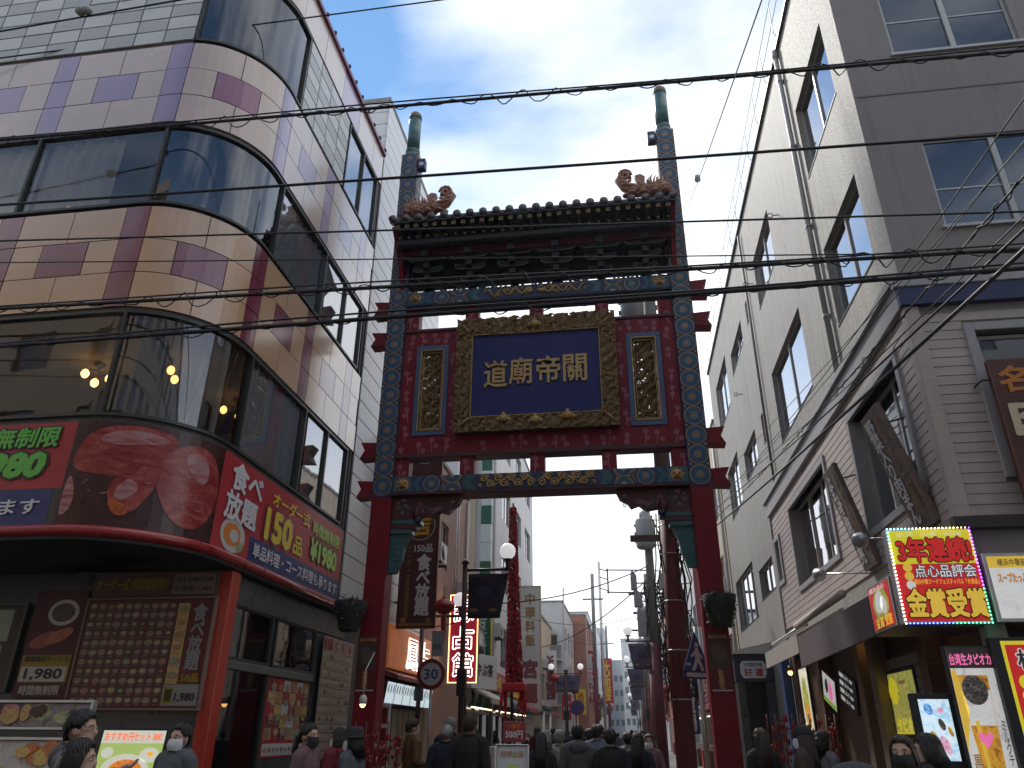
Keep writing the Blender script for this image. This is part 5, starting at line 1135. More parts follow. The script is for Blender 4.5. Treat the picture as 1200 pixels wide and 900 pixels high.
# ridge beasts at both ends
def beast(sx):
    a = MB(); X = lambda x: sx * x
    a.tube([(X(2.86), RY - .3, 12.30), (X(2.62), RY - .3, 12.36), (X(2.30), RY - .3, 12.40), (X(2.02), RY - .3, 12.52), (X(1.90), RY - .3, 12.72), (X(1.98), RY - .3, 12.86), (X(2.12), RY - .3, 12.84), (X(2.14), RY - .3, 12.74)], [.15, .17, .14, .12, .11, .09, .07, .04], terracotta, 10)
    a.ball((X(2.78), RY - .3, 12.42), .19, terracotta, 12, (1.3, .8, .85)); a.prism([(X(2.95), 12.5), (X(2.7), 12.55), (X(2.5), 12.42), (X(2.8), 12.36)], RY - .4, RY - .2, terracotta, 'xz')
    a.prism([(X(2.44), 12.4), (X(2.46), 12.72), (X(2.36), 12.80), (X(2.24), 12.76), (X(2.28), 12.66), (X(2.26), 12.4)], RY - .38, RY - .22, terracotta, 'xz')
    for k in range(7):
        x = 2.95 - k * .07; a.tube([(X(x), RY - .3, 12.5), (X(x - .02), RY - .3, 12.66 + .05 * (k % 2)), (X(x + .03), RY - .3, 12.74 + .05 * (k % 3))], [.035, .025, .006], terracotta, 6)
    for k in range(9): a.ball((X(3.0 - k * .12), RY - .36 - .1 * (k % 2), 12.24), .085, terracotta, 8, (1.2, 1, .6))
    for k in range(26):
        f_ = k / 25; x = 2.80 - .86 * f_; z = 12.42 + .03 * math.sin(k) + (.0 if f_ < .7 else (f_ - .7) * .55); a.ball((X(x), RY - .44, z - .03 + .05 * (k % 3)), .045, terracotta, 7, (1.2, .5, .9))
    for k in range(5): scroll(a, X(2.9 - k * .16), 12.34, .06, 1.5, sx, RY - .47, terracotta, .016)
    scroll(a, X(2.02), 12.78, .16, 1.7, sx, RY - .40, terracotta, .035)
    a.build('ridge_beast', roof, fix=True)
beast(-1); beast(1)
# plant baskets and small posters on the posts
leaf_m = mat('basket_leaf', (0.035, 0.05, 0.022), 0.6, var=0.5, vscale=20); leaf_m2 = mat('pale_leaf', (0.10, 0.13, 0.07), 0.6, var=0.4, vscale=20)
def basket(x, y, z, label):
    t_ = thing('plant_basket', label, 'planter', (x, y, z), group='plant baskets on the gate posts'); a = MB(); a.lathe([(.15, 0), (.16, .02), (.24, .3), (.29, .5), (.27, .5), (.2, .3)], (0, 0, 0), mat('basket_dark', (.02, .022, .02), .8, var=.3), 16); a.build('pot', t_)
    a = MB(); rr = random.Random(int(x * 10))
    for k in range(520):
        t = rr.uniform(0, 6.283); h = rr.uniform(.02, .58); r0 = (.15 + .28 * h) * rr.uniform(.86, 1.1) if h < .5 else rr.uniform(0, .3)
        p = Vector((r0 * math.cos(t), r0 * math.sin(t), h)); d = Vector((rr.uniform(-1, 1), rr.uniform(-1, 1), rr.uniform(-1, .6))).normalized() * rr.uniform(.03, .07); e = d.cross(Vector((rr.uniform(-1, 1), rr.uniform(-1, 1), 1))).normalized() * rr.uniform(.012, .025)
        a.add([p, p + d * .5 + e, p + d, p + d * .5 - e], [(0, 1, 2, 3)], leaf_m if rr.random() < .75 else leaf_m2)
    a.build('leaves', t_)['kind'] = 'stuff'
    a = MB(); s_ = 1 if x > -1 else -1; a.box((-.05, .1, .1), (.05, .34, .2), lacq); a.tube([(0, .2, .5), (0, .3, .62)], .02, lacq, 6); a.build('bracket', t_)
basket(-4.78, 13.05, 3.18, 'dark hanging plant basket on the left gate post'); basket(1.55, 13.05, 3.18, 'dark hanging plant basket on the right gate post')
def post_poster(x, label):
    b = Board(frame((x, 13.385, 2.22), (1, 0, 0))); b.slab(0, 0, .36, .92, dim_red, .012, .002).rect(.02, .36, .34, .78, mat('poster_shade', (.06, .04, .035), .6, var=.5, vscale=12), 1); b.ell(.18, .58, .12, .16, mat('poster_bronze', (.12, .08, .05), .6, var=.5, vscale=20), 2, rot=.4); b.text('横浜中華街', .18, .85, .30, .06, dish_gold, 2, .01); b.text('新春燈花', .18, .19, .09, .30, dish_gold, 2, .015, True); b.rect(.02, .01, .34, .03, dish_white, 1)
    b.done(thing('post_poster', label, 'poster', group='festival posters on the gate posts'))
post_poster(-4.70, 'red festival poster pasted on the left gate post'); post_poster(1.32, 'red festival poster pasted on the right gate post')
# ================================================================== street beyond the gate
def block(name, label, x0, x1, y0, y1, h, wall, side=None, win=(), fwin=(), glassm=None, roofm=None, floors=None, bal=False, cat='building', frame_m=None):
    """a house along the street: side face on x (side = +1: faces right, -1: faces left), front face on y0 towards the camera.
    win / fwin: window openings (u0, z0, u1, z1) on the street face / the front face"""
    t_ = thing(name, label, cat); glassm = glassm or glass_dark; fm_ = frame_m or sash; a = MB()
    xs = x1 if side > 0 else x0; s_ = side
    wall_grid(a, y0, y1, 0, h, list(win), (lambda u, v, d: (xs - s_ * d, u, v)), wall, .15)
    wall_grid(a, x0, x1, 0, h, list(fwin), (lambda u, v, d: (u, y0 + d, v)), wall, .15)
    xo = x0 if side > 0 else x1
    a.add([(xo, y0, 0), (xo, y1, 0), (xo, y1, h), (xo, y0, h)], [(0, 1, 2, 3)], wall); a.add([(x0, y1, 0), (x1, y1, 0), (x1, y1, h), (x0, y1, h)], [(0, 1, 2, 3)], wall)
    a.build('wall', t_)
    r_ = MB(); r_.box((x0 - .05, y0 - .06, h), (x1 + .06, y1 + .05, h + .12), roofm or kerbstone); r_.build('roof', t_)
    inn_ = MB(); inn_.box((x0 + .6, y0 + .6, .2), (x1 - .6, y1 - .4, h - .1), dark_room); inn_.build('interior', t_)
    def W(pts, P):
        u0, z0, u1, z1 = pts; w_ = MB(); t = .05; m2 = (u0 + u1) / 2
        def bx(a_, b_, c_, d_): p, q_ = P(a_, b_, .08), P(c_, d_, .14); w_.box(p, q_, fm_)
        bx(u0, z0, u1, z0 + t); bx(u0, z1 - t, u1, z1); bx(u0, z0 + t, u0 + t, z1 - t); bx(u1 - t, z0 + t, u1, z1 - t)
        if u1 - u0 > .9: bx(m2 - t / 2, z0 + t, m2 + t / 2, z1 - t)
        o_ = w_.build('window', t_); p_ = MB(); p_.box(P(u0 + t, z0 + t, .11), P(u1 - t, z1 - t, .118), glassm); p_.build('pane', o_)
    for q_ in win: W(q_, lambda u, v, d: (xs - s_ * d, u, v))
    for q_ in fwin: W(q_, lambda u, v, d: (u, y0 + d, v))
    return t_
far_glass = mat('far_glass', (.16, .19, .22), .25)
def grid_w(u0, u1, n, z0, dz, k, w, hh):
    return [(u0 + (u1 - u0) * (i + .5) / n - w / 2, z0 + j * dz, u0 + (u1 - u0) * (i + .5) / n + w / 2, z0 + j * dz + hh) for i in range(n) for j in range(k)]
clad = mat('white_cladding', (0.68, 0.69, 0.70), 0.35, var=0.06, vscale=.6, coat=.15)
brownw = weathered(mat('brown_wall', (0.36, 0.20, 0.145), 0.7, var=.12, vscale=.8, bump=.1), (.1, .06, .05), .3)
greyw = weathered(mat('grey_wall', (0.60, 0.60, 0.60), 0.7, var=.08, vscale=.6), (.2, .19, .18), .3)
beigew = weathered(mat('beige_wall', (0.56, 0.45, 0.32), 0.7, var=.08, vscale=.6), (.2, .16, .12), .3)
whitew = weathered(mat('white_wall', (0.70, 0.71, 0.72), 0.7, var=.06, vscale=.5), (.25, .25, .25), .25)
brickw = mat('brick_red_wall', (0.38, 0.18, 0.12), .8, var=.15, vscale=2)
hazew = mat('haze_grey_wall', (0.50, 0.55, 0.60), .7, var=.08)  # bluish tint stands in for haze on the farthest walls
greenp = mat('green_sign', (.01, .10, .06), .5); fabric_red = mat('red_fabric', (.46, .012, .03), .7, var=.3, vscale=6)
lantern_red = mat('lantern_red', (.30, .010, .013), .5, var=.2)
# clad building next to the restaurant
cl = block('clad_building', 'pale building clad in long white panels behind the left gate post', -14, -5.54, 14.4, 20.7, 17.0, joint, 1)
for j in range(32):
    z = 3.6 + j * .42; a = MB(); a.box((-5.535, 14.37, z), (-5.5, 20.68, z + .405), clad, .006); a.build('cladding_board', cl)
for j in range(5):
    for i in range(3): a = MB(); a.box((-5.54 - .7 * i - .69, 14.36, 14.95 + j * .42), (-5.54 - .7 * i, 14.395, 14.95 + j * .42 + .405), clad, .006); a.build('cladding_board', cl)
a = MB(); a.box((-6.2, 14.6, 0), (-5.56, 20.6, 3.5), tilegrey); a.build('shopfront', cl)
br = block('brown_building', 'brown rendered building with a wall ladder beyond the hanging banner', -14, -5.5, 20.9, 26.3, 9.35, brownw, 1, [(22.4, 6.2, 23.4, 7.6)])
a = MB()
for x in (0, .36): a.tube([(-5.36, 23.9 + x, 4.2), (-5.36, 23.9 + x, 10.2)], .02, alu, 6)
for k in range(20): a.tube([(-5.36, 23.9, 4.4 + k * .3), (-5.36, 24.26, 4.4 + k * .3)], .014, alu, 5)
a.build('ladder', br)
lowshop = block('low_shop_house', 'low shop house with a white round topped sign between brown and grey buildings', -14, -5.5, 26.5, 31.2, 5.2, whitew, 1, [(27.2, 3.3, 30.2, 4.6)])
gy = block('grey_building', 'tall grey building with a beige strip and side windows beyond the brown one', -15, -5.5, 31.4, 46.5, 16.5, greyw, 1, grid_w(33.5, 46, 3, 4.2, 3.3, 4, 2.6, 1.7), [(-7.9, 10.4, -7.2, 11.4)])
a = MB(); a.box((-6.6, 31.34, 0), (-6.2, 31.398, 16.4), beigew); a.build('beige_strip', gy)
a = MB()
for z in (3.8, 7.1, 10.4, 13.7): a.box((-9.6, 31.385, z), (-6.62, 31.398, z + .03), joint)
a.build('panel_joint', gy)
t_ = thing('green_white_sign_tower', 'tall narrow sign tower banded in green and white beside the grey building', 'sign')
for k in range(13):
    a = MB(); a.box((-5.9, 31.0, 2.5 + k * .8), (-5.45, 31.3, 2.5 + k * .8 + .78), (greenp if k % 3 == 0 else mat('mint_sign', (.55, .60, .58), .5)), .01); a.build('sign_band', t_)
apt = block('balcony_apartment', 'grey apartment house with balconies in the middle distance on the left', -14, -4.4, 55.0, 66, 10.1, greyw, 1, grid_w(56, 65, 3, 1.2, 2.9, 3, 1.6, 1.6), grid_w(-9, -4.6, 3, 3.3, 2.9, 2, 1.1, 1.7))
for z in (3.2, 6.1):
    a = MB(); a.box((-9.2, 54.0, z), (-4.45, 55.0, z + .12), greyw); a.box((-9.2, 54.0, z + .12), (-4.45, 54.06, z + 1.0), mat('balcony_rail', (.25, .26, .28), .5)); a.build('balcony', apt)
bk2 = block('brick_red_building', 'brick red narrow building next to the balcony apartment', -12, -3.4, 66.2, 82, 10.7, brickw, 1, grid_w(67, 81, 3, 3.4, 2.9, 3, 1.6, 1.5), ())
for k, (y0, y1, h, w_, lab) in enumerate(((47.5, 54.8, 8.2, beigew, 'beige eatery house behind the tall white vertical sign'), (82.5, 98, 13.0, whitew, 'white block beyond the brick red building on the left'), (98.5, 122, 15.5, hazew, 'far block tinted cool grey for haze on the left side of the street'), (122.5, 150, 17.0, whitew, 'farthest white block on the left before the street bends'))):
    block('street_building', lab, -14, -5.2 + .5 * (k > 1), y0, y1, h, w_, 1, grid_w(y0 + .5, y1 - .5, 3, 3.4, 3.0, max(1, int((h - 3.4) / 3)), 1.7, 1.5), grid_w(-10, -5.5, 2, 3.4, 3.0, max(1, int((h - 3.4) / 3)), 1.2, 1.5))
for k, (y0, y1, h, w_, lab) in enumerate(((29.3, 41, 13.2, beigew, 'beige building just beyond the stucco one on the right'), (41.3, 56, 11.5, greyw, 'grey building behind the red poles on the right'), (56.5, 78, 12.5, brickw, 'brick building far along the right side'), (78.5, 104, 14.0, whitew, 'white building far along the right side'), (104.5, 150, 16.0, hazew, 'farthest building on the right side, tinted cool grey for haze'))):
    block('street_building', lab, 4.0 - .15 * k, 14, y0, y1, h, w_, -1, grid_w(y0 + .5, y1 - .5, 3, 3.6, 3.0, max(1, int((h - 3.6) / 3)), 1.8, 1.5), grid_w(4.5, 12, 2, 3.6, 3.0, 2, 1.2, 1.5))
far1 = block('far_tower', 'apartment tower tinted pale blue for haze, closing the street in the distance', -9.5, -4.6, 165, 178, 21.5, hazew, 1, (), grid_w(-9.3, -4.8, 4, 3, 2.9, 6, .8, 1.4), glassm=far_glass)
far2 = block('far_tower', 'flat roofed far block at the centre end of the street', -8, -.8, 175, 190, 16.0, hazew, 1, (), grid_w(-7.8, -1, 6, 3, 2.9, 4, .8, 1.3), glassm=far_glass)
far3 = block('far_tower', 'tall grey tower at the street end right of centre', -1.1, 5.5, 158, 172, 18.6, greyw, -1, (), grid_w(-.9, 5.3, 6, 3, 2.8, 5, .7, 1.2), glassm=far_glass)
far4 = block('far_tower', 'low pale block filling the end of the street', -4.5, 3.5, 192, 200, 12.5, whitew, 1, (), grid_w(-4.3, 3.3, 6, 2.5, 2.8, 3, .8, 1.3), glassm=far_glass)
tl_ = MB(); tl_.tube([(-2.3, 75, 0), (-2.3, 75, 17.0)], .14, greyw, 8); tag(tl_.build('far_pole'), 'thin grey mast standing up against the sky in the distance', 'pole')

# buildings across the crossing, behind the viewer
def opposite(label, x0, x1, y1, h, wall, nw):
    t_ = thing('opposite_building', label, 'building'); a = MB(); ws = grid_w(x0, x1, nw, 4.0, 3.3, int((h - 5) / 3.3) + 1, 1.7, 1.6)
    wall_grid(a, x0, x1, 0, h, ws, lambda u, v, d: (u, y1 - d, v), wall, .2)
    a.add([(x0, y1, 0), (x0, y1 - 12, 0), (x0, y1 - 12, h), (x0, y1, h)], [(0, 1, 2, 3)], wall); a.add([(x1, y1, 0), (x1, y1 - 12, 0), (x1, y1 - 12, h), (x1, y1, h)], [(0, 1, 2, 3)], wall); a.add([(x0, y1 - 12, 0), (x1, y1 - 12, 0), (x1, y1 - 12, h), (x0, y1 - 12, h)], [(0, 1, 2, 3)], wall); a.build('wall', t_)
    a = MB(); a.box((x0 - .1, y1 - 12, h), (x1 + .1, y1 + .25, h + .5), wall); a.build('roof', t_)
    for (u0, z0, u1, z1) in ws:
        a = MB(); a.box((u0, y1 - .2, z0), (u1, y1 - .15, z1), dark_room); o_ = a.build('window', t_); p_ = MB(); p_.box((u0, y1 - .13, z0), (u1, y1 - .125, z1), glass_dark); p_.build('pane', o_)
sunbeige = mat('warm_beige_render', (.38, .31, .235), .8, var=.1, vscale=.5)
opposite('cream office block across the crossing, mirrored in the restaurant windows', -34, -9.0, -6.5, 19.5, sunbeige, 7)
opposite('warm beige block across the crossing facing the gate', -8.6, 7.0, -7.0, 17.0, mat('tan_render', (.28, .25, .22), .8, var=.1), 5)
opposite('grey block across the crossing opposite the stucco building', 7.4, 32, -6.5, 18.0, mat('slate_render', (.29, .30, .32), .8, var=.1), 7)

# ---- wall clutter: air conditioners, pipes, small projecting signs
def air_unit(x, y, z, side, label):
    t_ = thing('air_conditioner', label, 'air conditioner', (x, y, z), group='air conditioners on the street walls'); a = MB(); a.box((0, -.4, 0), (side * .32, .4, .58), trf_, .02); a.build('casing', t_); a = MB(); a.lathe([(.22, .325 * side), (.22, .335 * side)], (0, -.08, .29), alu_dark, 14, 'x'); a.build('fan_grille', t_); a = MB(); a.box((0, -.35, -.06), (side * .34, -.3, 0), alu_dark); a.box((0, .3, -.06), (side * .34, .35, 0), alu_dark); a.build('bracket', t_)
trf_ = mat('unit_grey', (.50, .50, .48), .5, var=.08)
for k, (x, y, z, s_, lb) in enumerate(((-5.5, 21.6, 6.1, 1, 'air conditioner on the brown wall near the banner'), (-5.5, 25.3, 5.6, 1, 'air conditioner on the brown wall beside the ladder'), (-5.5, 32.6, 5.2, 1, 'air conditioner low on the grey building'), (-5.5, 37.5, 8.5, 1, 'air conditioner high on the grey building'), (-5.2, 49, 5.2, 1, 'air conditioner on the beige eatery house'), (-4.4, 58, 5.4, 1, 'air conditioner on the apartment side'), (-3.4, 70, 5.5, 1, 'air conditioner on the brick red wall'), (4.0, 31, 6.6, -1, 'air conditioner on the beige building at right'), (4.0, 37, 5.4, -1, 'lower air conditioner on the beige building at right'), (3.85, 44, 6.8, -1, 'air conditioner on the grey right building'))): air_unit(x, y, z, s_, lb)
for k, (x, y, h) in enumerate(((-5.44, 26.1, 9.2), (-5.44, 31.9, 16.0), (-4.34, 55.4, 11.2), (-3.34, 66.6, 11.0), (3.94, 29.7, 13.0), (3.8, 41.6, 11.2))):
    a = MB(); a.tube([(x, y, .2), (x, y, h)], .055, trf_, 8); tag(a.build('rain_pipe'), ['rain pipe at the far edge of the brown wall', 'rain pipe at the near corner of the grey building', 'rain pipe on the apartment corner', 'rain pipe on the brick red building', 'rain pipe on the beige building at right', 'rain pipe on the grey right building'][k], 'pipe')
r9 = random.Random(31)
small = [red_print, white_print, yellow_print, navy_print, maroon, orange_print, green_print]
for k in range(14):
    left = k % 2 == 0; y = 52 + k * 6.4; x = (-3.3 if y > 66 else -4.3) if left else 2.6 - .3 * r9.random(); z = r9.uniform(2.3, 6.5); c_ = small[k % 7]
    b = Board(frame((x, y, z), (1, 0, 0))); w_, h_ = r9.uniform(.55, .95), r9.uniform(.9, 2.4); b.slab(0, 0, w_, h_, c_, .12); b.text(r9.choice(('中華', '酒家', '飯店', '茶', '点心', '占')), w_ / 2, h_ / 2, w_ * .6, h_ * .7, red_print if c_ in (white_print, yellow_print) else white_print, 2, .02, True)
    b.done(thing('distant_sign', 'tiny %s shop sign in the far row on the %s side' % (['red', 'white', 'yellow', 'navy', 'maroon', 'orange', 'green'][k % 7], 'left' if left else 'right'), 'sign', group='tiny far shop signs'))
# ---- shop fronts at street level
def shop_front(side, y0, y1, body, board, tm, awn, label, zt=3.1):
    t_ = thing('small_shop', label, 'shop'); X = -5.5 if side > 0 else 3.95; o = side; a = MB(); a.box((X, y0, zt), (X + o * .16, y1, zt + .75), board, .01); a.build('sign_board', t_)
    b = Board(frame((X + o * .165, y0 if o > 0 else y1, zt), (0, o, 0))); b.text(body, (y1 - y0) / 2, .38, (y1 - y0) * .7, .45, tm, 1, .03); b.lt.build('lettering', t_, mw=b.mw)
    a = MB(); a.prism([(X + o * .02, zt - .02), (X + o * .95, zt - .45), (X + o * .95, zt - .62), (X + o * .90, zt - .62), (X + o * .90, zt - .5), (X + o * .02, zt - .1)], y0 + .1, y1 - .1, awn, 'xz'); a.build('awning', t_, fix=True)
    a = MB(); n = max(2, int((y1 - y0) / 1.3))
    for k in range(n + 1): y = y0 + (y1 - y0) * k / n; a.box((X + o * .01, y - .05, .12), (X + o * .10, y + .05, zt - .05), alu_dark)
    a.box((X + o * .01, y0, 2.2), (X + o * .10, y1, 2.28), alu_dark); a.build('door_frame', t_); a = MB(); a.box((X + o * .03, y0, .15), (X + o * .04, y1, zt - .1), glass_dark); a.build('pane', t_)
    a = MB(); a.box((X + o * .2, y0 + .3, zt - .75), (X + o * .26, y1 - .3, zt - .70), mat('shop_tube', (1, .86, .62), .4, emit=1.6)); a.build('light_strip', t_)
    for k in range(3): a = MB(); y = y0 + (y1 - y0) * (.2 + .3 * k); a.box((X + o * .2, y, .14), (X + o * .7, y + .7, .95 + .2 * (k % 2)), [wood, white, red_print][k % 3], .02); a.build('display_table', t_)
awA, awB, awC = mat('awning_red', (.28, .03, .03), .7, var=.2), mat('awning_green', (.03, .12, .08), .7, var=.2), mat('awning_cream', (.42, .38, .30), .7, var=.15)
for k, q_ in enumerate(((1, 26.6, 31.1, '中国茶専門', white_print, black, awC, 'tea shop front with white board in the low shop house'), (1, 31.7, 36.6, '点心舗', red_print, yellow_print, awB, 'dim sum shop front with red board under the grey building'), (1, 36.8, 41.6, '小籠包', yellow_print, red_print, awA, 'soup dumpling front with yellow board past the garland'), (1, 47.6, 54.6, '菜館', maroon, yellow_print, awA, 'maroon restaurant front behind the tower sign'), (1, 55.3, 65.6, '占い館', white_print, maroon, awC, 'white fortune shop front below the apartment balconies'), (1, 66.5, 81, '中華菓子', red_print, white_print, awA, 'red pastry shop front under the brick red building'), (-1, 29.6, 35, '甘栗', red_print, yellow_print, awA, 'chestnut shop front with red board on the right'), (-1, 35.3, 41, '大飯店', maroon, yellow_print, awB, 'maroon hotel front on the right behind the poles'), (-1, 41.6, 48.4, '雑貨市場', yellow_print, red_print, awC, 'yellow bazaar front on the right'), (-1, 48.7, 55.5, '海鮮', navy_print, white_print, awB, 'navy seafood front on the right'), (-1, 57, 70, '北京菜', red_print, white_print, awA, 'far red cooking shop front on the right'))): shop_front(*q_)
# ---- signs along the left side
t_ = thing('hanging_banner_sign', 'dark red vertical banner with white all-you-can-eat characters behind the left gate post', 'sign')
dk = mat('banner_maroon', (.085, .014, .016), .5, var=.12)
b = Board(frame((-5.40, 18.0, 3.85), (1, 0, 0))); b.slab(0, 0, .90, 4.85, dk, .12, .01).rim(0, 0, .9, 4.85, mat('banner_rim', (.12, .03, .02), .5), .03)
for z, ch in ((4.45, '本'), (2.45, '店')): b.ell(.45, z, .37, .37, white_print, 1, 26); b.ell(.45, z, .355, .355, dk, 2, 26); b.text(ch, .45, z, .48, .48, mat('amber_print', (.60, .34, .02), .4), 4, .04)
b.text('150品', .55, 1.88, .46, .2, white_print, 3, .02); b.text('食べ放題', .58, 1.0, .34, 1.45, white_print, 3, .04, True); b.text('オーダー式時間無制限', .20, 1.08, .11, 1.75, mat('dull_amber', (.30, .16, .03), .5), 3, .01, True)
b.rect(.03, .04, .87, .10, mat('dull_amber', (0, 0, 0)), 1); b.ell(.14, .17, .07, .07, mat('dull_amber', (0, 0, 0)), 2); b.ell(.76, .17, .07, .07, mat('dull_amber', (0, 0, 0)), 2)
b.done(t_); a = MB(); a.tube([(-.12, 4.6, -.06), (.1, 4.6, -.06)], .03, alu, 6); a.tube([(-.12, .6, -.06), (.1, .6, -.06)], .03, alu, 6); a.build('bracket', t_)
neon_w = mat('neon_white', (1, .9, .85), .3, emit=3.2); neon_edge = mat('neon_edge', (1.0, .62, .25), .3, emit=2.6); neon_red = mat('neon_board', (.30, .012, .03), .4, emit=.45)
t_ = thing('neon_sign', 'vertical red neon sign with glowing white characters beyond the lamp post', 'sign')
b = Board(frame((-5.26, 23.0, 2.90), (1, 0, 0))); b.slab(0, 0, .88, 2.52, dk, .25).rect(.02, .02, .86, 2.5, neon_red, 1)
for u0, v0, u1, v1 in ((.0, 0, .88, .025), (0, 2.495, .88, 2.52), (0, .025, .025, 2.495), (.855, .025, .88, 2.495)): b.back.box((u0, v0, 0), (u1, v1, .03), neon_edge)
for z, ch in ((2.05, '縁'), (1.27, '占'), (.5, '館')): b.text(ch, .44, z, .58, .62, neon_w, 3, .055); b.text(ch, .44, z, .58, .62, neon_red, 5, .012)
b.done(t_)
t_ = thing('orange_shop_sign', 'orange glowing shop sign above the fortune teller, partly behind the speed limit sign', 'sign')
org = mat('orange_glow', (.42, .12, .03), .4, emit=.35, var=.3, vscale=1.5)
b = Board(frame((-5.42, 17.6, 2.95), (0, 1, 0))); b.slab(0, 0, 4.2, .95, org, .12)
b.text('鳳占', 2.6, .45, 2.2, .75, neon_w, 3, .03); b.text('鳳占', 2.6, .45, 2.2, .75, org, 5, .005); b.done(t_)
t_ = thing('white_light_box', 'row of bright white lit price panels below the orange sign', 'sign')
wl_ = mat('lit_panel_white', (.62, .74, .80), .4, emit=.75)
b = Board(frame((-5.35, 17.2, 2.15), (0, 1, 0), (.15, 0, 1))); b.slab(0, 0, 4.2, .5, alu_dark, .08)
for i in range(6):
    b.rect(.03 + i * .7, .03, .68 + i * .7, .47, wl_, 1)
    for j in range(3): b.text('運勢', .14 + i * .7 + j * .21, .33, .10, .17, black, 3, .02, True)
b.done(t_)
a = MB(); a.prism([(-5.5, 2.78), (-5.5, 2.90), (-5.05, 2.74), (-5.05, 2.66)], 17.2, 21.6, mat('red_white_awning', (.30, .06, .05), .6, var=.4, vscale=3), 'xz'); tag(a.build('small_awning', fix=True), 'thin red shop awning between orange sign and white price panels', 'awning')
for k in range(9):
    a = MB(); a.box((-5.49, 17.3 + k * .48, .1), (-5.44, 17.3 + k * .48 + .40, 2.1), mat('beige_drape', (.26, .21, .14), .8, var=.3, vscale=6, stretch=(1, 4, .3)), .02); a.build('shop_curtain', cl)
t_ = thing('palm_reading_sign', 'white upright sign with four red squares near the left gate post', 'sign')
b = Board(frame((-4.95, 15.3, .55), (1, 0, 0))); b.slab(0, 0, .34, 1.55, white_print, .06)
for k, ch in enumerate('相手運開'): b.rect(.04, .10 + k * .36, .30, .40 + k * .36, red_print, 1); b.text(ch, .17, .25 + k * .36, .20, .22, dk, 3, .02)
b.done(t_)
t_ = thing('green_tea_sign', 'green vertical shop sign with pale characters beside the neon sign', 'sign')
b = Board(frame((-6.0, 30.2, 3.2), (1, 0, 0))); b.slab(0, 0, .75, 3.2, greenp, .1).rim(0, 0, .75, 3.2, yellow_print, .06); b.text('漢方食材・茶', .37, 1.6, .45, 2.9, mat('pale_green_letters', (.45, .55, .40), .5), 3, .03, True); b.done(t_)
t_ = thing('white_shop_sign', 'white slanted shop sign box under the green tea sign', 'sign')
b = Board(frame((-5.2, 26.4, 2.95), (.35, .94, 0))); b.slab(0, 0, 1.7, 1.1, white_print, .2); b.text('やぶ茶', .85, .6, 1.1, .4, black, 3, .03); b.done(t_)
t_ = thing('restaurant_tower_sign', 'tall white vertical sign with gold and maroon characters of a Chinese restaurant', 'sign')
b = Board(frame((-5.44, 40.5, 2.65), (1, 0, 0))); b.slab(0, 0, 1.0, 6.0, mat('sign_offwhite', (.62, .60, .59), .5), .3).rim(0, 0, 1.0, 6.0, beigew, .08)
for k, ch in enumerate('飯料華中'): b.text(ch, .50, 3.3 + k * .70, .5, .55, mat('gold_letters', (.30, .19, .05), .5), 3, .04)
for k, ch in enumerate('麗宮'): b.text(ch, .50, .75 + k * 1.15, .7, .85, maroon, 3, .05)
b.done(t_)
t_ = thing('green_tile_porch', 'small green tiled Chinese porch roof below the tower sign', 'porch')
for k in range(12): a = MB(); a.tube([(-5.9, 42.5 + k * .35, 3.3), (-5.2, 42.5 + k * .35, 2.95), (-4.4, 42.5 + k * .35, 2.8)], .13, mat('green_tile', (.03, .10, .08), .4, var=.2), 6); a.build('tile_row', t_)
a = MB(); a.box((-5.9, 42.3, 2.5), (-4.5, 46.6, 2.75), mat('green_tile', (0, 0, 0))); a.tube([(-4.55, 42.6, 0), (-4.55, 42.6, 2.6)], .1, greyw, 8); a.tube([(-4.55, 46.2, 0), (-4.55, 46.2, 2.6)], .1, greyw, 8); a.build('porch_frame', t_)
b = Board(frame((-5.3, 50.5, 3.2), (1, 0, 0))); b.slab(0, 0, .8, 3.2, white_print, .2); b.text('飯東園', .4, 1.6, .5, 2.6, maroon, 3, .04, True); b.done(thing('small_tower_sign', 'smaller white vertical sign with dark red characters past the porch', 'sign'))
def vsign(name, label, x, y, z, w, h, m_, body, tm, bold=.03):
    b = Board(frame((x, y, z), (1, 0, 0))); b.slab(0, 0, w, h, m_, .12); b.text(body, w / 2, h / 2, w * .6, h * .88, tm, 3, bold, True); b.done(thing(name, label, 'sign'))
pinkp = mat('pink_print', (.50, .16, .20), .5)
vsign('pink_vertical_sign', 'pink vertical sign with yellow characters behind the right gate post', 2.2, 24.5, 4.6, .55, 2.3, pinkp, '中国料理', yellow_print)
vsign('red_vertical_sign', 'red vertical sign with yellow characters right of the second utility pole', 1.75, 30.0, 3.9, .55, 2.6, red_print, '飯店萬珍', yellow_print)
vsign('dish_vertical_sign', 'dull vertical picture sign hanging below the red vertical sign', 1.8, 29.5, 1.9, .6, 1.9, dish_brown, '点心', white_print)
vsign('blue_parking_sign', 'blue upright sign beside the red utility pole on the right', 1.35, 21.0, 1.6, .36, 1.25, mat('sign_blue', (.02, .04, .16), .5), '駐車場', white_print)
vsign('far_red_sign', 'red vertical sign far along the left pavement', -3.9, 70, 4.0, 1.1, 4.2, red_print, '萬来軒', white_print)
vsign('far_orange_sign', 'orange red vertical sign in the far left distance', -2.9, 88, 4.5, 1.2, 4.6, red_print, '大新楼', yellow_print)
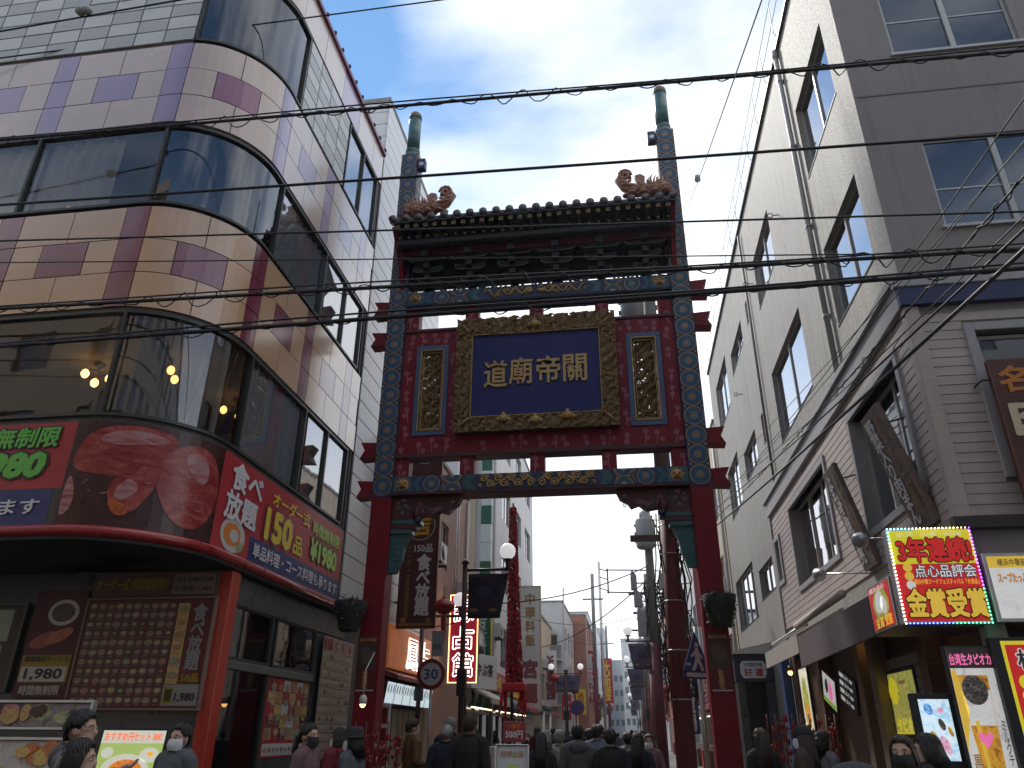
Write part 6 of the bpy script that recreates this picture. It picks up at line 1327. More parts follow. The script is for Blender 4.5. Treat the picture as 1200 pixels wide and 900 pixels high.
for k in range(9):
    y = 34 + k * 9.5; x = 2.9 - .05 * k + .4 * (k % 2); c_ = [red_print, yellow_print, white_print, red_print, maroon, orange_print, red_print, white_print, red_print][k]
    vsign('far_shop_sign', ['crimson', 'yellow', 'white', 'scarlet', 'maroon', 'orange', 'red', 'cream', 'small red'][k] + ' vertical shop sign, number %d of the row down the right side' % (k + 1) if False else ['crimson sign nearest of the row along the far right pavement', 'yellow sign in the row along the far right pavement', 'white sign behind the yellow one along the right pavement', 'scarlet sign midway down the right pavement', 'maroon sign beyond the scarlet one on the right', 'orange sign deep down the right pavement', 'red sign after the orange one far right', 'white sign near the end of the right row', 'last small red sign at the end of the right row'][k], x, y, 2.4 + .3 * (k % 3), .7, 2.2, c_, ['酒家', '中華', '飯店', '点心', '酒楼', '菜館', '大飯店', '市場', '公司'][k], white_print if c_ not in (white_print, yellow_print) else red_print)

# ---- street lamps with globes and banners
lamp_red = mat('lamp_post_red', (.06, .012, .012), .45, var=.15); globe_m = mat('lamp_globe', (.85, .84, .86), .35, emit=.55)
flag_m = mat('lamp_banner', (.030, .026, .055), .7, var=.3, vscale=3); hazed_flag_m = mat('hazed_banner', (.085, .07, .13), .7, var=.3, vscale=3); flag_gold = mat('banner_gold', (.22, .15, .04), .6)  # second banner cloth is paler: haze put into the far banners' colour
def street_lamp(x, y, d, label, far=False, h=5.0, flag=True):
    t_ = thing('street_lamp', label, 'street lamp', (x, y, 0), group='red street lamps with banners')
    a = MB(); a.tube([(0, 0, 0), (0, 0, .4)], .11, lamp_red, 10); a.tube([(0, 0, .4), (0, 0, h + .1)], .058, lamp_red, 10); a.lathe([(.06, 0), (.1, .03), (.03, .12)], (0, 0, h + .1), lamp_red, 10); a.box((-.1, -.1, 2.3), (.1, .1, 2.85), black, .02); a.build('pole', t_)
    a = MB(); a.tube([(0, 0, h - .03), (d * 1.1, 0, h - .03)], .035, lamp_red, 8); a.tube([(d * .98, 0, h - .03), (d * .98, 0, h + .18)], .045, lamp_red, 8); a.tube([(0, 0, h - .35), (d * .9, 0, h - .2)], .015, lamp_red, 6); a.build('arm', t_)
    a = MB(); a.lathe([(.08, .16), (.12, .2)], (d * .98, 0, h), lamp_red, 12); a.build('globe_cup', t_); a = MB(); a.ball((d * .98, 0, h + .38), .185, globe_m, 18); a.build('globe', t_)
    if not flag: return
    a = MB(); n = 8; vs = []; F_ = []
    for j in range(n + 1):
        for i in range(n + 1):
            f_, g_ = i / n, j / n; w_ = .92 - .18 * (1 - g_); vs.append((d * (.08 + f_ * w_), .03 * math.sin(5 * f_ + 3 * g_), h - 1.10 + .98 * g_))
    for j in range(n):
        for i in range(n): F_.append((j * (n + 1) + i, j * (n + 1) + i + 1, (j + 1) * (n + 1) + i + 1, (j + 1) * (n + 1) + i))
    a.add(vs, F_, hazed_flag_m if far else flag_m, True); bn = a.build('banner', t_); sm = bn.modifiers.new('thickness', 'SOLIDIFY'); sm.thickness = .006
    a = MB(); a.ball((d * .22, -.035, h - .93), .07, flag_gold, 8, (1.5, .2, .6)); a.ball((d * .66, -.035, h - .93), .07, flag_gold, 8, (1.5, .2, .6)); a.ball((d * .45, -.03, h - .55), .14, mat('banner_blue', (.028, .034, .085), .7), 8, (1.5, .15, 1)); a.build('banner_emblem', t_)
street_lamp(-3.57, 17.0, 1, 'nearest street lamp with white globe and dark banner, left of centre')
street_lamp(-3.92, 50, 1, 'second lamp on the left pavement near the porch', True); street_lamp(-3.8, 50, -1, 'lamp arm and globe pointing to the shops on the left', True)
street_lamp(1.05, 32.0, -1, 'lamp with a haze-paled banner on the right beside the utility poles', True)
street_lamp(1.05, 62, -1, 'second lamp on the right pavement, half hidden by poles', True); street_lamp(-3.6, 84, 1, 'third lamp on the left pavement far off', True); street_lamp(1.0, 88, -1, 'third lamp on the right pavement far off', True); street_lamp(-3.4, 112, 1, 'tiny lamp farthest down the left pavement', True); street_lamp(1.0, 118, -1, 'tiny lamp farthest down the right pavement', True); street_lamp(.95, 45, -1, 'lamp between the first and second right hand lamps', True); street_lamp(-5.2, 19.6, 1, 'short lamp whose globe shows at the edge of the red banner', h=4.35, flag=False)
# ---- garland of red firecrackers hung from a tall frame
t_ = thing('firecracker_garland', 'tall red garland of firecracker strings behind the nearest street lamp', 'garland', (-3.2, 22.0, 0))
rr = random.Random(12); a = MB(); cr2 = mat('firecracker_dark', (.20, .008, .02), .6)
a.tube([(0, 0, 7.85), (.03, 0, 5.5), (.07, 0, 2.8)], [.04, .07, .15], cr2, 10)
for k in range(1900):
    f_ = rr.random(); z = 7.85 - 5.0 * f_; w_ = .05 + .10 * f_ + .05 * f_ * f_; t = rr.uniform(0, 6.283); x, y = w_ * math.cos(t) + .07 * f_, w_ * math.sin(t) * .8
    d = Vector((math.cos(t), math.sin(t), -.9)).normalized() * .085; p = Vector((x, y, z)); a.tube([p, p + d], .020, fabric_red if rr.random() < .75 else cr2, 5)
a.build('firecrackers', t_)['kind'] = 'stuff'
a = MB(); a.tube([(0, 0, 0), (0, 0, 7.95)], .04, lamp_red, 8); a.build('pole', t_)
a = MB(); a.box((-.25, -.25, 2.62), (.38, .25, 2.85), fabric_red, .04); [a.tube([(x_, rr.uniform(-.2, .2), 2.65), (x_ + rr.uniform(-.06, .06), 0, 2.3), (x_ + rr.uniform(-.15, .1), 0, rr.uniform(1.8, 2.15))], [.03, .035, .012], fabric_red, 5) for x_ in (-.25, -.2, -.15, -.22, .3, .35, .28, .37, .25, -.28, .33, -.18)]; a.build('valance', t_)
# lanterns
def lantern(x, y, z, s_, label):
    t_ = thing('red_lantern', label, 'lantern', (x, y, z), group='red lanterns over the street'); a = MB(); a.lathe([(.05, .20), (.15, .16), (.26, .05), (.28, 0), (.26, -.05), (.15, -.16), (.05, -.20)], (0, 0, 0), lantern_red, 16)
    a.build('lantern_body', t_); a = MB(); a.lathe([(.06, .19), (.06, .25)], (0, 0, 0), g_gold, 10); a.lathe([(.06, -.25), (.06, -.19)], (0, 0, 0), g_gold, 10); a.build('lantern_rim', t_)
    a = MB(); a.tube([(0, 0, -.24), (.01, 0, -.55), (-.01, 0, -.95)], [.07, .06, .045], lantern_red, 8); a.build('tassel', t_); a = MB(); a.tube([(0, 0, .24), (0, 0, .5)], .008, black, 4); a.build('cord', t_); t_.scale = (s_, s_, s_)
lantern(-4.27, 18.0, 4.32, .95, 'red lantern with tassel hung between the dark banner and the neon sign')
for k, (x, y, z) in enumerate(((-4.4, 48, 4.6), (-4.3, 54, 4.4), (1.9, 27, 4.4), (1.8, 36, 4.5), (1.8, 41, 3.6), (-4.2, 63, 4.6), (1.7, 48, 4.4), (1.7, 55, 3.8))):
    lantern(x, y, z, 1.2, ['red lantern beside the second left street lamp', 'red lantern before the balcony apartment', 'red lantern near the red vertical sign', 'red lantern right of the haze-paled banner lamp', 'low red lantern among the right hand poles', 'red lantern by the brick red building', 'red lantern in the far right clutter', 'lowest far red lantern on the right'][k])

# ---- road signs
sign_white = mat('sign_white', (.55, .56, .58), .4); sign_red = mat('sign_red', (.22, .012, .018), .4, var=.1); sign_blue2 = mat('sign_blue_deep', (.015, .04, .20), .4)
t_ = thing('speed_limit_sign', 'round white speed limit sign reading 30 with a red ring', 'road sign')
b = Board(frame((-4.13, 16.5, 2.71), (1, 0, 0))); b.back.lathe([(.31, -.02), (.31, 0)], (0, 0, 0), alu, 32); b.ell(0, 0, .305, .305, sign_red, 1, 36).ell(0, 0, .225, .225, sign_white, 2, 32); b.text('30', 0, 0, .30, .20, mat('sign_blue_letters', (.03, .07, .26), .4), 4, .02)
b.back.tube([(0, .5, -.06), (0, -2.7, -.06)], .03, alu, 8); b.slab(-.02, .36, .24, .88, mat('info_plate', (.35, .40, .42), .5, var=.1), .02); b.text('区域', .11, .55, .16, .12, mat('info_letters', (.06, .08, .1), .5), 2, .01); b.done(t_)
t_ = thing('pedestrian_crossing_sign', 'blue pentagon pedestrian crossing sign seen beside the right gate post', 'road sign')
b = Board(frame((1.22, 14.45, 2.48), (.82, .57, 0))); b.back.prism([(-.30, 0), (.30, 0), (.30, .14), (0, .80), (-.30, .14)], -.02, 0, sign_blue2, 'xy')
b.poly([(-.25, .03), (.25, .03), (.25, .10), (-.25, .10)], sign_white, 1); b.poly([(-.02, .52), (.05, .52), (.09, .30), (.15, .14), (.09, .13), (.03, .28), (-.06, .13), (-.13, .14), (-.03, .32)], sign_white, 1); b.ell(.02, .57, .04, .045, sign_white, 1); b.poly([(.03, .5), (.14, .36), (.12, .33), (.02, .44)], sign_white, 2); b.poly([(-.02, .48), (-.13, .38), (-.11, .35), (0, .43)], sign_white, 2); b.poly([(-.24, .22), (-.14, .22), (-.14, .26), (-.24, .26)], sign_white, 1)
b.back.tube([(.12, .9, -.1), (.12, -2.48, -.1)], .045, alu, 8); b.done(t_)
t_ = thing('no_parking_sign', 'small round blue road sign in the distance on the left', 'road sign')
b = Board(frame((-2.95, 46, 2.9), (1, 0, 0))); b.back.lathe([(.42, -.02), (.42, 0)], (0, 0, 0), alu, 24); b.ell(0, 0, .41, .41, sign_red, 1, 28).ell(0, 0, .33, .33, sign_blue2, 2, 28); b.poly([(-.28, .22), (-.22, .28), (.28, -.22), (.22, -.28)], sign_red, 3); b.back.tube([(0, .3, -.06), (0, -2.9, -.06)], .035, alu, 8); b.done(t_)
t_ = thing('menu_easel', 'white easel board with a lime picture standing in the crowd', 'sign')
b = Board(frame((-1.42, 8.6, .70), (1, 0, 0), (0, .1, 1))); b.slab(0, 0, .33, .78, sign_white, .03).rim(0, 0, .33, .78, alu, .012); b.poly([(.09, .1), (.26, .1), (.23, .6), (.13, .6)], lime_print, 1); b.ell(.18, .35, .08, .2, green_print, 2); b.text('好評企画', .165, .70, .24, .06, dish_brown, 2, .02)
for x in (.04, .29): b.back.box((x - .012, -.8, -.05), (x + .012, 0, -.02), wood)
b.done(t_)
t_ = thing('price_card', 'dark red price card reading 500 above the white easel', 'sign')
b = Board(frame((-1.50, 9.6, 1.50), (1, 0, 0))); b.slab(0, 0, .27, .22, mat('price_red', (.25, .03, .04), .5), .02); b.text('500円', .135, .08, .20, .08, white_print, 2, .02); b.text('小籠包', .135, .17, .15, .05, orange_print, 2, .01); b.back.box((.12, -1.6, -.04), (.15, 0, -.02), wood); b.done(t_)
# lit bulb and red souvenirs by the left post
t_ = thing('hanging_work_lamp', 'small lit lamp with white shade hanging at the left gate post', 'lamp', (-4.36, 12.9, 2.05)); a = MB(); a.lathe([(.03, .10), (.06, .06), (.075, -.04)], (0, 0, 0), white, 12); a.build('lamp_shade', t_); a = MB(); a.ball((0, 0, -.045), .05, bulb_warm, 10); a.build('bulb', t_); a = MB(); a.tube([(0, 0, .1), (0, .02, .5), (0, .4, .8)], .008, white, 5); a.build('cord', t_)
t_ = thing('souvenir_stand', 'stand of bright red ornaments beside the left gate post', 'stall', (-3.9, 12.6, 0)); a = MB(); a.box((-.5, -.25, 0), (.5, .25, .95), lacq, .02); a.build('stand', t_); a = MB(); rr = random.Random(2)
for k in range(150): a.ball((rr.uniform(-.5, .5), rr.uniform(-.3, .25), rr.uniform(.95, 1.55)), rr.uniform(.012, .028), lantern_red if rr.random() < .85 else g_gold, 6, (1, 1, rr.uniform(1, 2.6)))
for k in range(6): a.tube([(-.45 + k * .18, 0, .95), (-.45 + k * .18, 0, 1.75)], .012, lamp_red, 5)
a.build('ornaments', t_)['kind'] = 'stuff'
t_ = thing('flower_rack', 'rack of red artificial flowers under the right gate post', 'stall', (2.6, 13.6, 0)); a = MB(); a.box((-.4, -.2, 0), (.5, .2, .8), wood, .02); a.build('rack', t_); a = MB()
for k in range(230): p = Vector((rr.uniform(-.5, .6), rr.uniform(-.25, .2), rr.uniform(.9, 1.85))); a.ball(p, rr.uniform(.010, .026), lantern_red, 6, (1, 1, rr.uniform(1.2, 3)))
a.build('flowers', t_)['kind'] = 'stuff'
for k in range(9): a = MB(); x = -.45 + k * .13; a.tube([(x, 0, .8), (x + .02, 0, 1.9)], .01, lamp_red, 5); a.build('stem', t_)

# ---- utility poles on the right
conc = mat('concrete_pole', (.24, .24, .23), .8, var=.15, vscale=3); pole_red = mat('pole_red', (.13, .014, .02), .6, var=.25, vscale=3)
trf = mat('transformer_grey', (.40, .42, .42), .5, var=.1)
def insul(a, p): a.lathe([(.03, 0), (.05, .03), (.03, .06), (.05, .09), (.03, .12)], p, trf, 8)
def transformer(t_, x, y, z, r=.30, h=1.05):
    a = MB(); a.lathe([(r * .85, 0), (r, .06), (r, h - .12), (r * .9, h), (r * .55, h + .04), (r * .55, h + .22), (r * .3, h + .3)], (x, y, z), trf, 18)
    for k in range(3): t = 2.1 * k; insul(a, (x + r * .8 * math.cos(t), y + r * .8 * math.sin(t), z + h)); a.box((x - .05 - r, y - .04, z + .2 + .3 * k), (x - r, y + .04, z + .3 + .3 * k), trf)
    a.build('transformer', t_)
t_ = thing('utility_pole', 'thick utility pole painted red on its lower part behind the right gate post', 'utility pole', (1.0, 16.0, 0)); a = MB(); a.tube([(0, 0, 0), (0, 0, 6.2)], [.20, .18], pole_red, 16); a.tube([(0, 0, 6.2), (0, 0, 12.6)], [.18, .15], conc, 16); a.build('pole', t_)
for z in (2.2, 3.1, 4.05, 5.0, 5.6): a = MB(); a.tube([(.20 * math.cos(i * .5), .20 * math.sin(i * .5), z) for i in range(14)], .012, alu, 5); a.build('band', t_)
for k in range(14): a = MB(); s_ = 1 if k % 2 else -1; a.tube([(s_ * .15, 0, 2.5 + .27 * k), (s_ * .34, 0, 2.52 + .27 * k)], .011, alu_dark, 5); a.build('climbing_step', t_)
transformer(t_, -.42, .0, 10.35, .28, .95); transformer(t_, .42, .1, 10.5, .22, .9); a = MB(); a.box((-.9, -.06, 10.2), (.9, .06, 10.32), alu_dark); a.build('cross_arm', t_); a = MB(); a.box((-.8, -.06, 5.3), (.35, .06, 5.42), conc); a.build('cross_arm', t_)
a = MB(); rr = random.Random(6)
for k in range(16):
    x = rr.uniform(-.3, .35); a.tube([(x + rr.uniform(-.1, .1), rr.uniform(-.25, .25), 5.8 - i * .45 + rr.uniform(-.05, .05)) for i in range(9)], .014, black, 5)
a.build('cable_drop', t_)
t_ = thing('utility_pole', 'grey utility pole carrying a big grey transformer against the white sky', 'utility pole', (1.0, 28.0, 0)); a = MB(); a.tube([(0, 0, 0), (0, 0, 4.5)], [.19, .17], pole_red, 14); a.tube([(0, 0, 4.5), (0, 0, 9.6)], [.17, .14], conc, 14); a.build('pole', t_); transformer(t_, -.10, -.25, 7.75, .34, 1.1)
for (x, z, w_, h_) in ((-.62, 6.3, .22, .5), (-.50, 5.7, .3, .42), (.38, 6.3, .22, .45), (-.42, 4.7, .30, .75)):
    a = MB(); a.box((x - w_ / 2, -.2, z), (x + w_ / 2, .1, z + h_), trf, .02); a.prism([(x - w_ / 2, z + h_), (x + w_ / 2, z + h_), (x - w_ / 4, z + h_ + .22)], -.18, .08, trf, 'xz'); a.tube([(x, 0, z + h_ * .5), (0, 0, z + h_ * .5)], .025, alu_dark, 6); a.build('switch_box', t_, fix=True)
a = MB(); a.tube([(0, 0, 7.0), (-1.6, 0, 7.05)], .025, alu_dark, 6); a.tube([(0, 0, 6.2), (-1.6, 0, 6.25)], .025, alu_dark, 6); a.tube([(-1.55, 0, 6.2), (-1.55, 0, 7.1)], .03, alu_dark, 6)
for z in (6.3, 6.7, 7.0): a.tube([(-1.55, 0, z), (-1.85, 0, z + .1)], .02, trf, 6)
a.build('arm_frame', t_)
a = MB()
for k in range(22):
    x = rr.uniform(-.25, .6); a.tube([(x + rr.uniform(-.15, .15), rr.uniform(-.2, .2), 6.6 - i * .4 + rr.uniform(-.06, .06)) for i in range(9)], .016, black, 5)
for k in range(9): c0 = (rr.uniform(-.2, .6), -.1, rr.uniform(3.2, 6.4)); a.tube([(c0[0] + .22 * math.cos(t * .6), c0[1], c0[2] + .16 * math.sin(t * .6)) for t in range(11)], .014, black, 5)
a.build('cable_bundle', t_)
for k, (y, lab) in enumerate(((42, 'red based utility pole third from the gate on the right'), (58, 'utility pole fourth from the gate on the right'), (80, 'utility pole fifth from the gate on the right'), (105, 'last visible utility pole on the right'))):
    t_ = thing('utility_pole', lab, 'utility pole', (1.25 + .1 * k, y, 0)); a = MB(); a.tube([(0, 0, 0), (0, 0, 4.4)], [.2, .18], pole_red, 10); a.tube([(0, 0, 4.4), (0, 0, 9.5)], [.18, .14], conc, 10); a.build('pole', t_); a = MB(); a.box((-1.0, -.06, 8.4), (1.0, .06, 8.52), alu_dark); a.box((-.8, -.06, 7.4), (.8, .06, 7.52), alu_dark); a.build('cross_arm', t_); transformer(t_, -.35, -.1, 6.9, .25, .8)
for k, (x, y) in enumerate(((-3.3, 40), (-3.2, 72))):
    t_ = thing('utility_pole', ['utility pole with a red base on the left by the tower sign', 'thin far utility pole on the left past the brick building'][k], 'utility pole', (x + .9, y + 20, 0)); a = MB(); a.tube([(0, 0, 0), (0, 0, 6)], .17, pole_red, 10); a.tube([(0, 0, 6), (0, 0, 13)], .14, conc, 10); a.build('pole', t_); a = MB(); a.box((-.8, -.05, 11), (.8, .05, 11.1), alu_dark); a.build('cross_arm', t_)

# ---- overhead cables across the crossing
cab = mat('cable_black', (.012, .012, .016), .5)
def catenary(p, q_, sag, n=40): return [Vector(p) + (Vector(q_) - Vector(p)) * (i / n) - Vector((0, 0, sag * 4 * (i / n) * (1 - i / n))) for i in range(n + 1)]
def cable(label, p, q_, r, sag=.1, coil=0.0, second=False, n=40):
    t_ = MB(); pts = catenary(p, q_, sag, n); t_.tube(pts, r, cab, 6)
    if second: t_.tube([v + Vector((0, 0, .055 + .02 * math.sin(i * .7))) for i, v in enumerate(pts)], r * .5, cab, 5)
    if coil:
        L = (Vector(q_) - Vector(p)).length; m_ = int(L / .05); cp_ = []
        for i in range(m_ + 1):
            f_ = i / m_; base = Vector(p) + (Vector(q_) - Vector(p)) * f_ - Vector((0, 0, sag * 4 * f_ * (1 - f_))); a_ = f_ * L / .42 * 6.283; k_ = 1.6 * coil * (.7 + .5 * math.sin(i * .13) * math.sin(i * .041)); cp_.append(base + Vector((.02 * math.sin(i), .5 * k_ * math.cos(a_), k_ * (math.sin(a_) - .2))))
        t_.tube(cp_, .0075, cab, 4)
    o_ = t_.build('overhead_cable'); return tag(o_, label, 'cable', 'cables over the crossing')
Y = 6.5
def line(xl, zl, xr, zr): s_ = (zr - zl) / (xr - xl); return (-22, Y, zl + s_ * (-22 - xl)), (16, Y, zr + s_ * (16 - xr))
cable('topmost thick cable with coiled wire crossing above both gate finials', *line(-7.83, 8.76, 4.61, 8.42), .020, .14, .05, True)
cable('second cable from the top crossing the gate below the finials', *line(-7.46, 7.62, 4.31, 7.26), .017, .10)
cable('thin cable crossing the gate roof brackets', *line(-7.27, 7.04, 4.06, 6.28), .011, .08)
cable('thinnest cable just above the gate upper beam', *line(-7.19, 6.70, 3.91, 5.80), .007, .06)
cable('thick coiled cable crossing at the gate upper beam', *line(-6.96, 6.10, 3.95, 5.89), .020, .12, .05, True)
cable('lowest thick cable crossing at the top edge of the plaque', *line(-6.79, 5.58, 3.89, 5.66), .023, .10, .03, True)
cable('upper left cable cutting the corner of the restaurant', (-22, 6.5, 10.2), (-2.0, 9.0, 13.6), .014, .05); cable('cable with insulators in the top left corner', (-22, 6.3, 9.7), (6, 6.9, 12.3), .014, .05)
for (x, z) in ((-8.9, 10.93), (-7.3, 11.06)):
    a = MB(); a.lathe([(.03, -.12), (.07, -.08), (.07, -.02), (.05, 0), (.07, .03), (.06, .1), (.03, .13)], (x, 6.55, z), trf, 10, 'x'); tag(a.build('cable_insulator'), 'grey porcelain insulator ' + ('farther left' if x < -8 else 'farther right') + ' of two on the top left cable', 'insulator')
cable('diagonal guy wire rising to the top right of the gate', (2.75, 20, 17.0), (1.15, 2.0, 5.45), .008, .03)
a = MB(); a.lathe([(.03, -.1), (.07, -.06), (.07, .06), (.03, .1)], (2.25, 14.35, 13.45), trf, 10, 'z'); tag(a.build('cable_insulator'), 'small insulator on the diagonal guy wire beside the right gate post', 'insulator')
# bundle running down the street along the stucco wall
for k in range(7):
    cable(['thickest black cable running down beside the stucco wall', 'cable just above the thickest one along the stucco wall', 'loose thin cable along the cornice of the stucco building', 'twisted cable along the siding cornice', 'thin outer cable along the right wall', 'thin upper cable along the right wall', 'lowest slack cable along the right wall'][k], (3.62 + .1 * (k % 3), 3.0, 5.05 + .22 * k), (2.5 + .15 * (k % 4), 32, 9.5 + .30 * ((k * 3) % 7) - 1.0), [.022, .014, .008, .010, .006, .006, .007][k], [.15, .25, .5, .3, .2, .1, .6][k], .02 if k == 3 else 0)
for k in range(6):
    cable(['low cable looping from the left lamp across the street', 'cable sagging from the tower sign to the transformer pole', 'far thin cable across the street', 'cable from the grey building to the right poles', 'thin wire above the far crowd', 'far left to right wire near the brick building'][k], [(-5.4, 21, 4.9), (-5.5, 45, 6.0), (-5, 60, 8.2), (-5.5, 32, 6.4), (-5, 80, 7), (-4.4, 66, 9)][k], [(1.0, 28, 7.2), (1.0, 28, 6.8), (1.2, 58, 8.2), (1.2, 42, 7.5), (1.4, 80, 7), (1.2, 58, 8.4)][k], [.02, .02, .015, .012, .012, .012][k], [.5, .6, .6, .7, .5, .6][k])
# ================================================================== people
import numpy as np
skin_m = mat('skin', (0.50, 0.32, 0.235), 0.5, var=0.12, vscale=25); skin_dark = mat('skin_tan', (0.30, 0.17, 0.11), 0.5, var=.12, vscale=25)
hair_black = mat('hair_black', (0.012, 0.010, 0.010), 0.42, var=.3, vscale=30, stretch=(1, 1, .2)); hair_brown = mat('hair_brown', (0.035, 0.020, 0.013), 0.42, var=.3, vscale=30, stretch=(1, 1, .2)); hair_grey = mat('hair_grey', (.26, .25, .24), .5, var=.3, vscale=30)
eye_white = mat('eye_white', (.6, .6, .58), .25); eye_dark = mat('eye_dark', (.015, .01, .01), .2); lip_m = mat('lips', (.32, .12, .10), .5); mask_w = mat('face_mask', (.62, .64, .68), .8, var=.06, vscale=20, bump=.2, bscale=60); mask_k = mat('black_face_mask', (.012, .012, .014), .8)
trousers = mat('dark_trousers', (.02, .022, .03), .8, var=.2, vscale=12); shoes_m = mat('shoes', (.03, .028, .026), .5)
def cloth(n_, c): return mat('cloth_' + n_, tuple(.72 * q_ for q_ in c), .85, var=.22, vscale=7, bump=.35, bscale=26)
HZ = 1.585                                        # head centre of a 1.70 m figure
def seg_list(kind, arms):
    """tapered limbs as (p, q, r0, r1, tag); the figure faces +Y and stands on z = 0"""
    w = .92 if kind == 'woman' else 1.0; S = []
    def lim(p, q_, a, b, t): S.append((Vector(p), Vector(q_), a, b, t))
    for s_ in (-1, 1):
        lim((s_ * .095, 0, .90), (s_ * .10, .015, .50), .100 * w, .068, 'pants'); lim((s_ * .10, .015, .50), (s_ * .10, -.02, .10), .068, .048, 'pants'); lim((s_ * .10, -.03, .045), (s_ * .115, .13, .035), .045, .038, 'shoes')
        sh_ = (s_ * .175 * w, -.005, 1.395); el, wr = arms[0 if s_ < 0 else 1]
        lim(sh_, el, .074 * w, .056 * w, 'top'); lim(el, wr, .056 * w, .042, 'top'); lim((s_ * .06, 0, 1.44), sh_, .068, .074 * w, 'top')
        d = (Vector(wr) - Vector(el)).normalized(); h0 = Vector(wr); side = d.cross(Vector((0, 0, 1)) if abs(d.z) < .8 else Vector((0, 1, 0))).normalized(); nrm = side.cross(d).normalized()
        palm = h0 + d * .085; lim(h0 + d * .01, palm, .027, .030, 'skin'); lim(h0 + d * .05 + side * .014, palm + side * .018, .020, .020, 'skin'); lim(h0 + d * .05 - side * .014, palm - side * .018, .020, .020, 'skin')
        for k, (o_, L) in enumerate(((-.033, .062), (-.011, .075), (.011, .080), (.033, .070))):
            b0 = palm + side * o_; b1 = b0 + d * L * .55 + nrm * .008; b2 = b1 + d * L * .40 + nrm * .022; lim(b0, b1, .0095, .009, 'skin'); lim(b1, b2, .009, .0075, 'skin')
        t0 = h0 + d * .03 + side * .03; t1 = t0 + d * .04 + side * .025 + nrm * .01; lim(t0, t1, .012, .0105, 'skin'); lim(t1, t1 + d * .03 + nrm * .008, .0105, .009, 'skin')
    return S
ARM_DOWN = (((-.235, -.03, 1.14), (-.225, .06, .90)), ((.235, -.03, 1.14), (.225, .06, .90)))
ARM_BENT = (((-.235, -.02, 1.14), (-.15, .20, 1.05)), ((.235, -.02, 1.14), (.14, .22, 1.08)))
ARM_POINT = (((-.235, -.03, 1.14), (-.225, .06, .90)), ((.24, .10, 1.22), (.20, .36, 1.33)))
def make_body(kind, arms, style):
    S = seg_list(kind, arms); mb = MB(); w = .90 if kind == 'woman' else 1.0; dm = skin_m
    for p, q_, a, b, t in S: mb.tube([p + (p - q_).normalized() * a * .5, p, q_, q_ + (q_ - p).normalized() * b * .5], [a * .75, a, b, b * .7], dm, 12)
    # torso loft
    rings = [(.84, .150, .105, 0), (.93, .168 * w if kind != 'woman' else .165, .115, 0), (1.06, .150 * w, .108, 0), (1.18, .158 * w, .112, .005), (1.30, .180 * w, .120, .005), (1.39, .170 * w, .100, 0), (1.445, .105, .078, -.005), (1.475, .062, .060, -.005)]
    if style in ('jacket', 'hood', 'coat'): rings = [(z, a + .014, b + .016, c) for z, a, b, c in rings]; rings[-1] = (1.478, .070, .070, -.005)
    if style == 'coat': rings = [(.55, .20, .165, 0), (.70, .19, .15, 0)] + rings[0:]
    n = 20; vs = []; F_ = []
    for (z, a, b, c) in rings: vs += [(a * math.cos(6.283 * i / n) * (1 if abs(math.cos(6.283 * i / n)) < .9 else .98), c + b * math.sin(6.283 * i / n), z) for i in range(n)]
    for j in range(len(rings) - 1):
        for i in range(n): F_.append((j * n + i, j * n + (i + 1) % n, (j + 1) * n + (i + 1) % n, (j + 1) * n + i))
    F_.append(tuple(range(n - 1, -1, -1))); F_.append(tuple((len(rings) - 1) * n + i for i in range(n))); mb.add(vs, F_, dm)
    extra = []
    def E(p, q_, a, b, t): mb.tube([p, q_], [a, b], dm, 12); extra.append((Vector(p), Vector(q_), a, b, t))
    E((0, -.01, 1.40), (0, .012, 1.53), .058, .054, 'skin')                                  # neck
    if style in ('jacket', 'coat'):
        mb.tube([(.075 * math.cos(t), -.005 + .072 * math.sin(t), 1.475 + .012 * math.sin(t + 3.1)) for t in [6.283 * i / 14 for i in range(15)]], .022, dm, 8)
    if style == 'hood':
        mb.ball((0, -.105, 1.42), .10, dm, 12, (1.25, .6, .9)); extra.append((Vector((-.06, -.105, 1.42)), Vector((.06, -.105, 1.42)), .08, .08, 'top')); mb.tube([(.09 * math.cos(t), -.03 + .085 * math.sin(t), 1.465) for t in [6.283 * i / 14 for i in range(15)]], .028, dm, 8)
    if style == 'turtle': E((0, -.005, 1.45), (0, .006, 1.505), .066, .064, 'top')
    # head: skull, jaw, nose, brow, ears
    mb.ball((0, -.012, HZ + .022), .1, dm, 18, (.79, .97, .98)); mb.ball((0, .032, HZ - .045), .075, dm, 14, (.78, .78, 1.0)); mb.ball((0, .062, HZ - .092), .028, dm, 10, (1.1, .8, .7)); mb.tube([(0, .076, HZ + .022), (0, .098, HZ - .018), (0, .088, HZ - .032)], [.011, .016, .014], dm, 8); mb.tube([(-.05, .062, HZ + .028), (0, .078, HZ + .03), (.05, .062, HZ + .028)], .014, dm, 8)
    mb.tube([(-.022, .079, HZ - .062), (0, .085, HZ - .06), (.022, .079, HZ - .062)], .009, dm, 6)
    for s_ in (-1, 1): mb.ball((s_ * .079, -.012, HZ - .008), .03, dm, 10, (.35, .62, 1.05))
    o = mb.build('body'); rm = o.modifiers.new('r', 'REMESH'); rm.mode = 'VOXEL'; rm.voxel_size = .0095; sm = o.modifiers.new('s', 'SMOOTH'); sm.iterations = 3; sm.factor = .5
    me = bpy.data.meshes.new_from_object(o.evaluated_get(bpy.context.evaluated_depsgraph_get())); bpy.data.objects.remove(o)
    nf = len(me.polygons); ce = np.zeros(nf * 3); me.polygons.foreach_get('center', ce); ce = ce.reshape(-1, 3)
    best = np.full(nf, 1e9); tag_ = np.zeros(nf, int); names = ['top', 'pants', 'shoes', 'skin']
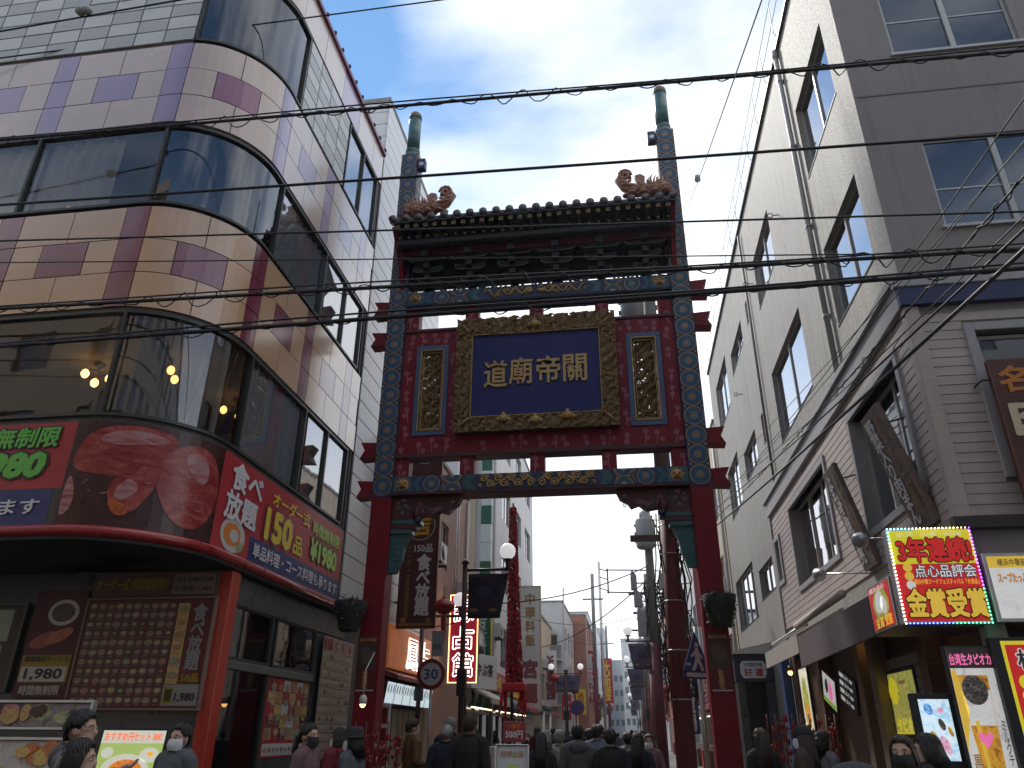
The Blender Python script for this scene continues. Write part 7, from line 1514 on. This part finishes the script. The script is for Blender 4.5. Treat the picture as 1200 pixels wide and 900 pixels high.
    for p, q_, a, b, t in S + extra:
        p, q_ = np.array(p), np.array(q_); d = q_ - p; u = np.clip(((ce - p) @ d) / max(1e-9, d @ d), 0, 1); ds = np.linalg.norm(ce - (p + u[:, None] * d), axis=1) - (a + (b - a) * u); m_ = ds < best; best[m_] = ds[m_]; tag_[m_] = names.index(t)
    zz = ce[:, 2]; rad = np.hypot(ce[:, 0], ce[:, 1]); tor = (rad < .21) & (zz > (.60 if style == 'coat' else .90)) & (zz < 1.455); tag_[tor] = 0
    tag_[(zz > 1.50) & (tag_ != 0)] = 3; tag_[(zz > 1.515)] = 3
    if style == 'turtle': tag_[(zz > 1.44) & (zz < 1.512) & (rad < .085)] = 0
    if style in ('jacket', 'coat', 'hood'): tag_[(zz > 1.42) & (zz < 1.497) & (rad > .060)] = 0
    me.materials.clear()
    for m_ in (skin_m, trousers, shoes_m, skin_m): me.materials.append(m_)
    me.polygons.foreach_set('material_index', tag_.astype(np.int32)); me.polygons.foreach_set('use_smooth', np.ones(nf, bool)); me.update(); me.name = 'person_' + kind + '_' + style
    return me
BODY = {}
for key, args in dict(man=('man', ARM_DOWN, 'jacket'), hood=('man', ARM_BENT, 'hood'), woman=('woman', ARM_DOWN, 'coat'), lady=('woman', ARM_BENT, 'turtle'), point=('man', ARM_POINT, 'hood'), coat=('man', ARM_BENT, 'coat')).items(): BODY[key] = make_body(*args)
def hair_mesh(style, seed):
    r = random.Random(seed); mb = MB(); C = Vector((0, -.014, HZ + .026)); ax = (.0825, .102, .1025)
    def on(th, ph, k=1.0):                            # below the widest line the hair hangs almost straight
        s_ = math.sin(th) if th < 1.57 else 1.0 - .16 * (th - 1.57); z_ = math.cos(th) if th < 1.57 else -(th - 1.57) * 1.0
        return C + Vector((ax[0] * k * s_ * math.sin(ph), ax[1] * k * s_ * math.cos(ph), ax[2] * k * z_))
    def limit(ph):                                   # how far down from the crown the hair reaches; ph = 0 is the face
        f_ = abs((ph + math.pi) % (2 * math.pi) - math.pi) / math.pi
        if style == 'balding': return .30 if f_ < .3 else 1.9 * min(1, f_ + .2)
        return .95 if f_ < .2 else (.95 + (f_ - .2) * 3.2 if f_ < .42 else (1.66 if f_ < .58 else min(2.42, 1.66 + (f_ - .58) * 4)))
    # close cap under the strands
    n = 26; vs = []; F_ = []
    for j in range(9):
        for i in range(n): ph = 6.283 * i / n; vs.append(on(max(.02, limit(ph) * j / 8), ph, 1.0 + .012 * math.sin(i * 7 + j)))
    for j in range(8):
        for i in range(n): F_.append((j * n + i, j * n + (i + 1) % n, (j + 1) * n + (i + 1) % n, (j + 1) * n + i))
    mb.add(vs, F_, hair_black, True)
    for k in range(620 if style != 'balding' else 260):
        ph = r.uniform(-math.pi, math.pi); L = limit(ph); t0 = r.uniform(0, .75) * L
        if style == 'balding': t0 = max(t0, .8 * L)
        t1 = min(L * r.uniform(.92, 1.14), t0 + r.uniform(.5, 1.0)); lift = r.uniform(1.0, 1.04) if r.random() < .7 else r.uniform(1.03, 1.10); pts = [on(t0 + (t1 - t0) * i / 4, ph + .12 * (i / 4) * r.uniform(-1, 1), lift + .02 * math.sin(i)) for i in range(5)]
        mb.tube(pts, [.002, .005, .0055, .0045, .001], hair_black, 4)
    if style in ('long', 'bob', 'pony'):
        bot = {'long': 1.22, 'bob': HZ - .12, 'pony': HZ - .02}[style]
        for k in range(420):
            ph = r.uniform(.36, 1.0) * math.pi * r.choice((-1, 1)); p0 = on(1.15, ph, 1.06); p1 = on(1.6, ph, 1.10); zb = bot + r.uniform(-.05, .05)
            if style == 'pony': continue
            p2 = Vector((p1.x * 1.08, min(p1.y, .02) - .012, (p1.z + zb) / 2)); p3 = Vector((p1.x * r.uniform(.8, 1.25), min(p1.y, .01) - r.uniform(.0, .05), zb - r.uniform(0, .06))); mb.tube([p0, p1, p2, p3], [.003, .006, .0065, .0015], hair_black, 4)
        if style == 'pony':
            for k in range(40): a = r.uniform(0, 6.28); o_ = Vector((.02 * math.cos(a), .02 * math.sin(a), .02 * math.sin(a * 2))); mb.tube([Vector((0, -.11, HZ + .01)) + o_ * .6, Vector((0, -.16, HZ - .02)) + o_, Vector((0, -.165, HZ - .12)) + o_ * 1.3, Vector((0, -.14, HZ - .26)) + o_ * .6], [.01, .014, .012, .004], hair_black, 5)
    o = mb.build('hair'); me = o.data; bpy.data.objects.remove(o); return me
HAIR = {s_: hair_mesh(s_, 5 + i) for i, s_ in enumerate(('short', 'long', 'bob', 'pony', 'balding'))}
def face_parts():
    P = {}
    mb = MB()
    for s_ in (-1, 1): mb.ball((s_ * .031, .066, HZ + .006), .0125, eye_white, 10, (1.25, .8, .75)); mb.ball((s_ * .031, .0755, HZ + .006), .006, eye_dark, 8); mb.tube([(s_ * .014, .082, HZ + .030), (s_ * .032, .082, HZ + .035), (s_ * .05, .070, HZ + .031)], .0035, eye_dark, 5)
    o = mb.build('eyes'); P['eyes'] = o.data; bpy.data.objects.remove(o)
    mb = MB(); mb.tube([(-.02, .088, HZ - .062), (0, .094, HZ - .060), (.02, .088, HZ - .062)], .0045, lip_m, 6); o = mb.build('mouth'); P['mouth'] = o.data; bpy.data.objects.remove(o)
    mb = MB(); n, m_ = 12, 8; vs = []; F_ = []
    for j in range(m_ + 1):
        for i in range(n + 1):
            a = -1.25 + 2.5 * i / n; v = j / m_; z = HZ - .105 + .10 * v; bul = .108 + .014 * math.sin(math.pi * v) + .010 * math.exp(-(a * 2.5) ** 2); vs.append((bul * .70 * math.sin(a), -.012 + bul * 1.04 * math.cos(a), z - .012 * (1 - math.cos(a)) * (1 if v < .5 else -1)))
    for j in range(m_):
        for i in range(n): F_.append((j * (n + 1) + i, j * (n + 1) + i + 1, (j + 1) * (n + 1) + i + 1, (j + 1) * (n + 1) + i))
    mb.add(vs, F_, mask_w, True)
    for s_ in (-1, 1): mb.tube([(s_ * .070, .022, HZ - .025), (s_ * .086, -.02, HZ + .012)], .0025, mask_w, 4); mb.tube([(s_ * .070, .022, HZ - .085), (s_ * .086, -.025, HZ - .02)], .0025, mask_w, 4)
    o = mb.build('face_mask'); P['mask'] = o.data; bpy.data.objects.remove(o)
    mb = MB()
    for s_ in (-1, 1): mb.tube([(s_ * .033 + .024 * math.cos(t), .092 - .008 * abs(math.cos(t)), HZ + .004 + .018 * math.sin(t)) for t in [6.283 * i / 14 for i in range(15)]], .0022, alu, 5); mb.tube([(s_ * .057, .084, HZ + .008), (s_ * .082, -.01, HZ + .014)], .0022, alu, 5)
    mb.tube([(-.009, .093, HZ + .008), (.009, .093, HZ + .008)], .0022, alu, 5); o = mb.build('glasses'); P['glasses'] = o.data; bpy.data.objects.remove(o)
    mb = MB(); mb.lathe([(.135, -.012), (.130, -.004), (.112, .028), (.108, .075), (.085, .105), (.03, .115)], (0, -.012, HZ + .045), mat('hat_black', (.015, .015, .017), .8, var=.2), 22); o = mb.build('hat'); P['hat'] = o.data; bpy.data.objects.remove(o)
    mb = MB(); mb.ball((0, -.012, HZ + .045), .112, mat('cap_dark', (.016, .017, .022), .8, var=.2), 18, (.88, 1.02, .85)); mb.prism([(-.07, .07), (.07, .07), (.055, .165), (-.055, .165)], HZ + .05, HZ + .058, mat('cap_dark', (0, 0, 0)), 'xy'); o = mb.build('cap'); P['cap'] = o.data; bpy.data.objects.remove(o)
    return P
FACE = face_parts()
def put(me, parent, nm):
    o = bpy.data.objects.new(nm, me); COL.objects.link(o); o.parent = parent; return o
def setmat(o, i, m_): o.material_slots[i].link = 'OBJECT'; o.material_slots[i].material = m_
def person(x, y, rz, top, body, col, label, hair='short', haircol=None, acc=(), skin=None, maskcol=None, group=None, face=True):
    o = bpy.data.objects.new('person', BODY[body]); COL.objects.link(o); s_ = top / 1.70; o.scale = (s_, s_, s_); o.location = (x, y, 0); o.rotation_euler = (0, 0, R(rz)); tag(o, label, 'person', group)
    setmat(o, 0, col)
    if skin: setmat(o, 3, skin)
    if hair:
        h_ = put(HAIR[hair], o, 'hair')
        if haircol: setmat(h_, 0, haircol)
    if face: put(FACE['eyes'], o, 'eyes')
    if face and 'mask' not in acc: put(FACE['mouth'], o, 'mouth')
    for a in acc:
        q_ = put(FACE[a], o, {'mask': 'face_mask'}.get(a, a))
        if a == 'mask' and maskcol: setmat(q_, 0, maskcol)
    return o
K = dict(grey=cloth('grey', (.13, .13, .14)), black=cloth('black', (.013, .013, .016)), pink=cloth('dusty_pink', (.20, .115, .12)), red=cloth('red', (.20, .012, .025)), slate=cloth('slate', (.11, .13, .15)), mustard=cloth('mustard', (.17, .085, .022)), navy=cloth('navy', (.014, .018, .035)), blue=cloth('pale_blue', (.20, .25, .32)), cream=cloth('cream', (.36, .33, .29)), brown=cloth('brown', (.07, .045, .032)), olive=cloth('olive', (.06, .065, .04)), mid=cloth('mid_grey', (.20, .20, .21)), rose=cloth('rose', (.32, .17, .17)))
person(-3.82, 5.29, -78, 1.708, 'point', K['grey'], 'man in grey hooded jacket with glasses pointing at the lit menu screen', 'short', acc=('glasses',))
person(-3.27, 4.57, -60, 1.534, 'woman', K['black'], 'dark haired person low in the bottom left corner in front of the pointing man', 'bob')
person(-4.23, 7.28, 165, 1.639, 'hood', K['slate'], 'person in a white face mask facing the viewer beside the lit menu screen', 'short', acc=('mask',))
person(-3.44, 8.5, -100, 1.66, 'lady', K['pink'], 'woman in a dusty pink jumper with a ponytail and dark mask', 'pony', acc=('mask',), maskcol=mask_k)
person(-3.66, 10.00, 72, 1.625, 'hood', K['red'], 'masked person in a red jacket facing left behind the black hat', 'bob', acc=('mask',))
person(-3.12, 9.00, 80, 1.613, 'man', K['slate'], 'masked person in a black hat and slate jacket facing left', 'bob', acc=('mask', 'hat'))
person(-3.38, 12.54, -55, 1.772, 'coat', K['mustard'], 'man in a mustard jacket looking to the right below the 30 sign', 'short', hair_brown)
person(-2.95, 13.30, 10, 1.810, 'man', K['navy'], 'white haired man behind the balding man', 'short', hair_grey)
person(-2.60, 11.48, 5, 1.684, 'man', K['navy'], 'balding man in a navy jacket seen from behind', 'balding', hair_grey, skin=skin_dark)
person(-2.10, 10.64, -8, 1.796, 'man', K['black'], 'broad man in a black jacket with cropped hair seen from behind', 'short', hair_brown, skin=skin_dark)
person(-1.19, 10.80, 5, 1.587, 'woman', K['black'], 'woman with long dark hair right of the white easel', 'long')
person(-0.77, 11.90, 4, 1.698, 'hood', K['grey'], 'man in a grey hooded top walking away in the centre', 'short')
person(-0.56, 13.44, -4, 1.712, 'man', K['blue'], 'man in a pale blue shirt ahead of the grey hooded man', 'short')
person(-0.28, 10.92, 2, 1.642, 'man', K['black'], 'short haired person all in black right of centre', 'short')
person(-0.08, 14.30, 10, 1.600, 'hood', K['mid'], 'person in a mid grey top between two dark haired walkers', 'short')
person(0.08, 12.15, -10, 1.600, 'woman', K['navy'], 'woman with long black hair near the right red pole', 'long')
person(0.29, 14.30, 170, 1.574, 'woman', K['rose'], 'masked woman in a rose coat coming towards the viewer', 'bob', hair_brown, acc=('mask',))
person(1.55, 10.40, 25, 1.652, 'woman', K['black'], 'woman with long brown hair below the dark blue porch', 'long', hair_brown)
person(1.92, 9.75, 60, 1.678, 'woman', K['brown'], 'long haired woman wearing a dark cap by the red flowers', 'long', hair_brown, acc=('cap', 'mask'))
person(2.33, 10.62, -70, 1.625, 'coat', K['mid'], 'person with a black bob turned to the bun shop', 'bob')
person(1.93, 6.35, 150, 1.586, 'woman', K['black'], 'woman in a black face mask under the blue drink screen', 'bob', hair_brown, acc=('mask',), maskcol=mask_k)
person(2.32, 7.02, 60, 1.600, 'man', K['black'], 'person in black with straight hair next to the blue drink screen', 'bob')
person(.50, 2.0, -30, 1.525, 'man', K['navy'], 'nearest person, only the top of a dark cap shows at the bottom edge', None, acc=('cap',))
person(-1.35, 13.0, 8, 1.62, 'woman', K['cream'], 'person in a cream coat left of the grey hooded man', 'bob', hair_grey)
person(-1.18, 13.6, -5, 1.63, 'woman', K['cream'], 'second person in a cream coat, further from the viewer', 'short', hair_grey)
person(-2.35, 12.2, 170, 1.64, 'man', K['black'], 'masked man in black coming towards the viewer past the curtains', 'short', acc=('mask',))
person(-1.75, 12.6, 175, 1.60, 'woman', K['brown'], 'masked woman in a brown coat behind the price card', 'bob', acc=('mask',))
rr = random.Random(21)
names = ['black', 'navy', 'grey', 'brown', 'olive', 'black', 'mid', 'navy', 'black', 'red', 'slate', 'cream']
for k in range(34):
    y = 14.5 + k * 1.15 + rr.uniform(-.4, .4); x = rr.uniform(-3.1, .35) if y < 17 else rr.uniform(-3.5, .6); away = rr.random() < .7; c_ = names[k % len(names)]
    hs, hc = rr.choice(('short', 'bob', 'long', 'short')), rr.choice((None, None, hair_brown)); lat = 'left' if x < -2.2 else ('middle' if x < -.7 else 'right'); dep = 'just beyond the gate' if y < 22 else ('midway down the street' if y < 36 else 'far down the street')
    person(x, y, rr.uniform(-20, 20) + (0 if away else 180), rr.uniform(1.56, 1.76), rr.choice(('man', 'woman', 'hood', 'coat')), K[c_], '%s haired person in %s %s, %s, %s' % ({'short': 'short', 'bob': 'bob', 'long': 'long'}[hs], {'mid': 'mid grey'}.get(c_, c_), 'walking away' if away else 'coming nearer masked', lat, dep), hs, hc, () if away else ('mask',), group='crowd beyond the gate', face=not away)

# ================================================================== air: faint haze down the street
hzm = bpy.data.materials.new('haze_air'); hzm.use_nodes = True; t = hzm.node_tree; t.nodes.clear()
o_ = t.nodes.new('ShaderNodeOutputMaterial'); v_ = t.nodes.new('ShaderNodeVolumePrincipled'); v_.inputs['Color'].default_value = (0.86, 0.91, 1.0, 1); v_.inputs['Density'].default_value = 0.0007; v_.inputs['Anisotropy'].default_value = 0.3
t.links.new(v_.outputs[0], o_.inputs['Volume'])
a = MB(); a.box((-70, -45, -1), (70, 230, 24), hzm); hz_ = a.build('haze'); hz_['kind'] = 'stuff'; hz_['label'] = 'thin bluish haze filling the air of the street'
